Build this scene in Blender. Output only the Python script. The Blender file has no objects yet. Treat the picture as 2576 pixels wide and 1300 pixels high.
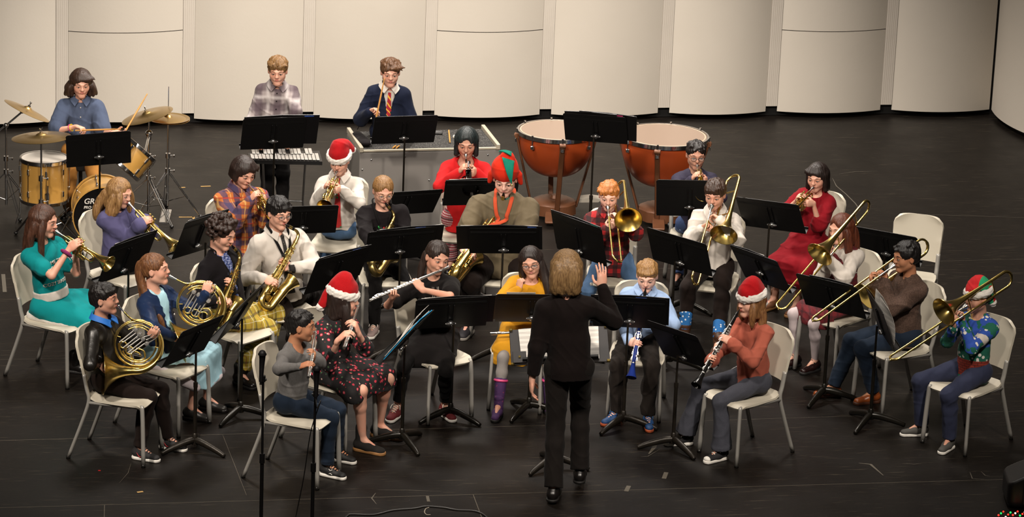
import bpy, math, random
import numpy as np
from mathutils import Vector, Matrix
V = Vector
SC = bpy.context.scene
COL = SC.collection
random.seed(7)
R_ = math.radians

# ------------------------------------------------------------------ camera
FPX = 9000.0                       # focal length in pixels of a 2576 px wide frame
PITCH, ROLL, CAMH = R_(17.3), R_(2.3), 8.49
cam_d = bpy.data.cameras.new('camera')
cam_d.sensor_width = 36.0
cam_d.lens = FPX / 2576 * 36.0
cam_d.clip_end = 200
cam = bpy.data.objects.new('camera', cam_d)
COL.objects.link(cam)
CAM_P = V((0.0, -24.0, CAMH))
_f = V((0, math.cos(PITCH), -math.sin(PITCH)))
_r = V((1, 0, 0)); _u = _r.cross(_f)
_r2 = _r * math.cos(ROLL) + _u * math.sin(ROLL)
_u2 = _u * math.cos(ROLL) - _r * math.sin(ROLL)
CAM_R = Matrix((_r2, _u2, -_f)).transposed()
cam.matrix_world = Matrix.Translation(CAM_P) @ CAM_R.to_4x4()
SC.camera = cam

# ------------------------------------------------------------------ colour management, world, stage lights
SC.view_settings.view_transform = 'Standard'
SC.view_settings.look = 'None'
SC.view_settings.exposure = 0.0
SC.view_settings.gamma = 1.0
SC.view_settings.use_curve_mapping = False
w = bpy.data.worlds.new('hall'); SC.world = w; w.use_nodes = True
w.node_tree.nodes['Background'].inputs[0].default_value = (1.0, 0.86, 0.7, 1)
w.node_tree.nodes['Background'].inputs[1].default_value = 0.035
STAGE_YAW = R_(11)                 # the stage's long axis against the camera's

def stage_light(name, loc, target, power, size, col, spread=None, angle=None):
    if angle:
        d = bpy.data.lights.new(name, 'SPOT'); d.spot_size = R_(angle); d.spot_blend = .6; d.shadow_soft_size = size
    else:
        d = bpy.data.lights.new(name, 'AREA'); d.shape = 'DISK'; d.size = size
        if spread: d.spread = R_(spread)
    d.energy = power; d.color = col
    o = bpy.data.objects.new(name, d); COL.objects.link(o)
    o.location = loc
    o.rotation_euler = (V(target) - V(loc)).to_track_quat('-Z', 'Y').to_euler()
    return o
WARM = (1.0, 0.895, 0.78)
# a row of stage lamps in front of the stage and overhead
stage_light('stage_lamp', (-5.5, -7.5, 8.5), (-1.6, 2.0, 0.3), 3900, .35, WARM, angle=42)
stage_light('stage_lamp', (4.2, -8.0, 8.5), (0.3, 1.8, 0.3), 3200, .35, WARM, angle=42)
stage_light('stage_lamp', (-1.0, -8.5, 9.0), (-.6, 1.6, 0.3), 2500, .4, WARM, angle=48)
stage_light('overhead_lamp', (-2.5, 2.5, 7.5), (-2.0, 2.8, 0), 1500, .6, (1, .92, .83), angle=95)
stage_light('overhead_lamp', (1.8, 2.2, 7.5), (1.2, 2.5, 0), 1100, .6, (1, .92, .83), angle=95)
stage_light('overhead_lamp', (-.4, 5.6, 7.5), (-.2, 5.4, 0), 2600, .6, (1, .92, .84), angle=92)
stage_light('wall_lamp', (-.6, 4.6, 6.2), (-.8, 9.0, 1.0), 230, .8, (1, .93, .86), angle=96)

# ------------------------------------------------------------------ measuring helpers (pixels of the photograph to rays)
def ray(px, py):
    d = CAM_R @ V(((px - 1288) / FPX, -(py - 650) / FPX, -1.0))
    return d.normalized()
def G(px, py, z=0.0):
    d = ray(px, py); t = (z - CAM_P.z) / d.z
    return CAM_P + d * t
def PY(px, py, Y):
    d = ray(px, py); t = (Y - CAM_P.y) / d.y
    return CAM_P + d * t
def PX(p):
    q = CAM_R.transposed() @ (V(p) - CAM_P)
    return (1288 + FPX * q.x / -q.z, 650 - FPX * q.y / -q.z)
def near(px, py, ref, L, sign=-1):
    """the point on the pixel's ray at distance L from ref: sign -1 the one nearer the camera"""
    d = ray(px, py); m = CAM_P - ref
    b = m.dot(d); c = m.dot(m) - L * L
    disc = b * b - c
    t = -b + sign * math.sqrt(max(disc, 0))
    return CAM_P + d * t
# ------------------------------------------------------------------ materials
def _nt(name):
    m = bpy.data.materials.new(name); m.use_nodes = True
    nt = m.node_tree
    return m, nt, nt.nodes['Principled BSDF']
def lin(c):
    if isinstance(c, str):
        c = tuple(int(c[i:i + 2], 16) / 255 for i in (0, 2, 4))
    return tuple((x / 12.92 if x <= .04045 else ((x + .055) / 1.055) ** 2.4) for x in c[:3]) + (1,)
class NB:
    """tiny node builder"""
    def __init__(s, nt): s.nt = nt
    def n(s, t, **k):
        nd = s.nt.nodes.new('ShaderNode' + t)
        for a, b in k.items(): setattr(nd, a, b)
        return nd
    def link(s, a, b): s.nt.links.new(a, b)
    def val(s, nd, i, v):
        if hasattr(v, 'links'): s.link(v, nd.inputs[i])
        else: nd.inputs[i].default_value = v
    def math(s, op, a, b=0.0, c=0.0):
        nd = s.n('Math', operation=op); s.val(nd, 0, a); s.val(nd, 1, b)
        if op in ('MULTIPLY_ADD', 'SMOOTH_MIN'): s.val(nd, 2, c)
        return nd.outputs[0]
    def mix(s, f, a, b, mode='MIX'):
        nd = s.n('MixRGB', blend_type=mode); s.val(nd, 0, f); s.val(nd, 1, a); s.val(nd, 2, b)
        return nd.outputs[0]
    def obj(s, rot=0.0, scale=(1, 1, 1)):
        tc = s.n('TexCoord'); mp = s.n('Mapping'); s.link(tc.outputs['Object'], mp.inputs[0])
        mp.inputs['Rotation'].default_value = (0, 0, rot); mp.inputs['Scale'].default_value = scale
        return mp.outputs[0]
    def noise(s, vec, scale, detail=2.0, rough=.5):
        nd = s.n('TexNoise'); nd.inputs['Scale'].default_value = scale; nd.inputs['Detail'].default_value = detail
        nd.inputs['Roughness'].default_value = rough
        if vec is not None: s.link(vec, nd.inputs['Vector'])
        return nd.outputs[0]
    def ramp(s, f, stops, interp='LINEAR'):
        nd = s.n('ValToRGB'); cr = nd.color_ramp; cr.interpolation = interp
        while len(cr.elements) < len(stops): cr.elements.new(.5)
        for e, (p, c) in zip(cr.elements, stops): e.position = p; e.color = c
        s.link(f, nd.inputs[0]); return nd.outputs[0]
    def bump(s, h, strength, dist, bsdf):
        nd = s.n('Bump'); nd.inputs['Strength'].default_value = strength; nd.inputs['Distance'].default_value = dist
        s.link(h, nd.inputs['Height']); s.link(nd.outputs[0], bsdf.inputs['Normal'])
_mats = {}
def mat(*a, **k):
    key = (a, tuple(sorted(k.items(), key=str)))
    if key not in _mats: _mats[key] = _mat(*a, **k)
    return _mats[key]
def _mat(name, col, rough=.6, metal=0.0, bump=0.0, bscale=60, bdist=.004, var=0.0, coat=0.0, spec=None, sheen=0.0, alpha=None, trans=0.0, emit=None):
    m, nt, b = _nt(name); B = NB(nt)
    c = lin(col)
    b.inputs['Base Color'].default_value = c
    b.inputs['Roughness'].default_value = rough; b.inputs['Metallic'].default_value = metal
    if coat: b.inputs['Coat Weight'].default_value = coat; b.inputs['Coat Roughness'].default_value = .15
    if spec is not None: b.inputs['Specular IOR Level'].default_value = spec
    if sheen: b.inputs['Sheen Weight'].default_value = sheen
    if trans: b.inputs['Transmission Weight'].default_value = trans
    if alpha is not None: b.inputs['Alpha'].default_value = alpha
    if emit: b.inputs['Emission Color'].default_value = lin(emit[0]); b.inputs['Emission Strength'].default_value = emit[1]
    if bump or var:
        v = B.obj(); nz = B.noise(v, bscale, 3)
        if bump: B.bump(nz, bump, bdist, b)
        if var:
            dk = tuple(x * (1 - var) for x in c[:3]) + (1,); lt = tuple(min(1, x * (1 + var)) for x in c[:3]) + (1,)
            B.link(B.mix(B.noise(v, bscale * .35, 3), dk, lt), b.inputs['Base Color'])
    return m
_cloth = {}
def cloth(col, name='cloth', fold=.5, rough=.85, weave=220, sheen=.03, var=.12):
    """woven cloth: soft folds and a fine weave"""
    key = (col, name)
    if key in _cloth: return _cloth[key]
    m, nt, b = _nt(name); B = NB(nt); v = B.obj()
    c = lin(col); dk = tuple(x * (1 - var) for x in c[:3]) + (1,); lt = tuple(min(1, x * (1 + var)) for x in c[:3]) + (1,)
    B.link(B.mix(B.noise(v, weave, 2), dk, lt), b.inputs['Base Color'])
    b.inputs['Roughness'].default_value = rough; b.inputs['Sheen Weight'].default_value = sheen
    b.inputs['Specular IOR Level'].default_value = .12
    vs = B.obj(scale=(1, 1, .6))
    B.bump(B.noise(vs, 9, 2, .45), fold, .05, b)
    _cloth[key] = m; return m
def plaid(name, base, bands, rot=0.0, fold=.4, rough=.9):
    """bands: (axis, period m, width 0..1, phase, colour, strength, soft)"""
    m, nt, b = _nt(name); B = NB(nt); v = B.obj(rot=rot)
    nz = B.n('TexNoise'); B.link(v, nz.inputs['Vector']); nz.inputs['Scale'].default_value = 7
    off = B.n('VectorMath', operation='MULTIPLY_ADD'); B.link(nz.outputs[1], off.inputs[0]); off.inputs[1].default_value = (.03,) * 3; B.link(v, off.inputs[2])
    sp = B.n('SeparateXYZ'); B.link(off.outputs[0], sp.inputs[0])
    col = lin(base)
    for ax, per, wd, ph, c, st, soft in bands:
        a = B.math('ABSOLUTE', B.math('SUBTRACT', B.math('FRACT', B.math('ADD', B.math('DIVIDE', sp.outputs[ax], per), ph + 20)), .5))
        f = B.math('MULTIPLY', B.ramp(a, [(max(0, wd / 2 - soft), (1, 1, 1, 1)), (wd / 2 + soft + .001, (0, 0, 0, 1))]), st)
        col = B.mix(f, col, lin(c))
    B.link(col, b.inputs['Base Color']) if hasattr(col, 'links') else None
    b.inputs['Roughness'].default_value = rough
    B.bump(B.noise(B.obj(scale=(1, 1, .45)), 13, 3), fold, .03, b)
    return m
def spots(name, base, cols, scale=28, size=.32, fold=.4, rough=.85, metric='DISTANCE'):
    """small motifs scattered over cloth: each (threshold, colour), ring by ring"""
    m, nt, b = _nt(name); B = NB(nt); v = B.obj()
    vo = B.n('TexVoronoi'); B.link(v, vo.inputs['Vector']); vo.inputs['Scale'].default_value = scale
    wob = B.math('ADD', vo.outputs['Distance'], B.math('MULTIPLY', B.noise(v, scale * 4, 2), .25))
    col = lin(base)
    for th, c, lo, hi in cols:
        f = B.math('LESS_THAN', wob, th)
        sx = B.n('SeparateXYZ'); B.link(vo.outputs['Color'], sx.inputs[0])
        g = B.math('MULTIPLY', B.math('GREATER_THAN', sx.outputs[0], lo), B.math('LESS_THAN', sx.outputs[0], hi))
        col = B.mix(B.math('MULTIPLY', f, g), col, lin(c))
    B.link(col, b.inputs['Base Color']); b.inputs['Roughness'].default_value = rough
    B.bump(B.noise(B.obj(scale=(1, 1, .5)), 13, 3), fold, .03, b)
    return m
def hairmat(col, name='hair', col2=None, rough=.5):
    m, nt, b = _nt(name); B = NB(nt)
    v = B.obj(scale=(1, 1, .12)); c = lin(col)
    c2 = lin(col2) if col2 else tuple(min(1, x * 1.7 + .004) for x in c[:3]) + (1,)
    nz = B.noise(v, 150, 3, .6)
    B.link(B.mix(B.ramp(nz, [(.35, (0, 0, 0, 1)), (.7, (1, 1, 1, 1))]), tuple(x * .72 for x in c[:3]) + (1,), tuple((a_ + b_) / 2 for a_, b_ in zip(c, c2))), b.inputs['Base Color'])
    b.inputs['Roughness'].default_value = rough; b.inputs['Specular IOR Level'].default_value = .45
    B.bump(nz, .6, .0035, b)
    return m
def skinmat(col, name='skin'):
    m, nt, b = _nt(name); B = NB(nt); v = B.obj(); c = lin(col)
    red = (min(1, c[0] * 1.02), c[1] * .78, c[2] * .72, 1)
    B.link(B.mix(B.ramp(B.noise(v, 14, 2), [(.4, (0, 0, 0, 1)), (.75, (.7, .7, .7, 1))]), c, red), b.inputs['Base Color'])
    b.inputs['Roughness'].default_value = .5
    b.inputs['Subsurface Weight'].default_value = .0
    b.inputs['Specular IOR Level'].default_value = .35
    return m

# ------------------------------------------------------------------ object helpers
def setp(o, label=None, cat=None, group=None, kind=None):
    if label: o['label'] = label
    if cat: o['category'] = cat
    if group: o['group'] = group
    if kind: o['kind'] = kind
    return o
def empty(name, loc=(0, 0, 0), M=None, label=None, cat=None, group=None):
    o = bpy.data.objects.new(name, None); COL.objects.link(o)
    o.empty_display_size = .1
    if M is not None: o.matrix_world = M
    else: o.location = loc
    return setp(o, label, cat, group)
def raw_mesh(name, verts, quads, mats, midx=None, smooth=True):
    me = bpy.data.meshes.new(name)
    me.from_pydata([tuple(v) for v in verts], [], quads)
    for m in (mats if isinstance(mats, (list, tuple)) else [mats]): me.materials.append(m)
    if midx: me.polygons.foreach_set('material_index', midx)
    if smooth: me.polygons.foreach_set('use_smooth', [True] * len(me.polygons))
    me.update(); return me
def put(name, me, parent=None, M=None, link=True):
    o = bpy.data.objects.new(name, me)
    if link: COL.objects.link(o)
    if parent is not None: o.parent = parent
    if M is not None: o.matrix_local = M
    return o
def copy_tree(src, M=None, label=None, group=None):
    """a thing, its parts and their sub-parts"""
    c = src.copy(); COL.objects.link(c)
    if M is not None: c.matrix_world = M
    if label: c['label'] = label
    if group: c['group'] = group
    for ch in src.children:
        d = ch.copy(); COL.objects.link(d); d.parent = c
        for g in ch.children:
            e = g.copy(); COL.objects.link(e); e.parent = d
    return c

def catmull(pts, n=6, closed=False):
    P = [V(p) for p in pts]
    if len(P) < 3: return P
    out = []
    m = len(P)
    rng = range(m if closed else m - 1)
    for i in rng:
        p0 = P[(i - 1) % m] if (closed or i > 0) else P[0] * 2 - P[1]
        p1 = P[i]; p2 = P[(i + 1) % m]
        p3 = P[(i + 2) % m] if (closed or i + 2 < m) else P[-1] * 2 - P[-2]
        for k in range(n):
            t = k / n
            out.append(.5 * ((2 * p1) + (p2 - p0) * t + (2 * p0 - 5 * p1 + 4 * p2 - p3) * t * t + (3 * p1 - p0 - 3 * p2 + p3) * t ** 3))
    if not closed: out.append(P[-1])
    return out
def frame(d, up=V((0, 0, 1))):
    d = V(d).normalized(); s = V(up).cross(d)
    if s.length < 1e-4: s = V((1, 0, 0)).cross(d) if abs(d.x) < .9 else V((0, 1, 0)).cross(d)
    s.normalize(); return d, s, d.cross(s).normalized()

class MB:
    """collects shapes into one mesh"""
    def __init__(s): s.v = []; s.f = []; s.mi = []; s.cur = 0
    def _add(s, vs, fs):
        o = len(s.v); s.v += [V(v) for v in vs]
        s.f += [[i + o for i in f] for f in fs]; s.mi += [s.cur] * len(fs); return s
    def slot(s, i): s.cur = i; return s
    def tube(s, pts, r, seg=10, smooth=0, closed=False, cap=True, flat=1.0, up=None):
        """round tube through points; r a number or one per point; flat squashes the section along its normal"""
        n0 = len(pts)
        rr = [r] * n0 if not isinstance(r, (list, tuple)) else list(r)
        if smooth:
            P = catmull(pts, smooth, closed)
            R = []
            for j in range(len(P)):
                t = j / smooth; i = int(t); fr = t - i
                a = rr[i % n0]; b = rr[(i + 1) % n0] if (closed or i + 1 < n0) else rr[-1]
                R.append(a + (b - a) * fr)
        else: P = [V(p) for p in pts]; R = rr
        n = len(P); vs = []; fs = []
        prev = None
        for i in range(n):
            a = P[i - 1] if (i > 0 or closed) else P[0]
            b = P[(i + 1) % n] if (i < n - 1 or closed) else P[-1]
            d = (b - a)
            d = d.normalized() if d.length > 1e-9 else V((0, 0, 1))
            if prev is None:
                if up is not None: sd = V(up).cross(d)
                else: sd = (V((0, 0, 1)) if abs(d.z) < .9 else V((1, 0, 0))).cross(d)
                sd.normalize()
            else:
                sd = prev - d * prev.dot(d)
                sd = sd.normalized() if sd.length > 1e-6 else V((1, 0, 0))
            prev = sd; q = d.cross(sd)
            for k in range(seg):
                t = 2 * math.pi * k / seg
                vs.append(P[i] + sd * (math.cos(t) * R[i]) + q * (math.sin(t) * R[i] * flat))
        m = n if closed else n - 1
        for i in range(m):
            for k in range(seg):
                a = i * seg + k; b = i * seg + (k + 1) % seg
                c = ((i + 1) % n) * seg + (k + 1) % seg; d = ((i + 1) % n) * seg + k
                fs.append([a, b, c, d])
        if cap and not closed:
            fs.append(list(range(seg))[::-1]); fs.append([(n - 1) * seg + k for k in range(seg)])
        return s._add(vs, fs)
    def cyl(s, a, b, r, r2=None, seg=16): return s.tube([a, b], [r, r if r2 is None else r2], seg)
    def lathe(s, prof, o=(0, 0, 0), ax=(0, 0, 1), seg=24, cap=False):
        """prof: (radius, distance along axis)"""
        d, a, b = frame(ax); o = V(o); vs = []; fs = []
        for r, h in prof:
            for k in range(seg):
                t = 2 * math.pi * k / seg
                vs.append(o + d * h + a * (r * math.cos(t)) + b * (r * math.sin(t)))
        for i in range(len(prof) - 1):
            for k in range(seg):
                fs.append([i * seg + k, i * seg + (k + 1) % seg, (i + 1) * seg + (k + 1) % seg, (i + 1) * seg + k])
        if cap:
            fs.append(list(range(seg))[::-1]); fs.append([(len(prof) - 1) * seg + k for k in range(seg)])
        return s._add(vs, fs)
    def box(s, c, sz, M=None, bev=0.0):
        c = V(c); x, y, z = [q / 2 for q in sz]
        if bev <= 0:
            vs = [V((i * x, j * y, k * z)) for i in (-1, 1) for j in (-1, 1) for k in (-1, 1)]
            fs = [[0, 1, 3, 2], [4, 6, 7, 5], [0, 4, 5, 1], [2, 3, 7, 6], [0, 2, 6, 4], [1, 5, 7, 3]]
        else:
            vs = []; idx = {}
            for i in (-1, 1):
                for j in (-1, 1):
                    for k in (-1, 1):
                        for a in range(3):
                            q = [i * (x - bev), j * (y - bev), k * (z - bev)]; q[a] = (i * x, j * y, k * z)[a]
                            idx[(i, j, k, a)] = len(vs); vs.append(V(q))
            fs = []
            for a in range(3):
                b, c2 = [(1, 2), (2, 0), (0, 1)][a]
                for sg in (-1, 1):
                    f = []
                    for u, w2 in ((-1, -1), (1, -1), (1, 1), (-1, 1)):
                        kx = [0, 0, 0]; kx[a] = sg; kx[b] = u; kx[c2] = w2; f.append(idx[tuple(kx) + (a,)])
                    fs.append(f if sg > 0 else f[::-1])
                for u in (-1, 1):
                    for w2 in (-1, 1):
                        k1 = [0, 0, 0]; k1[a] = -1; k1[b] = u; k1[c2] = w2; k2 = list(k1); k2[a] = 1
                        fs.append([idx[tuple(k1) + (b,)], idx[tuple(k2) + (b,)], idx[tuple(k2) + (c2,)], idx[tuple(k1) + (c2,)]])
            for i in (-1, 1):
                for j in (-1, 1):
                    for k in (-1, 1): fs.append([idx[(i, j, k, 0)], idx[(i, j, k, 1)], idx[(i, j, k, 2)]])
        vs = [(M @ v if M is not None else v) + c for v in vs]
        return s._add(vs, fs)
    def sph(s, c, r, seg=14, rings=9, M=None):
        c = V(c); r = (r,) * 3 if not isinstance(r, (list, tuple)) else r
        vs = [V((0, 0, r[2]))]
        for i in range(1, rings):
            p = math.pi * i / rings
            for k in range(seg):
                t = 2 * math.pi * k / seg
                vs.append(V((r[0] * math.sin(p) * math.cos(t), r[1] * math.sin(p) * math.sin(t), r[2] * math.cos(p))))
        vs.append(V((0, 0, -r[2])))
        fs = [[0, 1 + k, 1 + (k + 1) % seg] for k in range(seg)]
        for i in range(rings - 2):
            for k in range(seg):
                a = 1 + i * seg + k; b = 1 + i * seg + (k + 1) % seg
                fs.append([a, a + seg, b + seg, b])
        e = len(vs) - 1; o = 1 + (rings - 2) * seg
        fs += [[e, o + (k + 1) % seg, o + k] for k in range(seg)]
        return s._add([(M @ v if M is not None else v) + c for v in vs], fs)
    def extr(s, poly, th, M=None, o=(0, 0, 0)):
        """flat outline (x, z) given a thickness along y"""
        n = len(poly); o = V(o)
        vs = [V((x, -th / 2, z)) for x, z in poly] + [V((x, th / 2, z)) for x, z in poly]
        fs = [list(range(n)), [n + k for k in range(n)][::-1]] + [[k, n + k, n + (k + 1) % n, (k + 1) % n] for k in range(n)]
        return s._add([(M @ v if M is not None else v) + o for v in vs], fs)
    def grid(s, fn, nu, nv, th=0.0):
        """surface fn(u, v) in 0..1 with optional thickness"""
        P = [[V(fn(i / nu, j / nv)) for j in range(nv + 1)] for i in range(nu + 1)]
        W = nv + 1
        vs = [P[i][j] for i in range(nu + 1) for j in range(W)]
        fs = [[i * W + j, (i + 1) * W + j, (i + 1) * W + j + 1, i * W + j + 1] for i in range(nu) for j in range(nv)]
        if th:
            N = len(vs); ns = []
            for i in range(nu + 1):
                for j in range(W):
                    du = P[min(i + 1, nu)][j] - P[max(i - 1, 0)][j]; dv = P[i][min(j + 1, nv)] - P[i][max(j - 1, 0)]
                    ns.append(du.cross(dv).normalized())
            vs = vs + [v - n * th for v, n in zip(vs, ns)]
            fs = fs + [[a + N for a in f][::-1] for f in fs]
            b = [i * W for i in range(nu + 1)] + [nu * W + j for j in range(1, W)] + [i * W + nv for i in range(nu - 1, -1, -1)] + [j for j in range(nv - 1, 0, -1)]
            fs += [[b[k], b[(k + 1) % len(b)], b[(k + 1) % len(b)] + N, b[k] + N][::-1] for k in range(len(b))]
        return s._add(vs, fs)
    def mesh(s, name, mats, smooth=True, auto=None):
        me = raw_mesh(name, s.v, s.f, mats, s.mi, smooth)
        if smooth and auto is not None:
            try: me.set_sharp_from_angle(angle=R_(auto))
            except Exception: pass
        return me
    def build(s, name, mats, parent=None, M=None, smooth=True, auto=40):
        return put(name, s.mesh(name, mats, smooth, auto), parent, M)

# ------------------------------------------------------------------ smooth solids: distance fields turned into one continuous surface
class Sdf:
    def __init__(s, h=.006): s.h = h; s.ops = []; s.fx = None
    def _op(s, fn, lo, hi, k, sub): s.ops.append((fn, np.array(lo), np.array(hi), k, sub)); return s
    def cone(s, a, b, ra, rb=None, k=.02, sub=False, flat=None):
        a = np.array(a, float); b = np.array(b, float); rb = ra if rb is None else rb
        ax = f = None
        if flat is not None: ax = np.array(flat[0], float); ax /= np.linalg.norm(ax); f = flat[1]
        def fn(X, Y, Z):
            px, py, pz = X - a[0], Y - a[1], Z - a[2]
            d = b - a
            if ax is not None:
                w_ = (px * ax[0] + py * ax[1] + pz * ax[2]) * (1 / f - 1)
                px = px + w_ * ax[0]; py = py + w_ * ax[1]; pz = pz + w_ * ax[2]
                d = d + ax * (d.dot(ax) * (1 / f - 1))
            L = max(d.dot(d), 1e-9)
            t = np.clip((px * d[0] + py * d[1] + pz * d[2]) / L, 0, 1)
            return (np.sqrt((px - t * d[0]) ** 2 + (py - t * d[1]) ** 2 + (pz - t * d[2]) ** 2) - (ra + (rb - ra) * t)) * (1 if f is None else (1 + min(f, 1)) / 2)
        m = max(ra, rb) * max(1, f or 1)
        return s._op(fn, np.minimum(a, b) - m, np.maximum(a, b) + m, k, sub)
    def ell(s, c, r, R=None, k=.02, sub=False):
        """R rows are the axes"""
        c = np.array(c, float); r = np.array(r, float); R = np.eye(3) if R is None else np.array([list(q) for q in R])
        def fn(X, Y, Z):
            px, py, pz = X - c[0], Y - c[1], Z - c[2]
            k0 = 0; k1 = 0
            for i in range(3):
                q = px * R[i][0] + py * R[i][1] + pz * R[i][2]
                k0 = k0 + (q / r[i]) ** 2; k1 = k1 + (q / r[i] ** 2) ** 2
            k0 = np.sqrt(k0); k1 = np.sqrt(k1) + 1e-9
            return k0 * (k0 - 1) / k1
        e = np.sqrt(((R * r[:, None]) ** 2).sum(0))
        return s._op(fn, c - e, c + e, k, sub)
    def box(s, c, r, R=None, rd=.005, k=.01, sub=False):
        c = np.array(c, float); R = np.eye(3) if R is None else np.array([list(q) for q in R])
        def fn(X, Y, Z):
            px, py, pz = X - c[0], Y - c[1], Z - c[2]
            o = 0; inn = -1e3
            for i in range(3):
                q = np.abs(px * R[i][0] + py * R[i][1] + pz * R[i][2]) - r[i] + rd
                o = o + np.maximum(q, 0) ** 2; inn = np.maximum(inn, q)
            return np.sqrt(o) + np.minimum(inn, 0) - rd
        e = np.abs(R * np.array(r)[:, None]).sum(0)
        return s._op(fn, c - e, c + e, k, sub)
    def mesh(s, name, mats, paint=None):
        h = s.h
        lo = np.min([o[1] for o in s.ops if not o[4]], 0) - 4 * h
        hi = np.max([o[2] for o in s.ops if not o[4]], 0) + 4 * h
        n = np.ceil((hi - lo) / h).astype(int) + 1
        F = np.full(n, .1, np.float32)
        gx, gy, gz = [(lo[i] + np.arange(n[i]) * h).astype(np.float32) for i in range(3)]
        for fn, a, b, k, sub in s.ops:
            pad = k + 4 * h + (.03 if not sub else 0)
            i0 = np.maximum(((a - pad - lo) / h).astype(int), 0); i1 = np.minimum(((b + pad - lo) / h).astype(int) + 2, n)
            if (i1 <= i0).any(): continue
            sl = tuple(slice(i0[i], i1[i]) for i in range(3))
            d = fn(gx[sl[0]][:, None, None], gy[sl[1]][None, :, None], gz[sl[2]][None, None, :]).astype(np.float32)
            A = F[sl]
            if sub:
                d = -d; hh = np.maximum(k - np.abs(A - d), 0) / max(k, 1e-6)
                F[sl] = np.maximum(A, d) + hh * hh * k * .25
            else:
                hh = np.maximum(k - np.abs(A - d), 0) / max(k, 1e-6)
                F[sl] = np.minimum(A, d) - hh * hh * k * .25
        if s.fx is not None:
            I = np.nonzero(np.abs(F) < .03)
            F[I] += s.fx(gx[I[0]], gy[I[1]], gz[I[2]]).astype(np.float32)
        S = F < 0
        cnt = np.zeros(n - 1, np.int8)
        for dx in (0, 1):
            for dy in (0, 1):
                for dz in (0, 1):
                    cnt += S[dx:n[0] - 1 + dx, dy:n[1] - 1 + dy, dz:n[2] - 1 + dz]
        C = np.argwhere((cnt > 0) & (cnt < 8))
        if len(C) == 0: return bpy.data.meshes.new(name)
        idm = np.full(n - 1, -1, np.int32); idm[C[:, 0], C[:, 1], C[:, 2]] = np.arange(len(C))
        acc = np.zeros((len(C), 3)); w_ = np.zeros(len(C))
        cor = [(x, y, z) for x in (0, 1) for y in (0, 1) for z in (0, 1)]
        val = {c: F[C[:, 0] + c[0], C[:, 1] + c[1], C[:, 2] + c[2]] for c in cor}
        for c in cor:
            for a in range(3):
                if c[a]: continue
                c2 = list(c); c2[a] = 1; c2 = tuple(c2)
                v0, v1 = val[c], val[c2]; m = (v0 < 0) != (v1 < 0)
                t = v0[m] / (v0[m] - v1[m])
                p = np.tile(np.array(c, float), (m.sum(), 1)); p[:, a] = t
                acc[m] += p; w_[m] += 1
        P = lo + (C + acc / w_[:, None]) * h
        Q = []
        for a in range(3):
            b, c = (a + 1) % 3, (a + 2) % 3
            sl0 = [slice(None)] * 3; sl1 = [slice(None)] * 3
            sl0[a] = slice(0, n[a] - 1); sl1[a] = slice(1, n[a])
            s0 = S[tuple(sl0)]; s1 = S[tuple(sl1)]
            E = np.argwhere(s0 != s1)
            E = E[(E[:, b] > 0) & (E[:, c] > 0) & (E[:, b] < n[b] - 1) & (E[:, c] < n[c] - 1)]
            ins = s0[E[:, 0], E[:, 1], E[:, 2]]
            q = []
            for db, dc in ((0, 0), (-1, 0), (-1, -1), (0, -1)):
                e = E.copy(); e[:, b] += db; e[:, c] += dc
                q.append(idm[e[:, 0], e[:, 1], e[:, 2]])
            q = np.stack(q, 1)
            q[~ins] = q[~ins][:, ::-1]
            Q.append(q)
        Q = np.concatenate(Q); Q = Q[(Q >= 0).all(1)]
        me = bpy.data.meshes.new(name)
        me.vertices.add(len(P)); me.vertices.foreach_set('co', P.astype(np.float32).ravel())
        me.loops.add(len(Q) * 4); me.loops.foreach_set('vertex_index', Q.astype(np.int32).ravel())
        me.polygons.add(len(Q)); me.polygons.foreach_set('loop_start', (np.arange(len(Q)) * 4).astype(np.int32))
        try: me.polygons.foreach_set('loop_total', np.full(len(Q), 4, np.int32))
        except Exception: pass
        me.polygons.foreach_set('use_smooth', np.ones(len(Q), bool))
        for m in (mats if isinstance(mats, (list, tuple)) else [mats]): me.materials.append(m)
        if paint is not None:
            cen = P[Q].mean(1)
            me.polygons.foreach_set('material_index', paint(cen).astype(np.int32))
        me.update(calc_edges=True); me.validate()
        return me
    def build(s, name, mats, parent=None, paint=None):
        return put(name, s.mesh(name, mats, paint), parent)
# ------------------------------------------------------------------ the stage: floor, shell wall
CY, SY = math.cos(STAGE_YAW), math.sin(STAGE_YAW)
def stage_uv(p): return (p.x * CY + p.y * SY, -p.x * SY + p.y * CY)
def stage_pt(u, v, z=0): return V((u * CY - v * SY, u * SY + v * CY, z))

def floor_material():
    m, nt, b = _nt('black_stage_floor'); B = NB(nt)
    v = B.obj(); base = B.mix(B.noise(v, 1.2, 4, .6), lin('0f0c0a'), lin('15110e'))
    speck = B.ramp(B.noise(v, 90, 2, .7), [(.68, (0, 0, 0, 1)), (.76, (1, 1, 1, 1))])
    base = B.mix(B.math('MULTIPLY', speck, .16), base, lin('80705c'))
    # long fine scratches in several directions
    for i, (rot, sx, th) in enumerate(((.5, 14, .67), (-.35, 20, .68), (1.2, 16, .69), (2.3, 18, .69))):
        mp = B.n('Mapping'); B.link(v, mp.inputs[0]); mp.inputs['Rotation'].default_value = (0, 0, rot)
        mp.inputs['Scale'].default_value = (1.0, sx, 1); mp.inputs['Location'].default_value = (i * 3.1, 0, 0)
        nz = B.noise(mp.outputs[0], 3.0, 4, .62)
        base = B.mix(B.math('MULTIPLY', B.ramp(nz, [(th - .04, (0, 0, 0, 1)), (th, (1, 1, 1, 1))]), .09), base, lin('8b7d68'))
    B.link(base, b.inputs['Base Color'])
    rn = B.noise(v, 2.5, 4)
    B.link(B.math('MULTIPLY_ADD', rn, .22, .33), b.inputs['Roughness'])
    b.inputs['Specular IOR Level'].default_value = .18
    B.bump(B.noise(v, 40, 4), .05, .01, b)
    return m
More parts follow.
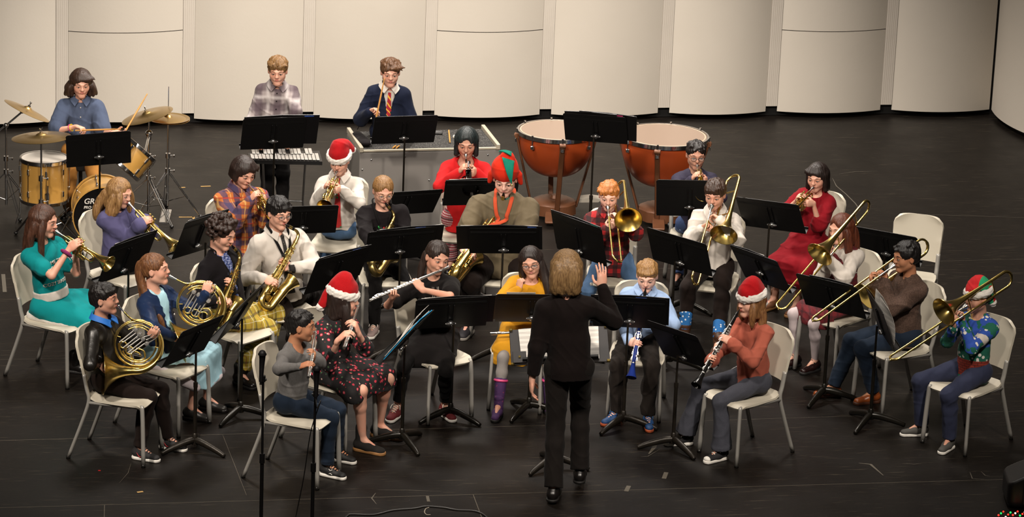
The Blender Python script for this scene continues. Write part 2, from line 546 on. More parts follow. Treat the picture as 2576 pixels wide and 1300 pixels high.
FLOOR_M = floor_material()
fl = MB()
fl.box((0, 0, -.1), (60, 44, .2))
flo = fl.build('floor', FLOOR_M, smooth=False)
flo.rotation_euler = (0, 0, STAGE_YAW); flo['kind'] = 'structure'

# seams between the floor sheets and scuffs (thin strips of worn paint)
seam_m = mat('worn_seam', '5a5245', .7)
def strip(pts, wd=.004, name='trim_1', m=seam_m, z=.0006):
    b = MB()
    P = [V((p[0], p[1], z)) for p in pts]
    vs = []; fs = []
    for i, p in enumerate(P):
        d = (P[min(i + 1, len(P) - 1)] - P[max(i - 1, 0)]).normalized(); nrm = V((-d.y, d.x, 0))
        k = wd / 2 * (1 if 0 < i < len(P) - 1 or len(P) == 2 else .3)
        vs += [p - nrm * k, p + nrm * k]
        if i: fs.append([2 * i - 2, 2 * i - 1, 2 * i + 1, 2 * i])
    return b._add(vs, fs)
seams = [((-40, 1278), (2620, 1203)), ((-40, 1109), (1500, 1066)), ((263, 1270), (262, 1310)), ((1190, 1243), (1215, 1310)),
         ((1500, 1066), (2620, 1032)), ((560, 1093), (620, 1245)), ((-40, 905), (1000, 884)), ((1100, 690), (2620, 650))]
for i, (a, b_) in enumerate(seams):
    setp(strip([G(*a), G(*b_)], .0035 if i < 4 else .002).build('trim_%d' % (i + 1), seam_m, smooth=False), kind='structure')

# the acoustic shell: convex panels between fluted ribs
wall_m, _nt1, _b1 = _nt('cream_shell_paint'); _B = NB(_nt1)
_v = _B.obj()
_c = _B.mix(_B.noise(_v, 2.2, 4), lin('b9b1a5'), lin('c1b9ad'))
_sc = _B.n('Mapping'); _B.link(_v, _sc.inputs[0]); _sc.inputs['Scale'].default_value = (3, 3, 9); _sc.inputs['Rotation'].default_value = (0, .5, 0)
_c = _B.mix(_B.math('MULTIPLY', _B.ramp(_B.noise(_sc.outputs[0], 2.6, 5, .65), [(.71, (0, 0, 0, 1)), (.74, (1, 1, 1, 1))]), .35), _c, lin('8d8272'))
_B.link(_c, _b1.inputs['Base Color']); _b1.inputs['Roughness'].default_value = .75
_B.bump(_B.noise(_v, 45, 3), .12, .004, _b1)
rib_m = mat('cream_rib_paint', 'bcb4a9', .7, var=.05, bscale=20)
gap_m = mat('dark_gap', '14110e', .9)
base_m = mat('black_wall_base', '0b0a09', .8)

# rib centre pixels at the wall foot, left to right
ribs = [(-150, 308), (156, 303), (472, 296), (772, 292), (1078, 292), (1372, 288), (1670, 285), (1940, 280), (2228, 276), (2497, 282)]
FOOT = .05
rp = [G(x, y, FOOT) for x, y in ribs]
# keep them on one gently straight line
a0, a1 = rp[1], rp[8]
def on_line(p):
    d = (a1 - a0); t = (p - a0).dot(d) / d.dot(d)
    q = a0 + d * t
    return q * .75 + p * .25
rp = [on_line(p) for p in rp]
rp0 = rp[0] + (rp[0] - rp[1])
EXTRA = [rp0, rp0 + (rp[0] - rp[1])]
WH = 4.6
def panel(p, q, z0, z1, bul, name, n=18):
    d = (q - p); L = d.length; d.normalize(); nrm = V((d.y, -d.x, 0)).normalized()
    if nrm.y > 0: nrm = -nrm
    def f(u, v):
        return V((p.x, p.y, 0)) + d * (L * u) + nrm * (bul * (1 - (2 * u - 1) ** 2)) + V((0, 0, z0 + (z1 - z0) * v))
    m = MB().grid(f, n, 4, .03)
    return m
shell = empty('wall_back', rp[0] * 0, label='pale curved acoustic shell wall behind the band'); shell['kind'] = 'structure'
for i in range(len(rp) - 1):
    p, q = rp[i], rp[i + 1]
    d = (q - p).normalized()
    wd = .10 if i < 8 else .02
    pa = p + d * (.105 / 2 + .002); pb = q - d * ((.105 / 2 + .002) if i < 8 else 0)
    zs = None
    if i in (1, 4, 7):
        zs = PY((ribs[i][0] + ribs[i + 1][0]) / 2, 84 if i == 1 else (82 if i == 4 else 80), ((p + q) / 2).y - .1).z
    if zs:
        panel(pa, pb, FOOT, zs - .004, .09, '').build('panel', wall_m, shell)
        panel(pa, pb, zs + .004, WH, .09, '').build('panel', wall_m, shell)
        ln = panel(pa + V((0, .01, 0)), pb + V((0, .01, 0)), zs - .01, zs + .01, .083, '').build('seam', gap_m, shell)
    else:
        panel(pa, pb, FOOT, WH, .09, '').build('panel', wall_m, shell)
for i in range(0, 9):
    p = rp[i]; d = (rp[i + 1] - rp[i]).normalized(); nrm = V((d.y, -d.x, 0))
    m = MB(); wd = .105
    RM = Matrix((d, -nrm, V((0, 0, 1)))).transposed()
    m.box(p + V((0, 0, (WH + FOOT) / 2)) - nrm * .012, (wd, .03, WH - FOOT), RM)
    for k in range(6):
        m.box(p + d * ((k - 2.5) * wd / 6) + nrm * .0 + V((0, 0, (WH + FOOT) / 2)), (wd / 6 - .003, .010, WH - FOOT), RM)
    if i in (1, 4, 5, 7, 8):
        pass
    m.build('rib', rib_m, shell)
for k, (p, q) in enumerate(((EXTRA[1], EXTRA[0]), (EXTRA[0], rp[0]))): panel(p, q, FOOT, WH, .09, '').build('panel', wall_m, shell)
# backing behind the shell and the dark foot
m = MB()
for i in range(len(rp) - 1):
    d = (rp[i + 1] - rp[i]); L = d.length; d.normalize(); nrm = V((d.y, -d.x, 0))
    RM = Matrix((d, -nrm, V((0, 0, 1)))).transposed()
    c = (rp[i] + rp[i + 1]) / 2
    m.box(V((c.x, c.y, WH / 2)) - nrm * .10, (L + .05, .08, WH), RM)
m.build('backing', base_m, shell)
# the side shell that comes forward on the right
e0 = rp[9] + V((.02, -.0, 0))
e1 = G(2700, 372, FOOT); e1.z = 0
e2 = e1 + V((.9, -3.2, 0))
side_m = wall_m
def side(u, v):
    # convex arc seen from the stage
    p = V((e0.x, e0.y, 0)).lerp(V((e1.x, e1.y, 0)), u)
    d = (e1 - e0); nr = V((d.y, -d.x, 0)).normalized()
    if nr.x > 0: nr = -nr
    return p + nr * (.16 * (1 - (2 * u - 1) ** 2)) + V((0, 0, FOOT + v * WH))
sd = MB().grid(side, 16, 3, .03).build('wall_right', wall_m); sd['kind'] = 'structure'
sb = MB()
def side2(u, v): return side(u, 0) + V((.06, .06, -FOOT + v * (WH + .2)))
sb = MB().grid(side2, 16, 2, .03).build('trim_20', base_m); sb['kind'] = 'structure'
# ------------------------------------------------------------------ chairs
chair_shell = mat('ivory_chair_plastic', 'b9b2a2', .45, bump=.15, bscale=400, bdist=.0008)
chair_metal = mat('grey_painted_steel', '9b9892', .4, .3, var=.08, bscale=30)
glide_m = mat('dark_glide', '1a1816', .35, .2)
def YAW(a): return V((math.sin(R_(a)), -math.cos(R_(a)), 0))
def make_chair_proto():
    r = bpy.data.objects.new('band_chair', None)
    r['category'] = 'chair'
    def seat(u, v):
        x = (u - .5) * .395; y = -.20 + v * .41
        e = max(0, (.12 - v) / .12)
        cx = (2 * u - 1)
        wdn = .97 + .03 * math.cos(v * 3)
        cv = 2 * v - 1
        x *= 1 - .10 * abs(cv) ** 7; y *= 1 - .10 * abs(cx) ** 7
        return (x * wdn, y, .432 - .022 * e * e - .012 * (1 - cx * cx) * math.sin(min(1, v * 1.1) * math.pi) + .02 * max(0, v - .85) / .15)
    put('seat', MB().grid(seat, 14, 14, .014).mesh('seat', chair_shell, auto=50), r, link=False)
    def back(u, v):
        cx = 2 * u - 1
        k = 1 - .16 * max(0, v - .82) / .18 * max(0, v - .82) / .18 * 1.0 - .05 * (1 - v)
        if v > .85: k -= .1 * ((v - .85) / .15) ** 2
        z = .535 + v * .335 - .018 * abs(cx) ** 4 * (1 if v > .5 else 0)
        y = .205 + .075 * v - .035 * cx * cx + .03
        return (cx * .190 * k, y, z)
    put('backrest', MB().grid(back, 16, 12, .018).mesh('backrest', chair_shell, auto=50), r, link=False)
    for sx in (-1, 1):
        x = sx * .162
        m = MB().tube([(x * .93, -.10, .412), (x, -.165, .407), (x * 1.05, -.185, .38), (x * 1.12, -.20, .012)], [.013] * 4, 10, 5, flat=1.3)
        g = MB().cyl((x * 1.12, -.20, .022), (x * 1.12, -.20, 0), .014, .015, 10)
        l = put('leg', m.mesh('leg', chair_metal), r, link=False); put('glide', g.mesh('glide', glide_m), l, link=False)
        m = MB().tube([(x * 1.08, .225, .60), (x * 1.08, .205, .50), (x * 1.08, .19, .42), (x * 1.12, .23, .28), (x * 1.2, .325, .012)], [.013] * 5, 10, 6, flat=1.3)
        g = MB().cyl((x * 1.2, .325, .022), (x * 1.2, .328, 0), .014, .015, 10)
        l = put('leg', m.mesh('leg', chair_metal), r, link=False); put('glide', g.mesh('glide', glide_m), l, link=False)
    m = MB()
    for sx in (-1, 1): m.tube([(sx * .165, -.10, .407), (sx * .18, .19, .407)], .011, 8)
    m.tube([(-.165, -.08, .407), (.165, -.08, .407)], .010, 8); m.tube([(-.18, .12, .407), (.18, .12, .407)], .010, 8)
    put('seat_frame', m.mesh('seat_frame', chair_metal), r, link=False)
    return r
CHAIR = make_chair_proto()
def chair(pos, yaw, label, group='ivory band chairs'):
    M = Matrix.Translation((pos.x, pos.y, 0)) @ Matrix.Rotation(R_(yaw), 4, 'Z')
    return copy_tree(CHAIR, M, label, group)

# ------------------------------------------------------------------ music stands
stand_blk = mat('black_stand_enamel', '0c0b0b', .42, .1, bump=.12, bscale=300, bdist=.0006, spec=.4)
stand_pole_m = mat('black_pole_enamel', '17140f', .3, .4, var=.5, bscale=40)
stand_worn = mat('worn_black_iron', '26211b', .38, .5, var=.6, bscale=50, bump=.2)
knob_m = mat('steel_knob', '9a9a9a', .25, .9)
folder_m = mat('black_folder', '0e0c0d', .35, spec=.45)
paper_m = mat('white_paper', 'd9d5cf', .8)
DW, DH = .505, .318
def make_desk_mesh():
    m = MB()
    # plate: back of the desk is -y, player side +y; origin at plate centre
    n = 7; poly = []
    w2, h2, r = DW / 2, DH / 2, .022
    for cx, cz, a0_ in ((w2 - r, h2 - r, 0), (-w2 + r, h2 - r, 90), (-w2 + r * .4, -h2 + r * .4, 180), (w2 - r * .4, -h2 + r * .4, 270)):
        rr = r if cz > 0 else r * .4
        for k in range(n):
            a = R_(a0_ + 90 * k / (n - 1)); poly.append((cx + rr * math.cos(a), cz + rr * math.sin(a)))
    m.extr(poly, .003)
    # rolled rim, two pressed creases across the back, upright channel
    m.tube([V((x, 0, z)) for x, z in poly[:n * 2]], .0028, 6)
    m.box((0, -.002, h2 - .058), (DW - .03, .003, .004)); m.box((0, -.002, h2 - .046), (DW - .03, .003, .003))
    m.box((-.016, -.006, -.01), (.005, .012, .20), bev=.001); m.box((.016, -.006, -.01), (.005, .012, .20), bev=.001)
    # ledge
    m.box((0, .026, -h2), (DW, .055, .003)); m.box((0, .053, -h2 + .008), (DW, .003, .016))
    return m.mesh('desk', stand_blk, auto=40)
DESK_ME = make_desk_mesh()
KNOB_ME = MB().cyl((-.03, -.022, 0), (.03, -.022, 0), .010, seg=12).cyl((-.038, -.022, 0), (-.03, -.022, 0), .006, seg=10).cyl((.03, -.022, 0), (.038, -.022, 0), .006, seg=10).cyl((0, -.034, 0), (0, -.008, 0), .018, seg=16).mesh('tilt_knob', knob_m)
def leg_me(a, mt):
    c, s_ = math.cos(a), math.sin(a)
    P = [(0, 0, .075), (.05 * c, .05 * s_, .07), (.13 * c, .13 * s_, .05), (.20 * c, .20 * s_, .028), (.245 * c, .245 * s_, .010)]
    return MB().tube(P, [.022, .023, .021, .018, .013], 10, 4, flat=1.1).mesh('leg', mt)
LEGS = {m_.name: [leg_me(R_(90 + 120 * k), m_) for k in range(3)] for m_ in (stand_pole_m, stand_worn)}
def fit_desk(piv, corners, z, flip=0):
    """turn, tilt and shift of the desk that bring its corners onto the photograph's"""
    P = G(piv[0], piv[1], z)
    def ax(p):
        yaw, tilt, roll, du, dv, ws = p
        b = V((math.sin(yaw), -math.cos(yaw), 0)); a = V((math.cos(yaw), math.sin(yaw), 0))
        up = V((0, 0, 1)) * math.cos(tilt) + b * math.sin(tilt)
        a2 = a * math.cos(roll) + up * math.sin(roll); up2 = up * math.cos(roll) - a * math.sin(roll)
        return a2, up2, P + a2 * du + up2 * dv
    def err(p):
        a, up, c = ax(p)
        e = 0
        for (sx, sz), q in zip(((-1, 1), (1, 1), (1, -1), (-1, -1)), corners):
            x, y = PX(c + a * (sx * DW / 2 * p[5]) + up * (sz * DH / 2))
            e += (x - q[0]) ** 2 + (y - q[1]) ** 2
        return e + 4000 * max(0, abs(p[2]) - .15) + 3e5 * max(0, abs(p[3]) - .08) ** 2 + 3e5 * max(0, abs(p[4] - .03) - .06) ** 2 + 1e4 * (p[5] - 1) ** 2
    rng = random.Random(3)
    best = None
    for y0 in range(-80 + flip, 81 + flip, 20):
        for t0 in (15, 40, 60):
            p = [R_(y0), R_(t0), 0, 0, .04, 1.0]; e = err(p)
            if best is None or e < best[0]: best = (e, p)
    e, p = best; st = [.3, .3, .05, .04, .04, .05]
    for it in range(700):
        k = .5 ** (it / 90)
        q = [v + rng.gauss(0, s_ * k) for v, s_ in zip(p, st)]
        q[1] = min(max(q[1], R_(5)), R_(75)); q[5] = min(max(q[5], .92), 1.1)
        e2 = err(q)
        if e2 < e: e, p = e2, q
    a, up, c = ax(p)
    if e > 1500: print('desk fit', piv, 'err', round(math.sqrt(e / 4), 1), [round(math.degrees(v)) for v in p[:2]], p[5])
    return P, a, up, c, p
STANDS = {}
def music_stand(key, piv, corners, z, label, worn=False, spin=0, group='black music stands', flip=0):
    P, a, up, c, p = fit_desk(piv, corners, z, flip)
    nrm = a.cross(up).normalized()          # toward the camera side (the desk's back) is -y local
    yv = up.cross(a).normalized()
    M = Matrix((a, yv, up)).transposed().to_4x4()
    back = -yv
    pole_top = P + V((0, 0, 0))
    base = V((P.x, P.y, 0)) 
    t = empty('music_stand', base, label=label, cat='music stand', group=group)
    off = c - base
    M.translation = off + yv * .028
    d = put('desk', DESK_ME, t, M)
    kb = M.copy(); kb.translation = M @ V((0, -.002, -p[4]))
    put('tilt_knob', KNOB_ME, t, kb)
    mt = stand_worn if worn else stand_pole_m
    zt = P.z
    m = MB().tube([(0, 0, .07), (0, 0, .46)], .0125, 12).tube([(0, 0, .45), (0, 0, .485)], .015, 12).tube([(0, 0, .46), (0, 0, zt + .01)], .008, 10)
    m.build('pole', mt, t)
    MB().lathe([(.012, .125), (.017, .12), (.02, .09), (.026, .07), (.024, .045), (0, .04)], seg=14).build('hub', mt, t)
    for me in LEGS[mt.name]:
        put('leg', me, t, Matrix.Rotation(R_(spin), 4, 'Z'))
    STANDS[key] = dict(M=Matrix.Translation(base) @ M, t=t)
    return t
def on_desk(key, w_, h_, dx=0.0, dz=0.0, th=.012, rot=0, off=.006):
    """matrix of something resting flat on a desk's player side: x along the desk, z up it"""
    M = STANDS[key]['M']
    return M @ Matrix.Translation((dx, off + th / 2, -DH / 2 + .004 + h_ / 2 + dz)) @ Matrix.Rotation(R_(rot), 4, 'Y')
def folder(key, label, w_=.50, h_=.30, dx=0.0, dz=0.0, rot=0, tab=None, off=.004, m_=None, group='black band folders'):
    """an open black card folder standing on the ledge"""
    th = .010
    M = on_desk(key, w_, h_, dx, dz, th, rot, off)
    t = empty('band_folder', M=M, label=label, cat='folder', group=group)
    b = MB()
    b.box((-w_ / 4, 0, 0), (w_ / 2, th * .6, h_), Matrix.Rotation(R_(2.5), 3, 'Z'), bev=.001)
    b.box((w_ / 4, 0, 0), (w_ / 2, th * .6, h_), Matrix.Rotation(R_(-2.5), 3, 'Z'), bev=.001)
    b.build('cover', m_ or folder_m, t, smooth=False)
    s_ = MB().box((0, .006, .002), (w_ * .9, .002, h_ * .93)); s_.build('music_sheet', paper_m, t, smooth=False)
    if tab:
        col, tx = tab
        MB().box((tx * w_ / 2, -.007, h_ / 2 - .012), (.075, .002, .010)).build('sticker', mat('sticker_' + col, col, .5), t, smooth=False)
    return t
S_ = [
 ('drum', (251, 396), [(172, 346), (324, 336), (327, 413), (173, 427)], .80, 'music stand in front of the bass drum', 0, 10),
 ('bells', (690, 357), [(618, 305), (768, 300), (760, 377), (610, 381)], .92, 'tall music stand in front of the glockenspiel', 0, 0),
 ('table', (1018, 349), [(951, 301), (1096, 297), (1088, 364), (940, 368)], .97, 'tall music stand in front of the grey percussion table', 0, 0),
 ('timp', (1494, 344), [(1424, 292), (1566, 302), (1570, 368), (1428, 358)], .97, 'tall music stand between the two timpani', 1, 0),
 ('teal', (323, 678), [(286, 631), (384, 600), (360, 676), (262, 706)], .72, 'music stand right of the person in the turquoise dress', 0, 30),
 ('lilac', (517, 614), [(474, 563), (588, 524), (544, 628), (430, 665)], .72, 'music stand behind the saxophonist in yellow plaid trousers', 0, 0),
 ('cap', (761, 575), [(690, 528), (844, 524), (837, 592), (684, 596)], .76, 'music stand behind the saxophonist in glasses and white shirt', 0, 0),
 ('trump', (1019, 534), [(966, 493), (1106, 485), (1084, 541), (942, 549)], .76, 'music stand right behind the person in the black Christmas sweater', 0, 0),
 ('red', (1199, 508), [(1129, 463), (1280, 459), (1274, 521), (1120, 523)], .80, 'music stand in front of the person in the red top', 0, 0),
 ('altosax', (1007, 635), [(935, 592), (1092, 577), (1085, 652), (922, 664)], .80, 'music stand in front of the person in the black Christmas sweater', 1, 0),
 ('tenor', (1265, 631), [(1183, 582), (1349, 582), (1352, 645), (1183, 644)], .82, 'music stand in front of the tenor saxophonist', 1, 0),
 ('ginger', (1459, 635), [(1380, 534), (1508, 580), (1522, 672), (1396, 626)], .80, 'music stand in front of the red buffalo-check shirt', 0, 0),
 ('bone', (1698, 660), [(1611, 572), (1778, 621), (1798, 705), (1634, 652)], .80, 'music stand before the trombonist in the white shirt', 0, 20),
 ('purple', (1734, 523), [(1658, 457), (1812, 460), (1810, 549), (1658, 546)], .82, 'music stand in front of the person in the purple shirt', 0, 0),
 ('dress', (1935, 566), [(1853, 503), (2001, 522), (2020, 593), (1871, 574)], .84, 'music stand in front of the person in the dark red dress', 1, 0),
 ('vest', (1915, 690), [(1838, 626), (1943, 663), (1985, 741), (1866, 701)], .74, 'music stand behind the clarinettist in the pink sweatshirt', 0, 0),
 ('spare', (2226, 640), [(2150, 578), (2297, 602), (2300, 676), (2158, 650)], .74, 'music stand behind the trombonist in the brown sweater', 0, 0),
 ('brown', (2087, 771), [(2002, 697), (2148, 728), (2176, 811), (2020, 769)], .70, 'music stand in front of the trombonist in the brown sweater', 0, 30),
 ('elf', (2206, 824), [(2187, 730), (2215, 790), (2259, 878), (2238, 815)], .72, 'music stand in front of the trombonist in the elf hat', 0, 30),
 ('clar', (1705, 897), [(1628, 811), (1742, 854), (1788, 930), (1663, 893)], .67, 'worn music stand in front of the clarinettist in the santa hat', 1, -25),
 ('blue', (1580, 810), [(1497, 752), (1673, 762), (1673, 834), (1493, 827)], .77, 'worn music stand in front of the person in the light blue shirt', 1, 20),
 ('yellow', (1340, 802), [(1243, 748), (1438, 750), (1434, 818), (1239, 816)], .70, 'music stand in front of the person in the yellow top', 0, 30),
 ('flute', (1141, 815), [(1042, 764), (1238, 752), (1232, 824), (1032, 834)], .70, 'music stand in front of the flutist in black', 0, 0),
 ('floral', (1018, 871), [(1033, 846), (1103, 776), (1023, 855), (953, 921)], .71, 'steeply angled music stand before the person in the floral dress', 0, -30),
 ('horn', (493, 885), [(468, 842), (566, 797), (520, 880), (412, 925)], .70, 'worn music stand in front of the person in the leather jacket', 1, 0),
 ('horn2', (609, 806), [(600, 790), (664, 722), (620, 790), (556, 853)], .71, 'music stand in front of the horn player in the denim blue jacket', 0, 30),
 ('alto', (850, 700), [(800, 663), (945, 618), (905, 712), (760, 752)], .74, 'music stand in front of the saxophonist in glasses and white shirt', 0, 0),
]
for k, pv, cs, z, lb, worn, spin in S_:
    music_stand(k, pv, cs, z, lb, bool(worn), spin)
music_stand('cond', (1405, 878), [(1490, 828), (1318, 832), (1322, 925), (1498, 915)], .84, 'worn music stand facing the conductor', True, 20, flip=180)
# ------------------------------------------------------------------ people
iris_m = mat('dark_iris', '17100c', .15); sclera_m = mat('eye_white', 'cfc6bd', .3); lid_m = mat('lash_line', '1c120d', .6)
SKIN = dict(light=skinmat('d2a08a'), pale=skinmat('dfb3a2'), tan=skinmat('a67456'), mid=skinmat('c0907a'), olive=skinmat('b88669'))
LIP = dict(light=mat('lips', 'b5655a', .45), pale=mat('lips', 'c07a70', .45), tan=mat('lips', '94594b', .45), mid=mat('lips', 'a8625a', .45), olive=mat('lips', 'a15f54', .45))
glass_frame_m = mat('dark_spectacle_frame', '15110f', .3); wire_m = mat('thin_wire_frame', 'a58b6a', .3, .8)
lens_m = mat('spectacle_lens', 'ffffff', .05, alpha=.10)
rubber_w = mat('white_rubber', 'd8d4cc', .6); rubber_b = mat('black_rubber', '161413', .6); lace_w = mat('white_laces', 'd5cfc6', .8)

DARK_SOCK = mat('dark_sock', '1a1716', .9)
def ik(a, c, L1, L2, hint=None, pole=None):
    """joint between a and c with bone lengths L1, L2; nearest to the hinted pixel or direction"""
    d = c - a; D = d.length
    if D > (L1 + L2) * .998: k = D / ((L1 + L2) * .998); L1 *= k; L2 *= k
    if D < abs(L1 - L2) * 1.02 + 1e-4: D = abs(L1 - L2) * 1.02 + 1e-4
    d.normalize(); x = (L1 * L1 - L2 * L2 + D * D) / (2 * D); r = math.sqrt(max(0, L1 * L1 - x * x))
    _, s1, s2 = frame(d)
    best = None
    for i in range(72):
        t = 2 * math.pi * i / 72; p = a + d * x + (s1 * math.cos(t) + s2 * math.sin(t)) * r
        e = 0
        if hint is not None: q = PX(p); e += ((q[0] - hint[0]) ** 2 + (q[1] - hint[1]) ** 2) ** .5 / 340
        if pole is not None: e -= (p - (a + d * x)).dot(pole) * (.35 if hint is not None else 1)
        if best is None or e < best[0]: best = (e, p)
    return best[1]

class Person:
    """a posed figure: joints first, then one continuous body, then hair and clothes over it"""
    def __init__(s, label, hip, head=None, yaw=0, hyaw=None, pitch=12, hroll=0, lean=.03, k=None, hs=None, hipz=.525, wide=1.0, skin='light', girl=False, stand=False, origin=None, mouth=None):
        if mouth is not None and not isinstance(head, V):
            hd = list(mouth)
            for _ in range(4):
                s._setup(label, hip, hd, yaw, hyaw, pitch, hroll, lean, k, hs, hipz, wide, skin, girl, origin)
                q = PX(s.mouth); hd = [hd[0] + mouth[0] - q[0], hd[1] + mouth[1] - q[1]]
        else: s._setup(label, hip, head, yaw, hyaw, pitch, hroll, lean, k, hs, hipz, wide, skin, girl, origin)
        s.t = empty('person', s.o, label=label, cat='person')
    def _setup(s, label, hip, head, yaw, hyaw, pitch, hroll, lean, k, hs, hipz, wide, skin, girl, origin):
        s.skin = skin; s.wide = wide
        s.hip = G(hip[0], hip[1], hipz)
        s.yaw = yaw; s.f = YAW(yaw); s.l = V((-s.f.y, s.f.x, 0))
        hyaw = yaw if hyaw is None else hyaw
        hc = PY(head[0], head[1], s.hip.y + s.f.y * lean)
        # solve so the horizontal offset matches the lean in the facing direction
        s.head = hc
        D = (hc - s.hip).length
        s.D = D; s.k = k or min(max(D / .70, .78), 1.1)
        K = s.k
        s.hs = (hs or (.80 + .16 * (K - .7) / .3)) * 1.06
        hf = YAW(hyaw); hl = V((-hf.y, hf.x, 0))
        p = R_(pitch)
        hf2 = hf * math.cos(p) - V((0, 0, 1)) * math.sin(p); hu = hl.cross(hf2) * -1
        hu = V((0, 0, 1)) * math.cos(p) + hf * math.sin(p)
        r = R_(hroll); hl2 = hl * math.cos(r) + hu * math.sin(r); hu2 = hu * math.cos(r) - hl * math.sin(r)
        s.hf, s.hl, s.hu = hf2, hl2, hu2
        s.o = V((s.hip.x, s.hip.y, 0)) if origin is None else origin
        sk = s.hs
        s.neck1 = s.head + s.H(0, -.028, -.075)
        up = (s.neck1 - s.hip); L = up.length; s.up = up.normalized()
        s.f3 = (s.f - s.up * s.f.dot(s.up)).normalized(); s.l3 = s.up.cross(s.f3) * -1
        s.l3 = (s.l - s.up * s.l.dot(s.up)).normalized()
        s.T = lambda x, y, z: s.hip + s.l3 * x + s.f3 * y + s.up * z      # torso space
        s.TL = L
        s.neck0 = s.T(0, -.012, L * .82)
        s.sh_w = (.148 if girl else .158) * K * wide
        s.shL = s.T(s.sh_w, 0, L * .71); s.shR = s.T(-s.sh_w, 0, L * .71)
        s.pr = .080 if hipz > .7 else .088; hw = .076 if hipz > .7 else .085
        s.hipL = s.hip + s.l * hw * K * (1 + (wide - 1) * .7); s.hipR = s.hip - s.l * hw * K * (1 + (wide - 1) * .7)
        s.UA, s.FA, s.TH, s.SH = .285 * K, .245 * K, .415 * K, .425 * K
        s.hands = {}; s.arms = {}; s.legs = {}; s.bare = []
        s.mouth = s.head + s.H(0, .106, -.048)
    def H(s, x, y, z): return (s.hl * x * 1.06 + s.hf * y + s.hu * z) * s.hs
    def HP(s, x, y, z): return s.head + s.H(x, y, z)
    def leg(s, side, ankle, knee=None, toe=None, z=.085, pole=None, thick=1.0):
        a = G(ankle[0], ankle[1], z) if not isinstance(ankle, V) else ankle
        h = s.hipL if side == 'L' else s.hipR
        kn = ik(h, a, s.TH, s.SH, knee, pole if pole is not None else (s.f + V((0, 0, .6))).normalized())
        t = YAW(toe if toe is not None else s.yaw)
        s.legs[side] = (h, kn, a, t, thick)
    def arm(s, side, grip, axis=None, n=None, elbow=None, curl=(40, 55, 40), toward=None, roll=None, flat=False, pole=None, back=.085, d=None, spread=0.0, thumb=1.0):
        """grip: point in the palm's hollow; axis: direction of the thing held; n: palm's facing; d: finger direction"""
        K = s.k; sh = s.shL if side == 'L' else s.shR
        sg = 1 if side == 'L' else -1
        g = V(grip)
        pole = pole if pole is not None else (s.l * sg * .75 - V((0, 0, 1)) * .7 - s.f * .1)
        e0 = ik(sh, g, s.UA, s.FA, elbow, pole)
        if d is None:
            d = (g - e0).normalized()
            if axis is not None:
                a_ = V(axis).normalized(); d = d - a_ * d.dot(a_) * .85
                d.normalize()
        else: d = V(d).normalized()
        if n is None:
            if axis is not None:
                n = V(axis).cross(d).normalized()
                if n.dot(s.l * -sg) < 0: n = -n
            else: n = V((0, 0, -1))
        n = V(n); n = (n - d * n.dot(d)).normalized()
        w_ = g - d * back * K - n * .024 * K
        el = ik(sh, w_, s.UA, s.FA, elbow, pole)
        s.arms[side] = (sh, el, w_)
        s.hands[side] = (w_, d, n, curl, spread, thumb)
    def hand_sdf(s, S, side):
        w_, d, n, curl, spread, th = s.hands[side]
        K = s.k * 1.02
        e = d.cross(n).normalized()
        if side == 'L': e = -e          # e: toward the thumb side
        Rm = (d, e, n)
        S.ell(w_ + d * .045 * K, (.05 * K, .038 * K, .0155 * K), Rm, k=.012)
        S.cone(w_ - d * .01, w_ + d * .03 * K, .021 * K, .02 * K, k=.015, flat=(n, .7))
        L = (.070, .077, .072, .057)
        for i in range(4):
            off = (.028 - .0185 * i) * K
            b = w_ + d * (.078 - .004 * abs(i - 1.3)) * K + e * off
            r = (.0083, .0085, .008, .0072)[i] * K
            a = 0; p = b; dd = d
            S.cone(w_ + d * .045 * K + e * off * .8, b, r * 1.1, r * 1.1, k=.006)
            cs = curl if not isinstance(curl[0], (tuple, list)) else curl[i]
            dspr = e * (off / (.03 * K)) * spread
            for q, fr in enumerate((.46, .30, .24)):
                a += R_(cs[q]); dr = ((d + dspr).normalized() * math.cos(a) + n * math.sin(a)).normalized()
                p2 = p + dr * L[i] * fr * K * 1.12
                S.cone(p, p2, r * (1.03 - .08 * q), r * (.97 - .1 * q), k=.003)
                p = p2
        # thumb
        b = w_ + d * .018 * K + e * .022 * K + n * .004 * K
        p1 = b + (d * .55 + e * .75 + n * .35).normalized() * .034 * K
        p2 = p1 + (d * .85 + e * (.35 - .3 * th) + n * (.35 + .45 * th)).normalized() * .028 * K
        p3 = p2 + (d * .9 - e * .15 * th + n * .45 * th).normalized() * .022 * K
        S.cone(b, p1, .0125 * K, .0105 * K, k=.010); S.cone(p1, p2, .0098 * K, .009 * K, k=.004); S.cone(p2, p3, .009 * K, .0078 * K, k=.003)
    def head_sdf(s, S):
        q = s.hs; R3 = (s.hl, s.hf, s.hu); HP = s.HP
        S.ell(HP(0, -.014, .032), (.078 * q, .092 * q, .080 * q), R3, k=.02)
        S.ell(HP(0, .020, -.028), (.064 * q, .066 * q, .080 * q), R3, k=.03)
        for x in (-1, 1):
            S.cone(HP(x * .008, .060, -.094), HP(x * .040, .000, -.056), .020 * q, .025 * q, k=.02)
            S.ell(HP(x * .036, .052, -.024), (.023 * q, .024 * q, .026 * q), R3, k=.022)
        S.cone(HP(-.006, .068, -.093), HP(.006, .068, -.093), .016 * q, k=.015)
        for x in (-1, 1): S.cone(HP(x * .012, .083, .026), HP(x * .045, .066, .027), .0085 * q, .008 * q, k=.016)
        for x in (-1, 1): S.ell(HP(x * .031, .094, .006), (.0175 * q, .016 * q, .0115 * q), R3, k=.012, sub=True)
        for x in (-1, 1): S.ell(HP(x * .030, .0735, .006), (.016 * q, .0125 * q, .0135 * q), R3, k=.004)
        S.cone(HP(0, .084, .016), HP(0, .101, -.018), .0065 * q, .0105 * q, k=.012)
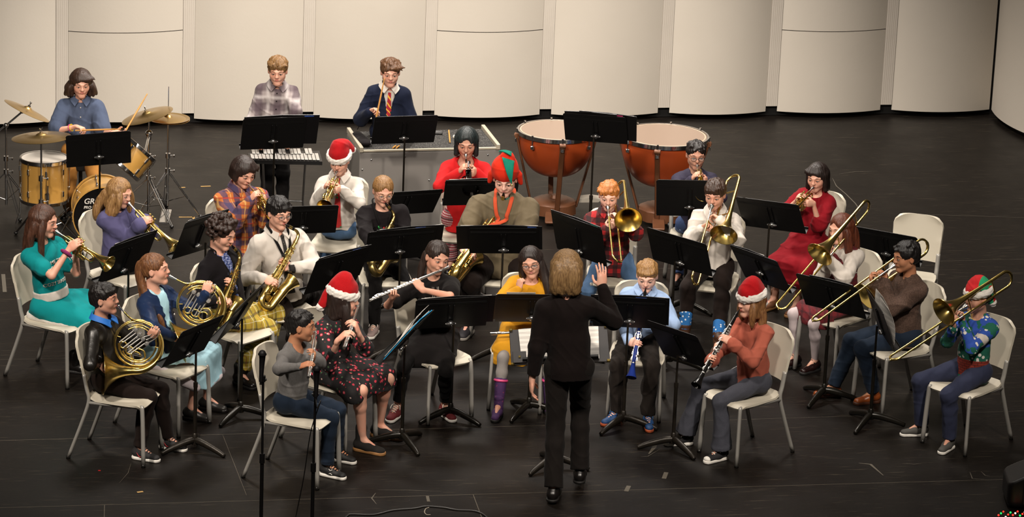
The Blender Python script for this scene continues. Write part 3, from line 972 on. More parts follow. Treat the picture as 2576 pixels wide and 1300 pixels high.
        for x in (-1, 1): S.ell(HP(x * .0105, .092, -.021), (.0075 * q, .009 * q, .0065 * q), R3, k=.007)
        S.cone(HP(-.017, .079, -.050), HP(.017, .079, -.050), .010 * q, k=.012)
        for x in (-1, 1): S.ell(HP(x * .073, -.010, -.006), (.010 * q, .019 * q, .031 * q), R3, k=.008)
        for x in (-1, 1): S.ell(HP(x * .083, -.002, -.002), (.006 * q, .010 * q, .016 * q), R3, k=.004, sub=True)
    def body(s, h=.0055):
        K, W = s.k, s.wide; S = Sdf(h)
        s.head_sdf(S)
        nr = .046 * s.hs * (1 + (W - 1) * .5)
        S.cone(s.T(0, -.02, s.TL * .74), s.neck1, nr * 1.25, nr, k=.03)
        L = s.TL
        S.cone(s.T(-s.sh_w * .75, 0, L * .70), s.T(s.sh_w * .75, 0, L * .70), .044 * K, k=.03)
        for x in (-1, 1): S.cone(s.T(x * .03, -.012, L * .79), s.T(x * s.sh_w * .8, -.006, L * .71), .032 * K, .036 * K, k=.03)
        S.cone(s.T(0, 0, L * .60), s.T(0, 0, L * .18), .112 * K * W, .098 * K * W, k=.04, flat=(s.f3, .68))
        S.cone(s.hipL, s.hipR, (s.pr - .004) * K * W, k=.03)
        for sd, (h_, kn, an, t, tk) in s.legs.items():
            S.cone(h_, kn, .070 * K * tk, .046 * K * tk, k=.02)
            m = kn.lerp(an, .32) - (t + V((0, 0, .2))) * .012 * K
            S.cone(kn, m, .045 * K * tk, .046 * K * tk, k=.02); S.cone(m, an, .044 * K * tk, .027 * K, k=.02)
            S.cone(an, an + t * .10 * K - V((0, 0, an.z * .55)), .027 * K, .022 * K, k=.02)
        for sd, (sh, el, wr) in s.arms.items():
            S.cone(sh, el, .040 * K, .032 * K, k=.02); S.cone(el, wr, .032 * K, .0205 * K, k=.012)
            s.hand_sdf(S, sd)
        s.shift(S)
        b = S.build('body', SKIN[s.skin], s.t)
        # eyes, brows, lips
        for x in (-1, 1):
            m = MB(); R3 = Matrix((s.hl, s.hf, s.hu)).transposed()
            q = s.hs
            m.slot(0).sph(s.loc(s.HP(x * .030, .0755, .005)), (.0135 * q, .0125 * q, .0065 * q), 14, 9, R3)
            m.slot(1).sph(s.loc(s.HP(x * .030, .0848, .0035)), (.0058 * q, .0042 * q, .0054 * q), 10, 7, R3)
            m.slot(2).tube([s.loc(s.HP(x * .0165, .083, .005)), s.loc(s.HP(x * .030, .0885, .0115)), s.loc(s.HP(x * .0445, .079, .0065))], .0017 * q, 6, 4)
            m.build('eye', [sclera_m, iris_m, lid_m], s.t)
            MB().tube([s.loc(s.HP(x * .015, .0890, .0295)), s.loc(s.HP(x * .031, .0865, .0335)), s.loc(s.HP(x * .048, .073, .0275))], [.0018 * q, .0026 * q, .0012 * q], 6, 4).build('eyebrow', s.brow_m, s.t)
        m = MB(); q = s.hs
        m.tube([s.loc(s.HP(-.021, .083, -.0485)), s.loc(s.HP(-.008, .0905, -.0455)), s.loc(s.HP(0, .091, -.047)), s.loc(s.HP(.008, .0905, -.0455)), s.loc(s.HP(.021, .083, -.0485))], [.001, .0036 * q, .0036 * q, .0036 * q, .001], 8, 4)
        m.tube([s.loc(s.HP(-.018, .083, -.0505)), s.loc(s.HP(0, .0905, -.0545)), s.loc(s.HP(.018, .083, -.0505))], [.001, .0044 * q, .001], 8, 5)
        m.build('lips', LIP[s.skin], s.t)
    def loc(s, p): return V(p) - s.o
    def shift(s, S):
        """move a finished field from world to the person's own space"""
        o = np.array(s.o)
        new = []
        for fn, lo, hi, k, sub in S.ops:
            new.append(((lambda f_: (lambda X, Y, Z: f_(X + o[0], Y + o[1], Z + o[2])))(fn), lo - o, hi - o, k, sub))
        S.ops = new
        if S.fx is not None:
            g = S.fx; S.fx = lambda X, Y, Z: g(X + o[0], Y + o[1], Z + o[2])
    # ---- hair
    def hair(s, m, style='short', length=0.0, fringe='none', vol=1.0, part=0.0, parent=None):
        s.brow_m = s.brow_m if hasattr(s, 'brow_m') else m
        q = s.hs; R3 = (s.hl, s.hf, s.hu); HP = s.HP; S = Sdf(.0055)
        rng = random.Random(int(abs(s.head.x) * 1000) + 5)
        S.ell(HP(0, -.018, .038), (.086 * q * vol, .101 * q * vol, .086 * q * vol), R3, k=.015)
        S.ell(HP(0, -.045, -.005), (.074 * q * vol, .070 * q * vol, .075 * q), R3, k=.02)
        if style in ('bob', 'long', 'shag'):
            lo = -length
            for x in (-1, 1):
                S.cone(HP(x * .066 * vol, -.005, .03), HP(x * .072 * vol, .012, max(lo, -.10)), .026 * q, .022 * q, k=.02, flat=(s.hf, 1.5))
                S.cone(HP(x * .045 * vol, -.055, .02), HP(x * .055 * vol, -.050, max(lo, -.12)), .042 * q, .036 * q, k=.03)
            S.cone(HP(0, -.075, .02), HP(0, -.065, max(lo, -.12)), .045 * q, .040 * q, k=.03)
        if style == 'afro':
            for i in range(190):
                a = rng.uniform(0, 6.28); z = rng.uniform(-.45, 1); r = math.sqrt(1 - z * z)
                px_, py_ = r * math.cos(a), r * math.sin(a)
                if py_ > .45 and z < .35: continue
                ro = rng.uniform(.95, 1.22)
                c = HP(px_ * .092 * ro, -.02 + py_ * .102 * ro, .035 + z * .094 * ro)
                S.ell(c, (.018 * q * rng.uniform(.7, 1.2),) * 3, k=.004)
        # clear the face
        if style != 'none':
            S.ell(HP(0, .125, -.045), (.073 * q, .090 * q, .105 * q), R3, k=.012, sub=True)
            S.ell(HP(0, .130, .030), (.056 * q, .062 * q, .042 * q), R3, k=.012, sub=True)
        if style in ('short', 'tied', 'afro'):
            S.box(HP(0, .0, -.115), (.2, .2, .06 * q), R3, k=.015, sub=True)
            for x in (-1, 1): S.ell(HP(x * .090, .018, -.040), (.035 * q, .060 * q, .055 * q), R3, k=.012, sub=True)
        if fringe != 'none':
            n = 15; yl = .036 if fringe == 'full' else .046
            for i in range(n):
                t = (i / (n - 1)) * 2 - 1; x0 = t * .045; x1 = t * .060 + (part if fringe == 'swept' else 0) * .022
                yo = .076 - .030 * t * t
                zl = yl + rng.uniform(-.012, .012) + (.016 * abs(t - .0) if fringe == 'swept' else 0)
                S.cone(HP(x0 * .8, yo - .040, .102), HP(x1, yo - .004, .070), .013 * q, .010 * q, k=.010)
                S.cone(HP(x1, yo - .004, .070), HP(x1 + (part or 0) * .012 + rng.uniform(-.006, .006), yo + .004, zl), .0085 * q, .0035 * q, k=.005)
        else:
            S.ell(HP(0, .128, .052), (.058 * q, .060 * q, .050 * q), R3, k=.02, sub=True)
        if style == 'short':
            for i in range(26):
                a = rng.uniform(0, 6.28); z = rng.uniform(.35, .98); r = math.sqrt(1 - z * z)
                c = HP(r * math.cos(a) * .078 * vol, -.02 + r * math.sin(a) * .094 * vol, .038 + z * .078 * vol)
                e_ = c + s.H(rng.uniform(-.02, .02), .022, rng.uniform(-.004, .008))
                S.cone(c, e_, .011 * q, .006 * q, k=.014)
        hd = np.array(s.head); A = [np.array(v) for v in (s.hl, s.hf, s.hu)]
        ph = rng.uniform(0, 6)
        def fx(X, Y, Z):
            dx, dy, dz = X - hd[0], Y - hd[1], Z - hd[2]
            x = dx * A[0][0] + dy * A[0][1] + dz * A[0][2]; y = dx * A[1][0] + dy * A[1][1] + dz * A[1][2]; z = dx * A[2][0] + dy * A[2][1] + dz * A[2][2]
            a = np.arctan2(x, y - .0 + .35 * np.maximum(z, 0))
            return (.0013 * np.sin(19 * a + ph + 22 * z + 3 * np.sin(40 * z + 5 * a)) + .0008 * np.sin(47 * a - 30 * z + ph)) * (1.7 if style in ('short', 'tied') else 1 if style != 'afro' else .3)
        S.fx = fx
        s.shift(S)
        h = S.build('hair', m, s.t)
        return h
    def locks(s, m, paths, name='hair', r=.03, flat=.6):
        """long hair: tapering locks following given points (head space or world)"""
        S = Sdf(.006); rng = random.Random(11)
        for P, ra, rb in paths:
            P = catmull(P, 4); n = len(P)
            for i in range(n - 1):
                t0 = i / (n - 1); t1 = (i + 1) / (n - 1)
                S.cone(P[i], P[i + 1], ra + (rb - ra) * t0, ra + (rb - ra) * t1, k=.02)
        def fx(X, Y, Z):
            return .0016 * np.sin(170 * X + 90 * Y + 9 * Z) + .0012 * np.sin(110 * X - 190 * Y + 14 * Z)
        S.fx = fx; s.shift(S)
        return S.build(name, m, s.t)
    # ---- clothes
    def _fx(s, S, amp=.004, seed=1):
        rng = np.random.RandomState(seed + int(abs(s.head.x) * 100))
        W = rng.normal(0, 1, (5, 3)); W /= np.linalg.norm(W, axis=1)[:, None]; W[:, 2] *= 1.0
        fr = (28, 38, 52, 70, 24)
        def fx(X, Y, Z):
            o = 0
            for (a, b, c), f_ in zip(W, fr): o = o + np.sin(f_ * (a * X + b * Y + c * Z) + 2.2 * np.sin(9 * (b * X - a * Y + c * Z)))
            r = 1 - np.abs(np.sin(19 * (W[0][0] * X + W[0][1] * Y + W[0][2] * Z) + 3.0 * np.sin(11 * (W[1][0] * X + W[1][1] * Y + W[1][2] * Z)) + 1.7 * np.sin(17 * Z + 5 * X)))
            return amp * .42 * o / 1.6 - amp * .9 * r ** 3
        S.fx = fx
    def top(s, m, name='shirt', off=.013, sleeve=1.0, hem=0.0, neck=0.0, deep=0.0, open_=None, loose=1.0, cuff=None, amp=.004, h=.0065, arms=True, slo=0.0, untuck=0.0, sleeveR=None):
        """sleeve: 1 reaches the wrist, .5 the elbow; hem: below (+) the hips in m; neck: scoop size"""
        K, W, L = s.k, s.wide, s.TL; S = Sdf(h); hr = .130 if s.hip.z > .7 else .128
        S.cone(s.T(-s.sh_w * .80, -.004, L * .70), s.T(s.sh_w * .80, -.004, L * .70), .047 * K + off * .7, k=.03)
        for x in (-1, 1): S.cone(s.T(x * .03, -.012, L * .80), s.T(x * s.sh_w * .85, -.006, L * .715), .036 * K + off * .5, .040 * K + off * .6, k=.03)
        S.cone(s.T(-.02, -.01, L * .78), s.T(.02, -.01, L * .78), .050 * K + off * .4, k=.04)
        S.cone(s.T(0, .004, L * .61), s.T(0, .012 * W, L * .25), .124 * K * W * loose + off, .114 * K * W * loose + off, k=.05, flat=(s.f3, .72 + .12 * (W - 1) * 2))
        S.cone(s.T(0, .010, L * .28), s.hip + s.up * .02 - V((0, 0, hem)), .114 * K * W * loose + off, hr * K * W * loose + off, k=.04, flat=(s.f3, .86))
        S.cone(s.hip + s.up * .02 - V((0, 0, hem)), s.hip - V((0, 0, hem + .05)), hr * K * W * loose + off, k=.01, flat=(s.f3, .86))
        for sd, (sh, el, wr) in (s.arms.items() if arms else ()):
            sv = sleeve if sd == 'L' or sleeveR is None else sleeveR
            ro = off + slo
            if sv >= .5:
                S.cone(sh, el, .037 * K * (1 + (W - 1) * .6) + ro, .032 * K + ro, k=.03)
                e = el.lerp(wr, (sv - .5) * 2 * .97)
                S.cone(el, e, .033 * K + ro, .025 * K + ro * .6, k=.015)
                if cuff: S.cone(e - (e - el).normalized() * .03, e, .026 * K + ro + cuff, k=.004)
            else:
                S.cone(sh, sh.lerp(el, sv * 2), .041 * K * (1 + (W - 1) * .6) + ro, .040 * K + ro * 1.1, k=.03)
        # collar opening
        nn = s.neck0 + s.f3 * .03
        S.ell(s.T(0, .03 + neck * .3, L * .86 - deep * .5), (.050 * s.hs + neck, .052 * s.hs + neck * .6, .035 + deep), (s.l3, s.f3, s.up), k=.008, sub=True)
        if open_:
            # a jacket's front opening: a V down to the waist
            t0, w_ = open_
            for i in range(7):
                u = i / 6
                S.cone(s.T(0, .12 * K * W, L * (.80 - (.80 - t0) * u)), s.T(0, .22 * K, L * (.80 - (.80 - t0) * u)), w_ * (1 - u * .85), k=.004, sub=True)
        # bottom hem cut
        S.box(s.hip - V((0, 0, hem + .2 + .045)), (.4, .4, .2), (s.l, s.f, V((0, 0, 1))), k=.004, sub=True)
        s._fx(S, amp, len(name)); s.shift(S)
        return S.build(name, m, s.t)
    def surf(s, o, p, off=.004, d=None):
        """the point of a garment straight in front of p"""
        from mathutils.bvhtree import BVHTree
        if getattr(s, '_bo', None) is not o:
            me = o.data; s._bv = BVHTree.FromPolygons([v.co.copy() for v in me.vertices], [list(q.vertices) for q in me.polygons]); s._bo = o
        d = d or s.f3
        h = s._bv.ray_cast(s.loc(p) + d * .5, -d)
        return (h[0] + d * off + s.o) if h[0] is not None and h[3] < .62 else V(p)
    def collar(s, m, name='collar', w_=.045):
        K = s.hs; b = MB()
        T = s.T; L = s.TL
        # a stand collar with two points
        for x in (-1, 1):
            P = [T(x * .004, -.072 * K, L * .955), T(x * .054 * K, -.045 * K, L * .95), T(x * .062 * K, .004, L * .925), T(x * .045 * K, .052 * K, L * .885), T(x * .012 * K, .074 * K, L * .850)]
            Q = [T(x * .004, -.088 * K, L * .88), T(x * .075 * K, -.058 * K, L * .88), T(x * .092 * K, .006, L * .865), T(x * .082 * K, .070 * K, L * .83), T(x * .050 * K, .106 * K, L * .765)]
            P = catmull(P, 4); Q = catmull(Q, 4)
            def fn(u, v, P=P, Q=Q):
                i = min(int(round(u * (len(P) - 1))), len(P) - 1); return s.loc(P[i].lerp(Q[i], v))
            b.grid(fn, len(P) - 1, 3, .006)
        return b.build(name, m, s.t)
    def tie(s, m, length=.9, width=.028, on=None):
        lo = .80 - .74 * length
        b = MB(); L = s.TL; T = s.T; K = s.k; W = s.wide
        F = lambda x, z, o_: s.surf(on, T(x, 0, L * z), o_) if on is not None else T(x, (.118 * K * W * .74) + .02, L * z)
        top_ = F(0, .80, .010)
        P = [top_] + [F(0, .80 - (.80 - lo) * t, .007) for t in (.25, .5, .75, 1)]
        wd = [.014, .016, width, width * 1.25, width * 1.5]
        P2 = catmull(P, 5); n = len(P2)
        def fn(u, v):
            i = min(int(round(u * (n - 1))), n - 1); t = i / (n - 1) * 4; j = min(int(t), 3); w_ = wd[j] + (wd[j + 1] - wd[j]) * (t - j)
            return s.loc(P2[i] + s.l3 * ((v * 2 - 1) * w_ * K))
        b.grid(fn, n - 1, 4)
        if on is not None:
            b.v = [s.loc(s.surf(on, v + s.o, .009)) for v in b.v]
        b.sph(s.loc(top_ + s.up * .008), (.017 * K, .011 * K, .017 * K), 10, 7)
        return b.build('necktie', m, s.t)
    def pants(s, m, name='trousers', off=.010, length=1.0, flare=1.0, amp=.004, h=.0065, cuff=0.0, waist=.12):
        K, W = s.k, s.wide; S = Sdf(h)
        S.cone(s.hipL, s.hipR, s.pr * K * W + off, k=.03)
        S.cone(s.hip, s.hip + s.up * waist * K, .105 * K * W + off, .102 * K * W + off * .5, k=.03, flat=(s.f3, .76))
        for sd, (h_, kn, an, t, tk) in s.legs.items():
            S.cone(h_, kn, .076 * K * tk + off, .052 * K * tk + off, k=.02)
            e = kn.lerp(an, min(length, 1.0))
            m_ = kn.lerp(an, .32 * length) - t * .010 * K
            r2 = (.040 * K * tk + off) * flare if length > .5 else .05 * K
            S.cone(kn, m_, .052 * K * tk + off, .049 * K * tk + off * 1.0, k=.02); S.cone(m_, e, .049 * K * tk + off, r2, k=.02)
            if cuff: S.cone(e - (e - kn).normalized() * cuff, e, r2 + .004, k=.003)
            d = (e - kn).normalized(); Rb = frame(d)
            S.box(e + d * .06, (.06, .12, .12), Rb, rd=.001, k=.003, sub=True)
        s._fx(S, amp, 7); s.shift(S)
        return S.build(name, m, s.t)
    def skirt(s, m, name='skirt', reach=1.0, drop=.10, spread=1.35, off=.02, hemm=None, waist=.16, amp=.006, thick=1.0, drape=False):
        """cloth over the lap: from the waist over both thighs, hanging past the knees"""
        K, W = s.k, s.wide; S = Sdf(.0075)
        (hL, kL, aL, tL, _), (hR, kR, aR, tR, _) = s.legs['L'], s.legs['R']
        S.cone(s.hip + s.up * waist * K, s.hip, .095 * K * W + off * .5, .125 * K * W + off, k=.05, flat=(s.f3, .8))
        n = 6; mid = (kL + kR) / 2
        hem = []
        for i in range(n + 1):
            t = i / n; e = kR.lerp(kL, t); e = mid + (e - mid) * spread
            e = s.hip + (e - s.hip) * reach
            hp = s.hipR.lerp(s.hipL, t)
            S.cone(hp, e, .085 * K * thick + off, .052 * K * thick + off, k=.03)
            dn = V((0, 0, -1)) * drop + s.f * .015
            S.cone(e, e + dn, .050 * K + off, .048 * K + off, k=.03)
            hem.append(e + dn)
        side = []
        for sg in (-1, 1):
            a = s.hip + s.l * sg * .13 * K * W; b_ = hem[0] if sg < 0 else hem[-1]
            S.cone(a, b_ , .07 * K, .045 * K, k=.03)
        if drape:
            # cloth falling over the near edge of the seat and past both knees
            zz = V((0, 0, 1)); kz = kR.z - .035; fl_ = lambda p_, z: V((p_.x, p_.y, z))
            PL = [fl_(s.hip - s.l * .15 * K - s.f * .06, .475), fl_(s.hip.lerp(kR, .4) - s.l * .13 * K, .455), fl_(s.hip.lerp(kR, .8) - s.l * .12 * K, .42), fl_(kR - s.l * .06 * K + s.f * .05 * K, kz),
                  fl_(kR + s.f * .075 * K, kz), fl_(mid + s.f * .085 * K, kz), fl_(kL + s.f * .075 * K, kz), fl_(kL + s.l * .06, kz)]
            up_ = [s.hipR, s.hipR.lerp(kR, .45), s.hipR.lerp(kR, .8), kR, kR, mid, kL, kL]
            PP = catmull(PL, 3); UU = catmull(up_, 3)
            for a_, b_ in zip(UU, PP): S.cone(a_, b_, .075 * K, .030, k=.03)
            s._fx(S, .004, 9); s.shift(S); o = S.build(name, m, s.t)
            S2 = Sdf(.006)
            for a_, b_ in zip(PP[:-1], PP[1:]): S2.cone(a_ - zz * .014, b_ - zz * .014, .040, k=.015)
            s._fx(S2, .004, 3); s.shift(S2); S2.build('hem', hemm, s.t); return o
        S.box(s.hip - V((0, 0, .32 + .075)), (.24, .20, .32), (s.l, s.f, V((0, 0, 1))), k=.01, sub=True)
        # cut the hem level just above the seat front
        zc = min(p.z for p in hem) - .02
        S.box(V((mid.x, mid.y, zc - .25)), (.6, .6, .25), None, k=.004, sub=True)
        s._fx(S, amp, 9); s.shift(S)
        o = S.build(name, m, s.t)
        if hemm is not None:
            S2 = Sdf(.007)
            pts = [s.hip + s.l * -.15 * K - V((0, 0, .05))] + hem + [s.hip + s.l * .15 * K - V((0, 0, .05))]
            for i in range(len(hem) - 1): S2.cone(V((hem[i].x, hem[i].y, zc + .012)) + s.f * .045 * K, V((hem[i + 1].x, hem[i + 1].y, zc + .012)) + s.f * .045 * K, .028, k=.02)
            for sg, h_ in ((-1, hem[0]), (1, hem[-1])):
                a = s.hip + s.l * sg * .165 * K; S2.cone(V((h_.x, h_.y, zc + .015)) + s.l * sg * .07, V((a.x, a.y, .465)), .034, k=.02)
            s._fx(S2, .006, 3); s.shift(S2); S2.build('hem', hemm, s.t)
        return o
    def shoes(s, m, sole_m=None, name='shoe', tall=.0, lace=None, sock=1, ln=.168, pitch=None, toe_m=None, heel=0.0, swoosh=None, strap=None, wide=1.0):
        if sock and tall < .04: s.socks(DARK_SOCK if sock == 1 else sock, .72, 1.0, .0315)
        for sd, (h_, kn, an, t, tk) in s.legs.items():
            K = s.k; S = Sdf(.005); l = V((-t.y, t.x, 0))
            gz = V((an.x, an.y, max(0, an.z - .085)))
            R3 = (t, l, V((0, 0, 1)))
            P = lambda x, y, z: gz + t * x * K + l * y * K + V((0, 0, z))
            S.cone(P(-.035, 0, .045), P(.05, 0, .040), .038 * K * wide, .038 * K * wide, k=.02)
            S.cone(P(.05, 0, .036), P(ln - .02, 0, .026), .041 * K * wide, .036 * K * wide, k=.03, flat=((0, 0, 1), .75))
            S.cone(P(-.02, 0, .05), P(-.012, 0, .075 + tall), .034 * K, .034 * K + (.009 if tall else 0), k=.02)
            S.box(gz - V((0, 0, .1)), (.3, .3, .1), None, k=.001, sub=True)
            if tall < .02: S.ell(P(-.008, 0, .098), (.030 * K, .026 * K, .026), R3, k=.004, sub=True)
            s.shift(S)
            o = S.build(name, m, s.t)
            S2 = Sdf(.005)
            S2.cone(P(-.030, 0, .012 + heel * .5), P(ln - .018, 0, .012), .044 * K * wide, .041 * K * wide, k=.01)
            S2.box(P(.05, 0, .022 + .1), (.3, .3, .1), R3, k=.001, sub=True)
            S2.box(gz - V((0, 0, .1)), (.3, .3, .1), None, k=.001, sub=True)
            s.shift(S2); put('sole', S2.mesh('sole', sole_m or rubber_w), o)
            if lace:
                b = MB()
                for j in range(4):
                    x = .035 + j * .019; z = .095 - j * .009
                    b.tube([s.loc(P(x, -.022, z - .012)), s.loc(P(x + .008, 0, z)), s.loc(P(x, .022, z - .012))], .0032, 6, 3)
                b.tube([s.loc(P(.03, -.004, .102)), s.loc(P(.035, -.034, .090)), s.loc(P(.052, -.042, .066))], .003, 6, 3)
                b.tube([s.loc(P(.03, .004, .102)), s.loc(P(.035, .034, .090)), s.loc(P(.052, .042, .066))], .003, 6, 3)
                put('laces', b.mesh('laces', lace), o)
            if toe_m:
                put('toe_cap', MB().sph(s.loc(P(ln - .012, 0, .028)), (.030 * K, .037 * K, .020), 12, 8, Matrix((t, l, V((0, 0, 1)))).transposed()).mesh('toe_cap', toe_m), o)
            if swoosh:
                b = MB()
                for y in (-1, 1): b.tube([s.loc(P(-.01, y * .040, .055)), s.loc(P(.02, y * .043, .030)), s.loc(P(.07, y * .0405, .044))], [.002, .006, .001], 6, 4, flat=.5)
                put('stripe', b.mesh('stripe', swoosh), o)
            if strap:
                put('strap', MB().tube([s.loc(P(.03, -.043, .045)), s.loc(P(.035, 0, .092)), s.loc(P(.03, .043, .045))], .008, 8, 5, flat=.4).mesh('strap', strap), o)
    def socks(s, m, lo=.5, hi=1.0, r=.031, name='sock', amp=0, calf=False):
        for sd, (h_, kn, an, t, tk) in s.legs.items():
            S = Sdf(.006); K = s.k
            a = kn.lerp(an, lo); b_ = kn.lerp(an, hi)
            if calf:
                mm = kn.lerp(an, .32) - (t + V((0, 0, .2))) * .012 * K
                if lo < 0: S.cone(h_, kn, .074 * K * tk, .050 * K * tk, k=.02)
                S.cone(kn if lo <= .05 else a, mm, .049 * K * tk, .050 * K * tk, k=.02); S.cone(mm, an, .048 * K * tk, .031 * K, k=.02)
            else: S.cone(a, b_, r * K * 1.15, r * K, k=.01)
            s.shift(S); S.build(name, m, s.t)
    def boots(s, m, sole_m=None, top=.45, name='boot', band=None, r=.05):
        s.shoes(m, sole_m, name='shoe' if name == 'shoe' else name, tall=.06, sock=None)
        for sd, (h_, kn, an, t, tk) in s.legs.items():
            S = Sdf(.0055); K = s.k; a = an.lerp(kn, top)
            S.cone(an - V((0, 0, .02)), a, (r - .008) * K, (r + .006) * K, k=.01)
            S.cone(a, a + (kn - an).normalized() * .06, (r - .004) * K, k=.004, sub=True)
            s.shift(S); S.build('boot_shaft', m, s.t)
            if band:
                d, s1, s2 = frame(kn - an)
                b = MB().tube([s.loc(a) + (s1 * math.cos(q * .524) + s2 * math.sin(q * .524)) * (r + .006) * K for q in range(12)], .009, 8, 2, closed=True)
                b.build('boot_rim', band, s.t)
    def band(s, m, z0, z1, ex, name='belt', off=.013):
        K, W, L = s.k, s.wide, s.TL; S = Sdf(.0065)
        S.cone(s.T(0, .010, L * z1), s.T(0, .006, L * z0), .114 * K * W + off + ex, .118 * K * W + off + ex, k=.01, flat=(s.f3, .84))
        for z, d in ((z1, 1), (z0, -1)): S.box(s.T(0, 0, L * z + d * .1), (.3, .3, .1), (s.l3, s.f3, s.up), k=.003, sub=True)
        s.shift(S); return S.build(name, m, s.t)
    # ---- accessories
    def glasses(s, m=None, rx=.021, ry=.015, rnd=3.0):
        m = m or glass_frame_m; b = MB(); q = s.hs
        for x in (-1, 1):
            P = []
            for i in range(20):
                a = 2 * math.pi * i / 20; c, s_ = math.cos(a), math.sin(a)
                rr = (abs(c) ** rnd + abs(s_) ** rnd) ** (-1 / rnd)
                P.append(s.loc(s.HP(x * .032 + rx * rr * c, .100 - .006 * abs(x * .032 + rx * rr * c) / .05, .004 + ry * rr * s_)))
            b.slot(0).tube(P, .0017 * q, 6, closed=True)
            b.tube([s.loc(s.HP(x * (.031 + rx), .095, .010)), s.loc(s.HP(x * .072, .05, .010)), s.loc(s.HP(x * .077, -.005, .008))], .0016 * q, 6)
            c = s.loc(s.HP(x * .032, .099, .004))
            b.slot(1); o = len(b.v); b._add([c] + [p for p in P], [[0, 1 + i, 1 + (i + 1) % 20] for i in range(20)])
        b.slot(0).tube([s.loc(s.HP(-.012, .099, .008)), s.loc(s.HP(0, .103, .010)), s.loc(s.HP(.012, .099, .008))], .0017 * q, 6)
        b.build('glasses', [m, lens_m], s.t)
    def santa_hat(s, tip, red='b3131a', rim_m=None, tall=.13, tilt=0.0, body_m=None, pom_m=None, low=.047):
        """tip: world point the floppy end hangs to"""
        q = s.hs; R3 = (s.hl, s.hf, s.hu)
        body_m = body_m or HAT_RED; rim_m = rim_m or HAT_FUR
        S = Sdf(.006)
        S.ell(s.HP(0, -.012, .070), (.090 * q, .106 * q, (.060 + tall * .35) * q), R3, k=.02)
        top = s.HP(0, -.02, .085 + tall * .42)
        tp = V(tip)
        mid = (top + tp) / 2 + V((0, 0, .035)); 
        S.box(s.HP(0, 0, low - .055), (.2, .2, .05), R3, k=.003, sub=True)
        P = catmull([s.HP(0, -.015, .10), top, mid, tp], 5); n = len(P)
        for i in range(n - 1):
            a, b = i / (n - 1), (i + 1) / (n - 1)
            S.cone(P[i], P[i + 1], (.072 - .044 * min(1, a * 1.5)) * q, (.072 - .044 * min(1, b * 1.5)) * q, k=.02)
        s._fx(S, .005, 2); s.shift(S)
        hat = S.build('hat', body_m, s.t)
        S = Sdf(.006); N = 22
        for i in range(N):
            a, b = 2 * math.pi * i / N, 2 * math.pi * (i + 1) / N
            pa = s.HP(math.cos(a) * .083, -.012 + math.sin(a) * .099, low + .004 - .010 * math.sin(a)); pb = s.HP(math.cos(b) * .083, -.012 + math.sin(b) * .099, low + .004 - .010 * math.sin(b))
            S.cone(pa, pb, .020 * q, k=.012, flat=(s.hu, 1.35))
        rng = np.random.RandomState(4); Wv = rng.normal(0, 1, (6, 3)) * 170
        S.fx = lambda X, Y, Z: .0016 * sum(np.sin(a * X + b * Y + c * Z) for a, b, c in Wv) / 1.5
        fxk = S.fx
        s.shift(S); put('hat_brim', S.mesh('hat_brim', rim_m), hat)
        S = Sdf(.006); S.ell(tp, (.030,) * 3, k=.01); S.fx = fxk; s.shift(S); put('pompom', S.mesh('pompom', pom_m or rim_m), hat)
        return hat
def furmat(name, col):
    m, nt, b = _nt(name); B = NB(nt); v = B.obj()
    B.link(B.mix(B.noise(v, 120, 3), tuple(x * .72 for x in lin(col)[:3]) + (1,), lin(col)), b.inputs['Base Color'])
    b.inputs['Roughness'].default_value = .95; b.inputs['Sheen Weight'].default_value = .3
    B.bump(B.noise(v, 160, 4, .7), .9, .006, b); return m
HAT_RED = cloth('9c0e14', 'red_felt', fold=.5, weave=140, sheen=.1, var=.22)
HAT_FUR = furmat('white_fur_trim', 'e8e2da')
# ------------------------------------------------------------------ instruments (mouthpiece at the origin, the tube leading along +x, z up)
def metal(name, col, rough=.16):
    m, nt, b = _nt(name); B = NB(nt)
    b.inputs['Base Color'].default_value = lin(col); b.inputs['Metallic'].default_value = 1.0
    b.inputs['Roughness'].default_value = rough
    b.inputs['Coat Weight'].default_value = .3; b.inputs['Coat Roughness'].default_value = .08
    B.bump(B.noise(B.obj(), 30, 2), .06, .004, b)
    return m
brass = metal('lacquered_brass', 'dcc070', .24); silver = metal('silver_plate', 'e6e4e0', .26); dkbrass = metal('antique_brass', 'a8945c', .3)
blackm = mat('black_ebonite', '0d0c0c', .22); blue_plastic = mat('blue_plastic', '1b2f78', .2); pearl = mat('pearl_button', 'd8d4cc', .25)
silver_gloss = metal('bright_nickel', 'f0eeea', .34); black_lacq = metal('black_nickel', '2b2724', .2)
def arc(c, r, a0, a1, n=8, pl='xz', y=0):
    o = []
    for i in range(n + 1):
        a = R_(a0 + (a1 - a0) * i / n)
        if pl == 'xz': o.append((c[0] + r * math.cos(a), y, c[1] + r * math.sin(a)))
        elif pl == 'xy': o.append((c[0] + r * math.cos(a), c[1] + r * math.sin(a), y))
    return o
def flare(x0, x1, r0, r1, n=12, p=3.2, lip=.002):
    """bell profile along +x"""
    pr = []
    for i in range(n + 1):
        t = i / n; pr.append((r0 + (r1 - r0) * (.18 * t + .82 * t ** p), x0 + (x1 - x0) * t))
    out = pr + [(r1 + lip, x1 + .0005), (r1 + lip, x1 - .0015)] 
    return out
def bell_mb(m, o, ax, L, r0, r1, p=3.2, seg=32):
    pr = flare(0, L, r0, r1, p=p)
    m.lathe(pr, o, ax, seg)
    m.lathe([(max(r - .0012, .001), h) for r, h in pr[:-2]], o, ax, seg)
    return m
def root(name, cat): r = bpy.data.objects.new(name, None); r['category'] = cat; return r
def part(r, name, mb, mt, auto=50): return put(name, mb.mesh(name, mt, auto=auto), r, link=False)

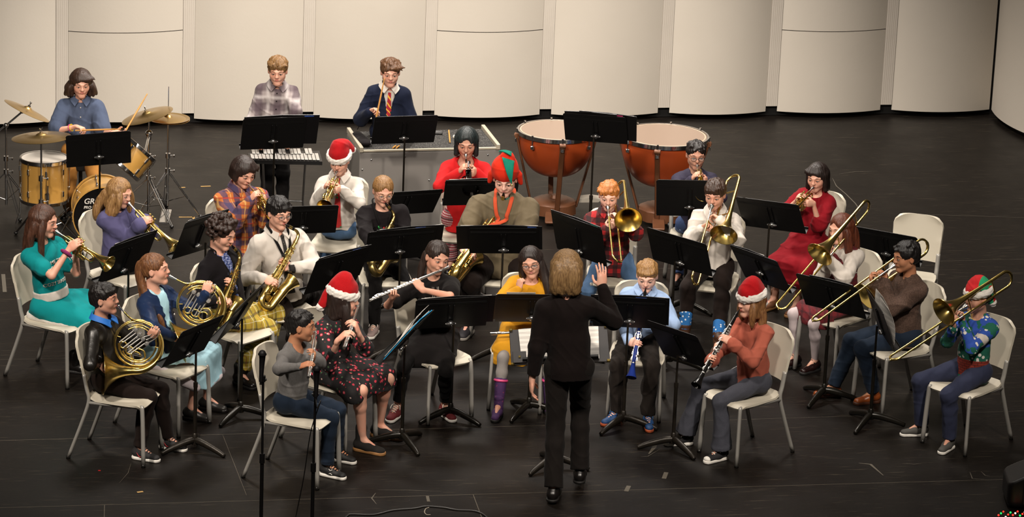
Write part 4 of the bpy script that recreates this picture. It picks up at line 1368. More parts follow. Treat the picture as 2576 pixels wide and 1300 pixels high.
def make_trumpet(b_=brass, s_=silver, mp=None):
    r = root('trumpet', 'trumpet')
    part(r, 'mouthpiece', MB().lathe([(.0125, -.004), (.0135, 0), (.0125, .004), (.009, .018), (.006, .028), (.0048, .05), (.0055, .075)], ax=(1, 0, 0), seg=16), mp or s_)
    m = MB().tube([(.07, 0, 0), (.30, 0, 0)], .0062, 10).tube([(.30, 0, 0)] + arc((.335, -.026), .026, 90, -90, 8) + [(.26, 0, -.052), (.235, 0, -.05)], .0065, 10)
    m.tube([(.30, -.005, -.045), (.30, -.005, -.007)], .003, 6)
    part(r, 'leadpipe', m, b_)
    b2 = MB(); y = .028
    b2.tube([(.205, .012, -.045), (.15, y, -.046), (.10, y, -.044)] + [(p[0], y, p[2]) for p in arc((.095, -.022), .022, 270, 90, 8)] + [(.13, y, 0), (.30, y, 0)], [.0062] * 12 + [.0075, .0115], 10)
    bell_mb(b2, (.29, y, 0), (1, 0, 0), .19, .0112, .061)
    b2.tube([(.27, y - .004, 0), (.27, 0, 0)], .003, 6); b2.tube([(.12, y, 0), (.12, 0, 0)], .003, 6)
    part(r, 'bell', b2, b_)
    for i in range(3):
        x = .182 + i * .026
        v = MB().lathe([(.0, -.085), (.011, -.084), (.0125, -.078), (.0105, -.074), (.0105, .02), (.0125, .022), (.0125, .030), (.005, .033), (.003, .034), (.003, .052), (.009, .054), (.009, .058), (0, .059)], (x, .014, 0), (0, 0, 1), 14)
        part(r, 'valve', v, b_ if i else b_)
    part(r, 'valve_slide', MB().tube([(.236, .014, -.03), (.27, -.028, -.03), (.30, -.03, -.03), (.312, -.03, -.042), (.30, -.03, -.054), (.25, -.02, -.054)], .005, 8, 4), b_)
    part(r, 'first_valve_slide', MB().tube([(.17, .03, -.02), (.15, .045, -.02), (.15, .045, -.04), (.17, .03, -.04)], .005, 8, 4), b_)
    part(r, 'finger_hook', MB().tube([(.275, 0, .006), (.29, 0, .018), (.275, 0, .026), (.262, 0, .018)], .002, 6, 4), b_)
    return r
def make_trombone(ext=.10):
    r = root('trombone', 'trombone')
    part(r, 'mouthpiece', MB().lathe([(.018, -.005), (.0195, 0), (.018, .004), (.013, .022), (.007, .034), (.0065, .07)], ax=(1, 0, 0), seg=18), silver)
    zl = -.085
    m = MB().tube([(.06, 0, 0), (.45, 0, 0)], .0062, 10).tube([(.10, 0, zl), (.45, 0, zl)], .0062, 10)
    m.tube([(.105, 0, 0), (.105, 0, zl)], .006, 8)
    part(r, 'inner_slide', m, silver)
    X = .70 + ext
    m = MB().tube([(.145 + ext, 0, 0), (X, 0, 0)], .0075, 10).tube([(.145 + ext, 0, zl), (X, 0, zl)], .0075, 10)
    m.tube(arc((X, zl / 2), -zl / 2, 90, -90, 10), .0085, 10).tube([(.15 + ext, 0, 0), (.15 + ext, 0, zl)], .006, 8)
    m.tube([(X + .04, 0, zl / 2), (X + .055, 0, zl / 2)], .006, 8)
    part(r, 'outer_slide', m, brass)
    b = MB(); y0, y1 = 0.0, .115
    b.tube([(.11, 0, zl), (-.05, 0, zl), (-.22, 0, zl)], .0078, 10)
    part(r, 'neckpipe', b, brass)
    b = MB().tube([(-.20, 0, zl)] + arc((-.315, y1 / 2), y1 / 2, -90, -270, 10, 'xy', zl) + [(-.20, y1, zl)], [.0085] * 6 + [.011] * 7, 12)
    part(r, 'tuning_slide', b, brass)
    b = MB().tube([(-.21, y1, zl), (-.08, y1, zl), (.03, y1, zl)], [.0105, .014, .0185], 14)
    bell_mb(b, (.02, y1, zl), (1, 0, 0), .235, .018, .102, p=3.4, seg=36)
    b.tube([(.03, 0, zl), (.03, y1, zl)], .005, 8); b.tube([(-.20, 0, zl), (-.20, y1, zl)], .005, 8)
    part(r, 'bell', b, brass)
    return r
def make_flute():
    r = root('flute', 'flute')
    m = MB().tube([(-.055, 0, 0), (.17, 0, 0)], .0102, 14).tube([(.165, 0, 0), (.185, 0, 0)], .0115, 14)
    m.lathe([(.0115, -.062), (.012, -.055)], ax=(1, 0, 0), cap=True)
    part(r, 'headjoint', m, silver)
    part(r, 'lip_plate', MB().sph((0, 0, .0065), (.021, .014, .006), 14, 8), silver)
    m = MB().tube([(.185, 0, 0), (.615, 0, 0)], .0098, 14).tube([(.525, 0, 0), (.54, 0, 0)], .0112, 12)
    part(r, 'body_tube', m, silver)
    for i in range(15):
        x = .215 + i * .0262
        part(r, 'key_cup', MB().cyl((x, 0, .009), (x, 0, .0135), .0083, .0083, 12), silver_gloss)
    m = MB().tube([(.20, .011, .007), (.52, .011, .007)], .0022, 6).tube([(.545, .011, .006), (.605, .011, .006)], .0022, 6)
    for x in (.23, .30, .36, .44, .50): m.tube([(x, .011, .007), (x, -.012, .010), (x + .012, -.018, .004)], .0026, 6)
    m.tube([(.50, -.004, .010), (.535, -.016, .010), (.56, -.017, .006)], .004, 6)
    part(r, 'key_rod', m, silver_gloss)
    return r
def make_clarinet(body=blackm):
    r = root('clarinet', 'clarinet')
    part(r, 'mouthpiece', MB().tube([(-.01, 0, 0), (.03, 0, 0), (.075, 0, 0)], [.003, .0095, .0115], 12, flat=.85).tube([(.02, 0, 0), (.042, 0, 0)], [.0105, .0125], 12), blackm)
    m = MB().tube([(.075, 0, 0), (.14, 0, 0)], [.0125, .0145], 14).tube([(.14, 0, 0), (.36, 0, 0)], .0128, 14).tube([(.36, 0, 0), (.56, 0, 0)], [.013, .0138], 14)
    part(r, 'body_tube', m, body)
    b = MB().lathe([(.015, .555), (.0165, .575), (.020, .60), (.027, .63), (.037, .655), (.0375, .66), (.035, .66), (.024, .63), (.012, .60)], ax=(1, 0, 0), seg=24)
    part(r, 'bell', b, body)
    m = MB()
    for x in (.138, .355, .553): m.lathe([(.0145, x - .005), (.0152, x), (.0145, x + .005)], ax=(1, 0, 0), seg=16)
    part(r, 'ring', m, silver_gloss)
    for i in range(9):
        x = .165 + i * .0215 + (.05 if i > 4 else 0)
        part(r, 'key_cup', MB().cyl((x, 0, .012), (x, 0, .0165), .0075, .0075, 10).tube([(x - .004, .012, .008), (x, 0, .015)], .002, 5), silver_gloss)
    m = MB()
    for y in (-1, 1):
        m.tube([(.15, y * .013, .008), (.34, y * .013, .008)], .002, 6); m.tube([(.375, y * .014, .007), (.54, y * .014, .007)], .002, 6)
        for x in (.17, .20, .25, .29, .33, .40, .46, .50): m.tube([(x, y * .013, .008), (x + .012, y * .020, .004), (x + .03, y * .021, .002)], .003, 6)
    m.sph((.50, .012, .012), (.012, .006, .004), 8, 6); m.sph((.46, -.016, .008), (.010, .006, .004), 8, 6)
    part(r, 'key_rod', m, silver_gloss)
    return r
def make_sax(k=1.0, br=brass, name='saxophone'):
    """x toward the bell side, z up along the body; mouthpiece at the origin"""
    r = root(name, 'saxophone')
    T = V((.135 * k, 0, -.055 * k))                      # body top
    Bz = -.60 * k                                         # bow bottom
    q = lambda x, y, z: V((x, y, z))
    part(r, 'mouthpiece', MB().tube([(-.004, 0, .002), (.02, 0, .004), (.075 * k, 0, .010)], [.004, .011, .0125], 12, flat=.9), blackm)
    part(r, 'ligature', MB().tube([(.030, 0, .005), (.055 * k, 0, .008)], [.0130, .0138], 12), br)
    part(r, 'neck', MB().tube([(.06 * k, 0, .008), (.10 * k, 0, .012), (.128 * k, 0, -.008), T], [.0085, .0105, .0125, .0135], 12, 4), br)
    b = MB().tube([T, q(.13 * k, 0, -.30 * k), q(.125 * k, 0, Bz + .06 * k)], [.0125, .018 * k, .0245 * k], 16)
    b.lathe([(.017, 0), (.017, .014)], T - V((0, 0, .012)), (0, 0, 1), 14)
    part(r, 'body_tube', b, br)
    c = (.125 * k + .048 * k, Bz + .06 * k)
    part(r, 'bow', MB().tube(arc(c, .048 * k, 180, 360, 10), [.0245 * k + .0008 * i * k for i in range(11)], 16), br)
    b = MB(); o = q(c[0] + .048 * k, 0, Bz + .06 * k)
    e = q(c[0] + .068 * k, 0, Bz + .22 * k)
    b.tube([o, e], [.0325 * k, .037 * k], 18)
    ax = V((.32, 0, .95)).normalized()
    pr = [(.037 * k, -.005), (.039 * k, .02 * k), (.044 * k, .05 * k), (.052 * k, .075 * k), (.060 * k, .086 * k), (.061 * k, .087 * k), (.060 * k, .084 * k), (.050 * k, .070 * k), (.039 * k, .03 * k), (.033 * k, -.05 * k)]
    b.lathe(pr, e, ax, 28)
    part(r, 'bell', b, br)
    # keys up the body: cups, rods and guards
    for i in range(12):
        t = i / 11; z = -.10 * k + t * (Bz + .13 * k - -.10 * k); rr = .016 + .014 * t
        x = .133 * k - .010 * t * k
        sd = 1 if i % 3 != 1 else -.5
        part(r, 'key_cup', MB().cyl((x + rr * 1.15, sd * .004, z), (x + rr * 1.15 + .007, sd * .004, z), (.008 + .008 * t) * k, seg=14).cyl((x + rr * 1.15 + .007, sd * .004, z), (x + rr * 1.15 + .009, sd * .004, z), .005 * k, seg=10), br)
    for z, rad in ((-.42, .022), (-.50, .024)):
        part(r, 'key_cup', MB().cyl((c[0] + .02 * k, .040 * k, z * k), (c[0] + .02 * k, .050 * k, z * k), rad * k, seg=16), br)
    m = MB()
    for y, x in ((.022, .12), (-.022, .12), (.018, .15), (-.02, .148), (.028, .135)):
        m.tube([(x * k, y * k, -.12 * k), (x * k, (y * 1.4) * k, Bz + .12 * k)], .0026, 6)
    for i in range(9):
        z = -.13 - i * .045; m.tube([(.12 * k, -.024 * k, z * k), (.15 * k, -.022 * k, z * k), (.165 * k, 0, (z - .01) * k)], .003, 6)
        m.tube([(.12 * k, .026 * k, z * k), (.145 * k, .030 * k, (z - .012) * k), (.165 * k, .012 * k, (z - .015) * k)], .003, 6)
    for i in range(14):
        t = i / 13; z = (-.12 - .42 * t) * k; rr = (.015 + .012 * t) * k; sy = 1 if i % 2 else -1
        m.cyl((.125 * k, sy * rr, z), (.125 * k, sy * (rr + .010 * k), z), (.009 + .006 * t) * k, seg=12)
        m.tube([(.125 * k, sy * (rr + .010 * k), z), (.145 * k, sy * (rr + .016 * k), z + .012 * k), (.152 * k, sy * rr * .5, z + .020 * k)], .0028, 6, 3)
    for i in range(5):
        z = (-.40 - .035 * i) * k; m.tube([(c[0] + .045 * k, .036 * k, z), (c[0] + .062 * k, .05 * k, z - .01 * k), (c[0] + .05 * k, .055 * k, z - .03 * k), (c[0] + .03 * k, .045 * k, z - .02 * k)], .003, 6, 3)
    m.tube([(c[0] + .03 * k, .045 * k, -.38 * k), (c[0] + .045 * k, .055 * k, -.45 * k), (c[0] + .03 * k, .05 * k, -.54 * k)], .004, 6, 4)
    m.tube([(.15 * k, 0, -.33 * k), (.19 * k, 0, -.34 * k)], .004, 6)
    part(r, 'key_rod', m, br)
    m = MB()
    for i in range(3): m.cyl((.150 * k, -.006, (-.17 - i * .035) * k), (.158 * k, -.006, (-.17 - i * .035) * k), .0075 * k, seg=10); m.cyl((.163 * k, -.006, (-.34 - i * .037) * k), (.171 * k, -.006, (-.34 - i * .037) * k), .0075 * k, seg=10)
    part(r, 'pearl_touch', m, pearl)
    return r
def make_horn():
    """coil in the xz plane; mouthpiece at the origin, player behind -x; bell opens down and back"""
    r = root('french_horn', 'french horn')
    C = (.235, -.155); R0 = .148
    part(r, 'mouthpiece', MB().lathe([(.0095, -.003), (.0105, 0), (.0095, .004), (.006, .035), (.005, .06)], ax=V((.95, 0, -.3)), seg=14), silver)
    a0 = 105
    pts = [(.05, 0, -.016), (.12, 0, -.032)] + [(C[0] + R0 * math.cos(R_(a)), .006, C[1] + R0 * math.sin(R_(a))) for a in range(a0, -260, -24)]
    part(r, 'leadpipe', MB().tube(pts, .0062, 10, 3), brass)
    m = MB()
    P = [V((C[0] + (R0 + .008) * math.cos(R_(a)), .024 - .0 * a, C[1] + (R0 + .008) * math.sin(R_(a)))) for a in range(0, 360, 18)]
    m.tube(P, .0082, 12, closed=True)
    P = [V((C[0] + (R0 - .022) * math.cos(R_(a)), .016, C[1] + (R0 - .022) * math.sin(R_(a)))) for a in range(-150, 140, 18)]
    m.tube(P, .0066, 10)
    for a in (20, 100, 190, 290): m.tube([(C[0] + (R0 + .004) * math.cos(R_(a)), .012, C[1] + (R0 + .004) * math.sin(R_(a))), (C[0] + (R0 - .03) * math.cos(R_(a)), .012, C[1] + (R0 - .03) * math.sin(R_(a)))], .003, 6)
    part(r, 'coil', m, brass)
    # bell throat sweeping round the bottom to the bell
    P = []; Rr = []
    for i, a in enumerate(range(60, -83, -13)):
        t = i / 10; rad = R0 + .012 + .024 * t
        P.append((C[0] + rad * math.cos(R_(a)), .030 - .045 * t, C[1] + rad * math.sin(R_(a)))); Rr.append(.009 + .019 * t * t)
    m = MB().tube(P, Rr, 16, 3, cap=False)
    o = V(P[-1]); ax = (V(P[-1]) - V(P[-2])).normalized(); ax = V((-.84, -.22, -.50)).normalized()
    bell_mb(m, o - ax * .004, ax, .20, .0275, .152, p=3.0, seg=40)
    part(r, 'bell', m, brass)
    # rotary valves, levers and crooks inside the coil
    for i in range(4):
        c = V((C[0] - .055 + i * .036, -.006, C[1] + .078 - i * .014))
        part(r, 'rotary_valve', MB().cyl(c + V((0, .028, 0)), c + V((0, -.012, 0)), .0145, seg=16).cyl(c + V((0, -.012, 0)), c + V((0, -.016, 0)), .009, seg=12), silver_gloss)
    m = MB()
    for i in range(6):
        x0 = C[0] - .062 + i * .021; z0 = C[1] + .072 - i * .008
        x1 = x0 - .045; z1 = z0 - .125 + (.02 if i % 2 else 0)
        m.tube([(x0, .004, z0), (x1, .002, z1)], .0046, 8)
    part(r, 'slide_tube', m, silver_gloss)
    m = MB()
    for i in range(3):
        x0 = C[0] - .075 + i * .055; z0 = C[1] - .055 - i * .010; rr = .023 + .004 * i
        m.tube([(x0 + rr * math.cos(R_(a)), .008, z0 + rr * math.sin(R_(a)) * .9) for a in range(30, 331, 30)], .0052, 8, 2)
    m.tube([(C[0] + .01, .01, C[1] - .03), (C[0] + .06, .01, C[1] - .02), (C[0] + .09, .01, C[1] - .06), (C[0] + .05, .01, C[1] - .10), (C[0] - .02, .01, C[1] - .11), (C[0] - .06, .01, C[1] - .09)], .0056, 8, 4)
    m.tube([(C[0] - .10, .01, C[1] + .05), (C[0] - .06, .01, C[1] + .095), (C[0], .01, C[1] + .11), (C[0] + .07, .01, C[1] + .09)], .0056, 8, 4)
    part(r, 'valve_crook', m, brass)
    m = MB()
    for i in range(3):
        m.tube([(C[0] + .015 + i * .022, -.004, C[1] + .065 - i * .01), (C[0] + .05 + i * .02, -.010, C[1] + .105), (C[0] + .03 + i * .024, -.012, C[1] + R0 + .004)], .0032, 6, 3)
        m.sph((C[0] + .03 + i * .024, -.012, C[1] + R0 + .006), (.009, .006, .003), 8, 5)
    part(r, 'lever', m, silver_gloss)
    return r
def fit_horn(O, c_px):
    """horn held with its coil facing the audience: mouthpiece at O, coil centre toward pixel c_px"""
    O = V(O); d = (O - CAM_P).normalized(); y = (d + V((.10, .0, .12))).normalized()
    x0 = y.cross(V((0, 0, 1))).normalized(); z0 = x0.cross(y)
    best = None
    for i in range(-60, 61):
        a = R_(i); x = x0 * math.cos(a) + z0 * math.sin(a); z = x.cross(y)
        p = PX(O + x * .235 + z * -.155); e = math.hypot(p[0] - c_px[0], p[1] - c_px[1])
        if best is None or e < best[0]: best = (e, x, z)
    M = Matrix((best[1], y, best[2])).transposed().to_4x4(); M.translation = O; return M
INST = {}
def inst(kind):
    if kind not in INST:
        INST[kind] = dict(trumpet=make_trumpet, silver_trumpet=lambda: make_trumpet(brass, silver), black_trumpet=lambda: make_trumpet(black_lacq, silver), trombone=make_trombone,
                          trombone2=lambda: make_trombone(.0), flute=make_flute, clarinet=make_clarinet, blue_clarinet=lambda: make_clarinet(blue_plastic),
                          alto=lambda: make_sax(1.0), alto_old=lambda: make_sax(1.0, dkbrass), tenor=lambda: make_sax(1.3), french_horn=make_horn)[kind]()
    return INST[kind]
def fit_inst(O, e_l, e_px, sign, s_l=None, s_px=None, roll0=0, up=None):
    """matrix putting the template's origin at O, its point e_l on pixel e_px (its true distance away) and turning it so s_l lands nearest s_px"""
    O = V(O); e_l = V(e_l)
    E = near(e_px[0], e_px[1], O, e_l.length, sign)
    d = (E - O).normalized()
    u = e_l.normalized(); q = u.rotation_difference(d).to_matrix()
    best = None
    for i in range(180):
        R1 = Matrix.Rotation(2 * math.pi * i / 180, 3, d) @ q
        if s_px is not None:
            p = PX(O + R1 @ V(s_l)); e = (p[0] - s_px[0]) ** 2 + (p[1] - s_px[1]) ** 2
            if up is not None: e -= 400 * (R1 @ V(up[0])).dot(V(up[1]))
        else: e = -(R1 @ V(up[0])).dot(V(up[1]))
        if best is None or e < best[0]: best = (e, R1)
    M = best[1].to_4x4(); M.translation = O
    return M
def play(kind, M, label, group=None):
    t = copy_tree(inst(kind), M, label, group)
    return t
# ------------------------------------------------------------------ materials for clothes
DENIM = cloth('1a2432', 'denim', fold=.6, weave=300, var=.25); DENIM_L = cloth('425a78', 'light_denim', fold=.6, weave=260, var=.3)
GREYJEAN = cloth('3f4048', 'grey_denim', fold=.6, weave=260, var=.3); NAVY = cloth('2c3044', 'navy_jersey', fold=.5)
BLACKC = cloth('0e0c0c', 'black_cloth', fold=.5); BROWNBLK = cloth('19110e', 'brown_black_trousers', fold=.5)
WHITEC = cloth('bdb6ae', 'white_cotton', fold=.8, var=.04); LEATHER = mat('black_leather', '15120f', .36, bump=.3, bscale=22, bdist=.008)
SUEDE = mat('black_suede', '14100d', .95); TAN_SOLE = mat('tan_wood_sole', '8a6238', .6); BLACK_SHOE = mat('black_shoe_leather', '120f0e', .3)
def onchair(p, label, dy=.075, dyaw=0, dx=0):
    q = p.hip + p.f * dy + p.l * dx
    return chair(q, p.yaw + dyaw, label)
def ML(M, x, y, z): return M @ V((x, y, z))
def AX(M, i=0): return V(M.to_3x3().col[i])

# ---- person in leather jacket, french horn
def p_leather():
    p = Person('person in a black leather jacket and blue collar playing a french horn', (273, 948), (263, 751), yaw=62, hyaw=80, pitch=-2, skin='mid')
    p.leg('R', (352, 1124), (376, 994), toe=70); p.leg('L', (420, 1098), (436, 968), toe=72)
    M = fit_horn(p.mouth, (345, 862))
    p.arm('L', ML(M, .285, .0, -.012), axis=AX(M, 0), n=AX(M, 1), elbow=(352, 872), curl=(50, 60, 30))
    p.arm('R', ML(M, .13, -.02, -.40), n=AX(M, 1), elbow=(232, 880), curl=(15, 20, 10))
    p.hair(hairmat('120d0b'), 'short', fringe='full')
    p.body(); p.top(mat('blue_collar_shirt', '1c5fae', .6), 'undershirt', off=.008, arms=False)
    p.top(LEATHER, 'leather_jacket', off=.017, loose=1.05, neck=.012, open_=(.62, .035), amp=.005, hem=.0)
    p.collar(mat('blue_collar', '1c63b5', .6)); p.pants(BROWNBLK, off=.012); p.shoes(mat('dark_trainer_mesh', '1d1b1c', .8), lace=mat('dark_laces', '1b191a', .8), swoosh=mat('red_stripe', 'b3202a', .5))
    play('french_horn', M, 'brass french horn played by the person in the leather jacket')
    onchair(p, 'ivory chair under the person in the leather jacket', dy=.135, dyaw=14)
p_leather()
def p_denimgirl():
    p = Person('person in a dark blue jacket and pale blue dress playing a french horn', (408, 880), (391, 677), yaw=60, hyaw=80, pitch=-4, skin='light', girl=True)
    p.leg('R', (480, 1024), (512, 896), toe=70); p.leg('L', (520, 1000), (535, 878), toe=70)
    M = fit_horn(p.mouth, (493, 756))
    p.arm('L', ML(M, .265, .0, -.005), axis=AX(M, 0), n=AX(M, 1), elbow=(470, 770), curl=(50, 60, 30))
    p.arm('R', ML(M, .13, -.02, -.40), n=AX(M, 1), elbow=(390, 830), curl=(15, 20, 10))
    hm = hairmat('5a3620', col2='9a6a40')
    p.hair(hm, 'tied')
    H = p.HP
    p.locks(hm, [([H(0, -.085, .05), H(.0, -.125, .0), H(-.02, -.115, -.12), H(-.03, -.09, -.28), H(-.035, -.07, -.42)], .028, .014),
                 ([H(-.02, -.08, .04), H(-.035, -.105, -.05), H(-.06, -.06, -.2), H(-.085, .03, -.33), H(-.08, .07, -.45)], .026, .012)], 'ponytail')
    p.body(); DR = spots('pale_blue_dress', '9cc4d2', [(.22, 'b9d6df', 0, .5)], 18)
    p.top(DR, 'dress_bodice', off=.012, arms=False)
    p.top(cloth('1a2947', 'dark_blue_leatherette', fold=.4, rough=.45, var=.1), 'jacket', off=.022, open_=(.2, .06), amp=.006, neck=.02)
    p.skirt(DR, reach=1.0, drop=.16, hemm=mat('white_net_frill', 'c4b9bd', .9, bump=.6, bscale=90))
    p.shoes(mat('pewter_flats', '2a2826', .4, .3), BLACK_SHOE, sock=None, strap=mat('pewter_strap', '3a3733', .4, .3))
    play('french_horn', M, 'brass french horn held up by the person in the dark blue jacket')
    onchair(p, 'ivory chair under the person in the dark blue jacket')
p_denimgirl()
def p_floral():
    p = Person('person in a black floral dress and red santa hat playing a flute', (828, 918), (864, 752), yaw=58, hyaw=95, pitch=8, skin='light', girl=True, k=.93)
    p.leg('R', (912, 1104), (912, 985), toe=65); p.leg('L', (955, 1068), (980, 955), toe=65)
    M = fit_inst(p.mouth, (.60, 0, 0), (866, 872), -1, up=((0, 0, 1), p.hf))
    p.arm('R', ML(M, .42, 0, 0), axis=AX(M), elbow=(838, 868), curl=(35, 45, 30), n=p.hf)
    p.arm('L', ML(M, .25, 0, 0), axis=AX(M), elbow=(915, 870), curl=(45, 50, 30))
    hm = hairmat('1d110c')
    p.hair(hm, 'long', length=.15)
    H = p.HP
    p.locks(hm, [([H(-.055, .01, .0), H(-.075, .03, -.09), H(-.07, .05, -.20), H(-.05, .06, -.30)], .030, .018), ([H(.05, .01, .0), H(.065, .03, -.09), H(.06, .05, -.20), H(.05, .06, -.28)], .030, .018)], 'hair')
    p.body(); FL = spots('floral_dress', '0e0b0d', [(.50, 'a8283a', 0, .5), (.30, 'd9848a', 0, .5), (.36, '3c5a3a', .5, .68), (.34, 'c9a9a0', .68, .9)], 34)
    p.top(FL, 'dress', off=.014, sleeve=.72, slo=.012, hem=.0)
    p.skirt(FL, 'dress_skirt', reach=.86, drop=.05, spread=1.5, amp=.008)
    p.shoes(SUEDE, TAN_SOLE, 'ankle_boot', tall=.09)
    p.santa_hat(PY(805, 772, p.head.y - .02), tall=.12)
    MB().tube([p.loc(p.arms['R'][2] + (p.arms['R'][1] - p.arms['R'][2]).normalized() * .02 + V((math.cos(a) * .027, .0, math.sin(a) * .027))) for a in [i * .6 for i in range(11)]], .004, 6, closed=True).build('wristband', BLACKC, p.t)
    play('flute', M, 'silver flute played by the person in the floral dress')
    onchair(p, 'ivory chair under the person in the floral dress')
p_floral()
def p_greyboy():
    p = Person('person in a grey sweater and jeans playing a flute in the front row', (731, 1003), (758, 819), yaw=62, hyaw=88, pitch=4, skin='tan')
    p.leg('R', (823, 1166), (850, 1042), toe=62); p.leg('L', (848, 1128), (881, 1014), toe=65)
    M = fit_inst(p.mouth, (.60, 0, 0), (776, 946), -1, up=((0, 0, 1), p.hf))
    p.arm('R', ML(M, .45, 0, 0), axis=AX(M), elbow=(706, 925), curl=(35, 45, 30), n=p.hf)
    p.arm('L', ML(M, .28, 0, 0), axis=AX(M), elbow=(822, 925), curl=(45, 50, 30))
    p.hair(hairmat('0f0b0a'), 'short', fringe='none', vol=.98)
    p.body(); p.top(cloth('5d5b5a', 'grey_knit', fold=.5, weave=130, var=.25), 'sweater', off=.016, neck=.01, deep=.02, amp=.006, hem=.02, untuck=.02)
    p.pants(DENIM, off=.012); p.shoes(mat('black_trainer', '141314', .7), rubber_w, lace=BLACKC, strap=BLACKC)
    h_, kn, an, t_, _ = p.legs['R']; l_ = V((-t_.y, t_.x, 0)); g_ = V((an.x, an.y, 0))
    m = MB()
    for sg in (-1, 1): m.tube([p.loc(g_ + t_ * (.048 + q * .013) - l_ * (.0385 - .003 * abs(q)) + V((0, 0, .048 + sg * (.004 + .008 * abs(q)) + .006 * sg))) for q in (-1, 0, 1)], .0025, 6, 4)
    m.build('shoe_mark', mat('white_shoe_print', 'cfcbc4', .6), p.t)
    play('flute', M, 'silver flute played by the person in the grey sweater')
    onchair(p, 'ivory chair under the person in the grey sweater', dy=.09, dyaw=8)
p_greyboy()
def p_santaclar():
    p = Person('person in a pink sweatshirt, flared jeans and red santa hat playing a clarinet', (1895, 952), (1888, 757), yaw=-48, hyaw=-58, pitch=6, skin='light', girl=True)
    p.leg('R', (1725, 1088), (1750, 958), toe=-75); p.leg('L', (1815, 1126), (1820, 996), toe=-50)
    M = fit_inst(p.mouth, (.655, 0, 0), (1752, 968), -1, up=((0, 0, 1), -p.f + V((-.3, -.6, .6))))
    p.arm('L', ML(M, .25, 0, 0), axis=AX(M), elbow=(1890, 905), curl=(35, 45, 30)); p.arm('R', ML(M, .43, 0, 0), axis=AX(M), elbow=(1830, 925), curl=(35, 45, 30))
    hm = hairmat('6a4428', col2='a87c4c'); p.hair(hm, 'long', length=.12)
    H = p.HP
    p.locks(hm, [([H(.06, .015, .0), H(.08, .04, -.08), H(.075, .05, -.17)], .028, .012), ([H(.05, -.05, -.05), H(.07, -.05, -.15), H(.08, -.01, -.22)], .035, .018), ([H(-.055, .02, .0), H(-.075, .04, -.08), H(-.07, .03, -.16)], .024, .012)])
    p.body(); p.top(cloth('a05544', 'coral_jersey', fold=.7, var=.06), 'sweatshirt', off=.014, amp=.006, hem=-.01, slo=.006, cuff=.003)
    p.pants(GREYJEAN, off=.010, flare=1.75); p.shoes(mat('black_canvas', '121113', .85), rubber_w, lace=lace_w, toe_m=rubber_w)
    p.santa_hat(PY(1921, 762, p.head.y + .02), tall=.09)
    play('clarinet', M, 'black clarinet played by the person in the pink sweatshirt')
    onchair(p, 'ivory chair under the person in the pink sweatshirt', dy=.10)
p_santaclar()
def p_elftrom():
    p = Person('person in an elf hat and green Christmas sweater playing a trombone', (2447, 928), (2458, 747), yaw=-42, hyaw=-58, pitch=6, skin='mid')
    p.leg('R', (2317, 1066), (2318, 954), toe=-80); p.leg('L', (2389, 1100), (2389, 982), toe=-30)
    M = fit_inst(p.mouth, (.74, 0, -.04), (2243, 903), -1, (.25, .115, -.085), (2366, 794))
    p.arm('L', ML(M, .09, .0, -.03), axis=AX(M, 2), pole=(p.f * .7 - V((0, 0, .8)) + p.l * .15), curl=(50, 60, 40)); p.arm('R', ML(M, .16, 0, -.05), axis=AX(M, 2), elbow=(2380, 860), curl=(50, 60, 40))
    p.hair(hairmat('15100d'), 'short')
    p.body()
    m, nt, b = _nt('green_christmas_knit'); B = NB(nt); v = B.obj(rot=R_(42)); sp = B.n('SeparateXYZ'); B.link(v, sp.inputs[0]); Z = sp.outputs[2]
    br = B.n('TexBrick'); mp = B.n('Mapping'); B.link(v, mp.inputs[0]); mp.inputs['Rotation'].default_value = (R_(90), 0, 0); B.link(mp.outputs[0], br.inputs[0])
    br.inputs['Color1'].default_value = lin('7d2418'); br.inputs['Color2'].default_value = lin('8a2c1c'); br.inputs['Mortar'].default_value = lin('2c1410'); br.inputs['Scale'].default_value = 14
    vo = B.n('TexVoronoi'); B.link(v, vo.inputs[0]); vo.inputs['Scale'].default_value = 30
    c = B.mix(B.math('MULTIPLY', B.math('GREATER_THAN', Z, .72), B.math('GREATER_THAN', vo.outputs[1] if False else B.noise(v, 14, 2), .5)), lin('0d5644'), lin('23469a'))
    c = B.mix(B.math('MULTIPLY', B.math('LESS_THAN', vo.outputs[0], .36), B.math('GREATER_THAN', B.noise(v, 9, 1), .52)), c, lin('d0ccc4'))
    c = B.mix(B.math('MULTIPLY', B.math('LESS_THAN', Z, .62), B.math('GREATER_THAN', Z, .50)), c, br.outputs[0])
    B.link(c, b.inputs['Base Color']); b.inputs['Roughness'].default_value = .9; B.bump(B.noise(v, 10, 2), .4, .04, b)
    p.top(m, 'sweater', off=.018, neck=.01, amp=.004, hem=.03)
    p.top(mat('yellow_undershirt', 'b8963c', .8), 'undershirt', off=-.004, arms=False, amp=0)
    S = Sdf(.006); sh, el = p.arms['L'][0], p.arms['L'][1]; a, e = sh.lerp(el, .40), sh.lerp(el, .66)
    S.cone(a, e, .060 * p.k, k=.01)
    for q, w_ in ((a, -1), (e, 1)): S.box(q + (el - sh).normalized() * w_ * .06, (.06, .2, .2), frame(el - sh), k=.003, sub=True)
    p.shift(S); S.build('white_armband', WHITEC, p.t)
    p.pants(NAVY, off=.016, flare=1.05, waist=.06); p.shoes(mat('grey_trainer', '3e3c38', .8), rubber_w, strap=BLACKC)
    p.socks(spots('red_patterned_sock', '7a1a1e', [(.3, '1b1416', 0, .6)], 60), .80, 1.0, .036)
    p.santa_hat(p.HP(.02, -.13, -.07), tall=.05, body_m=plaid('elf_hat_stripes', 'b3131a', [(0, .15, .35, .0, '128a5a', 1, .01)], rot=.6))
    play('trombone2', M, 'brass trombone played by the person in the elf hat, nearest the right edge')
    onchair(p, 'ivory chair behind the trombonist in the elf hat', dx=0)
p_elftrom()
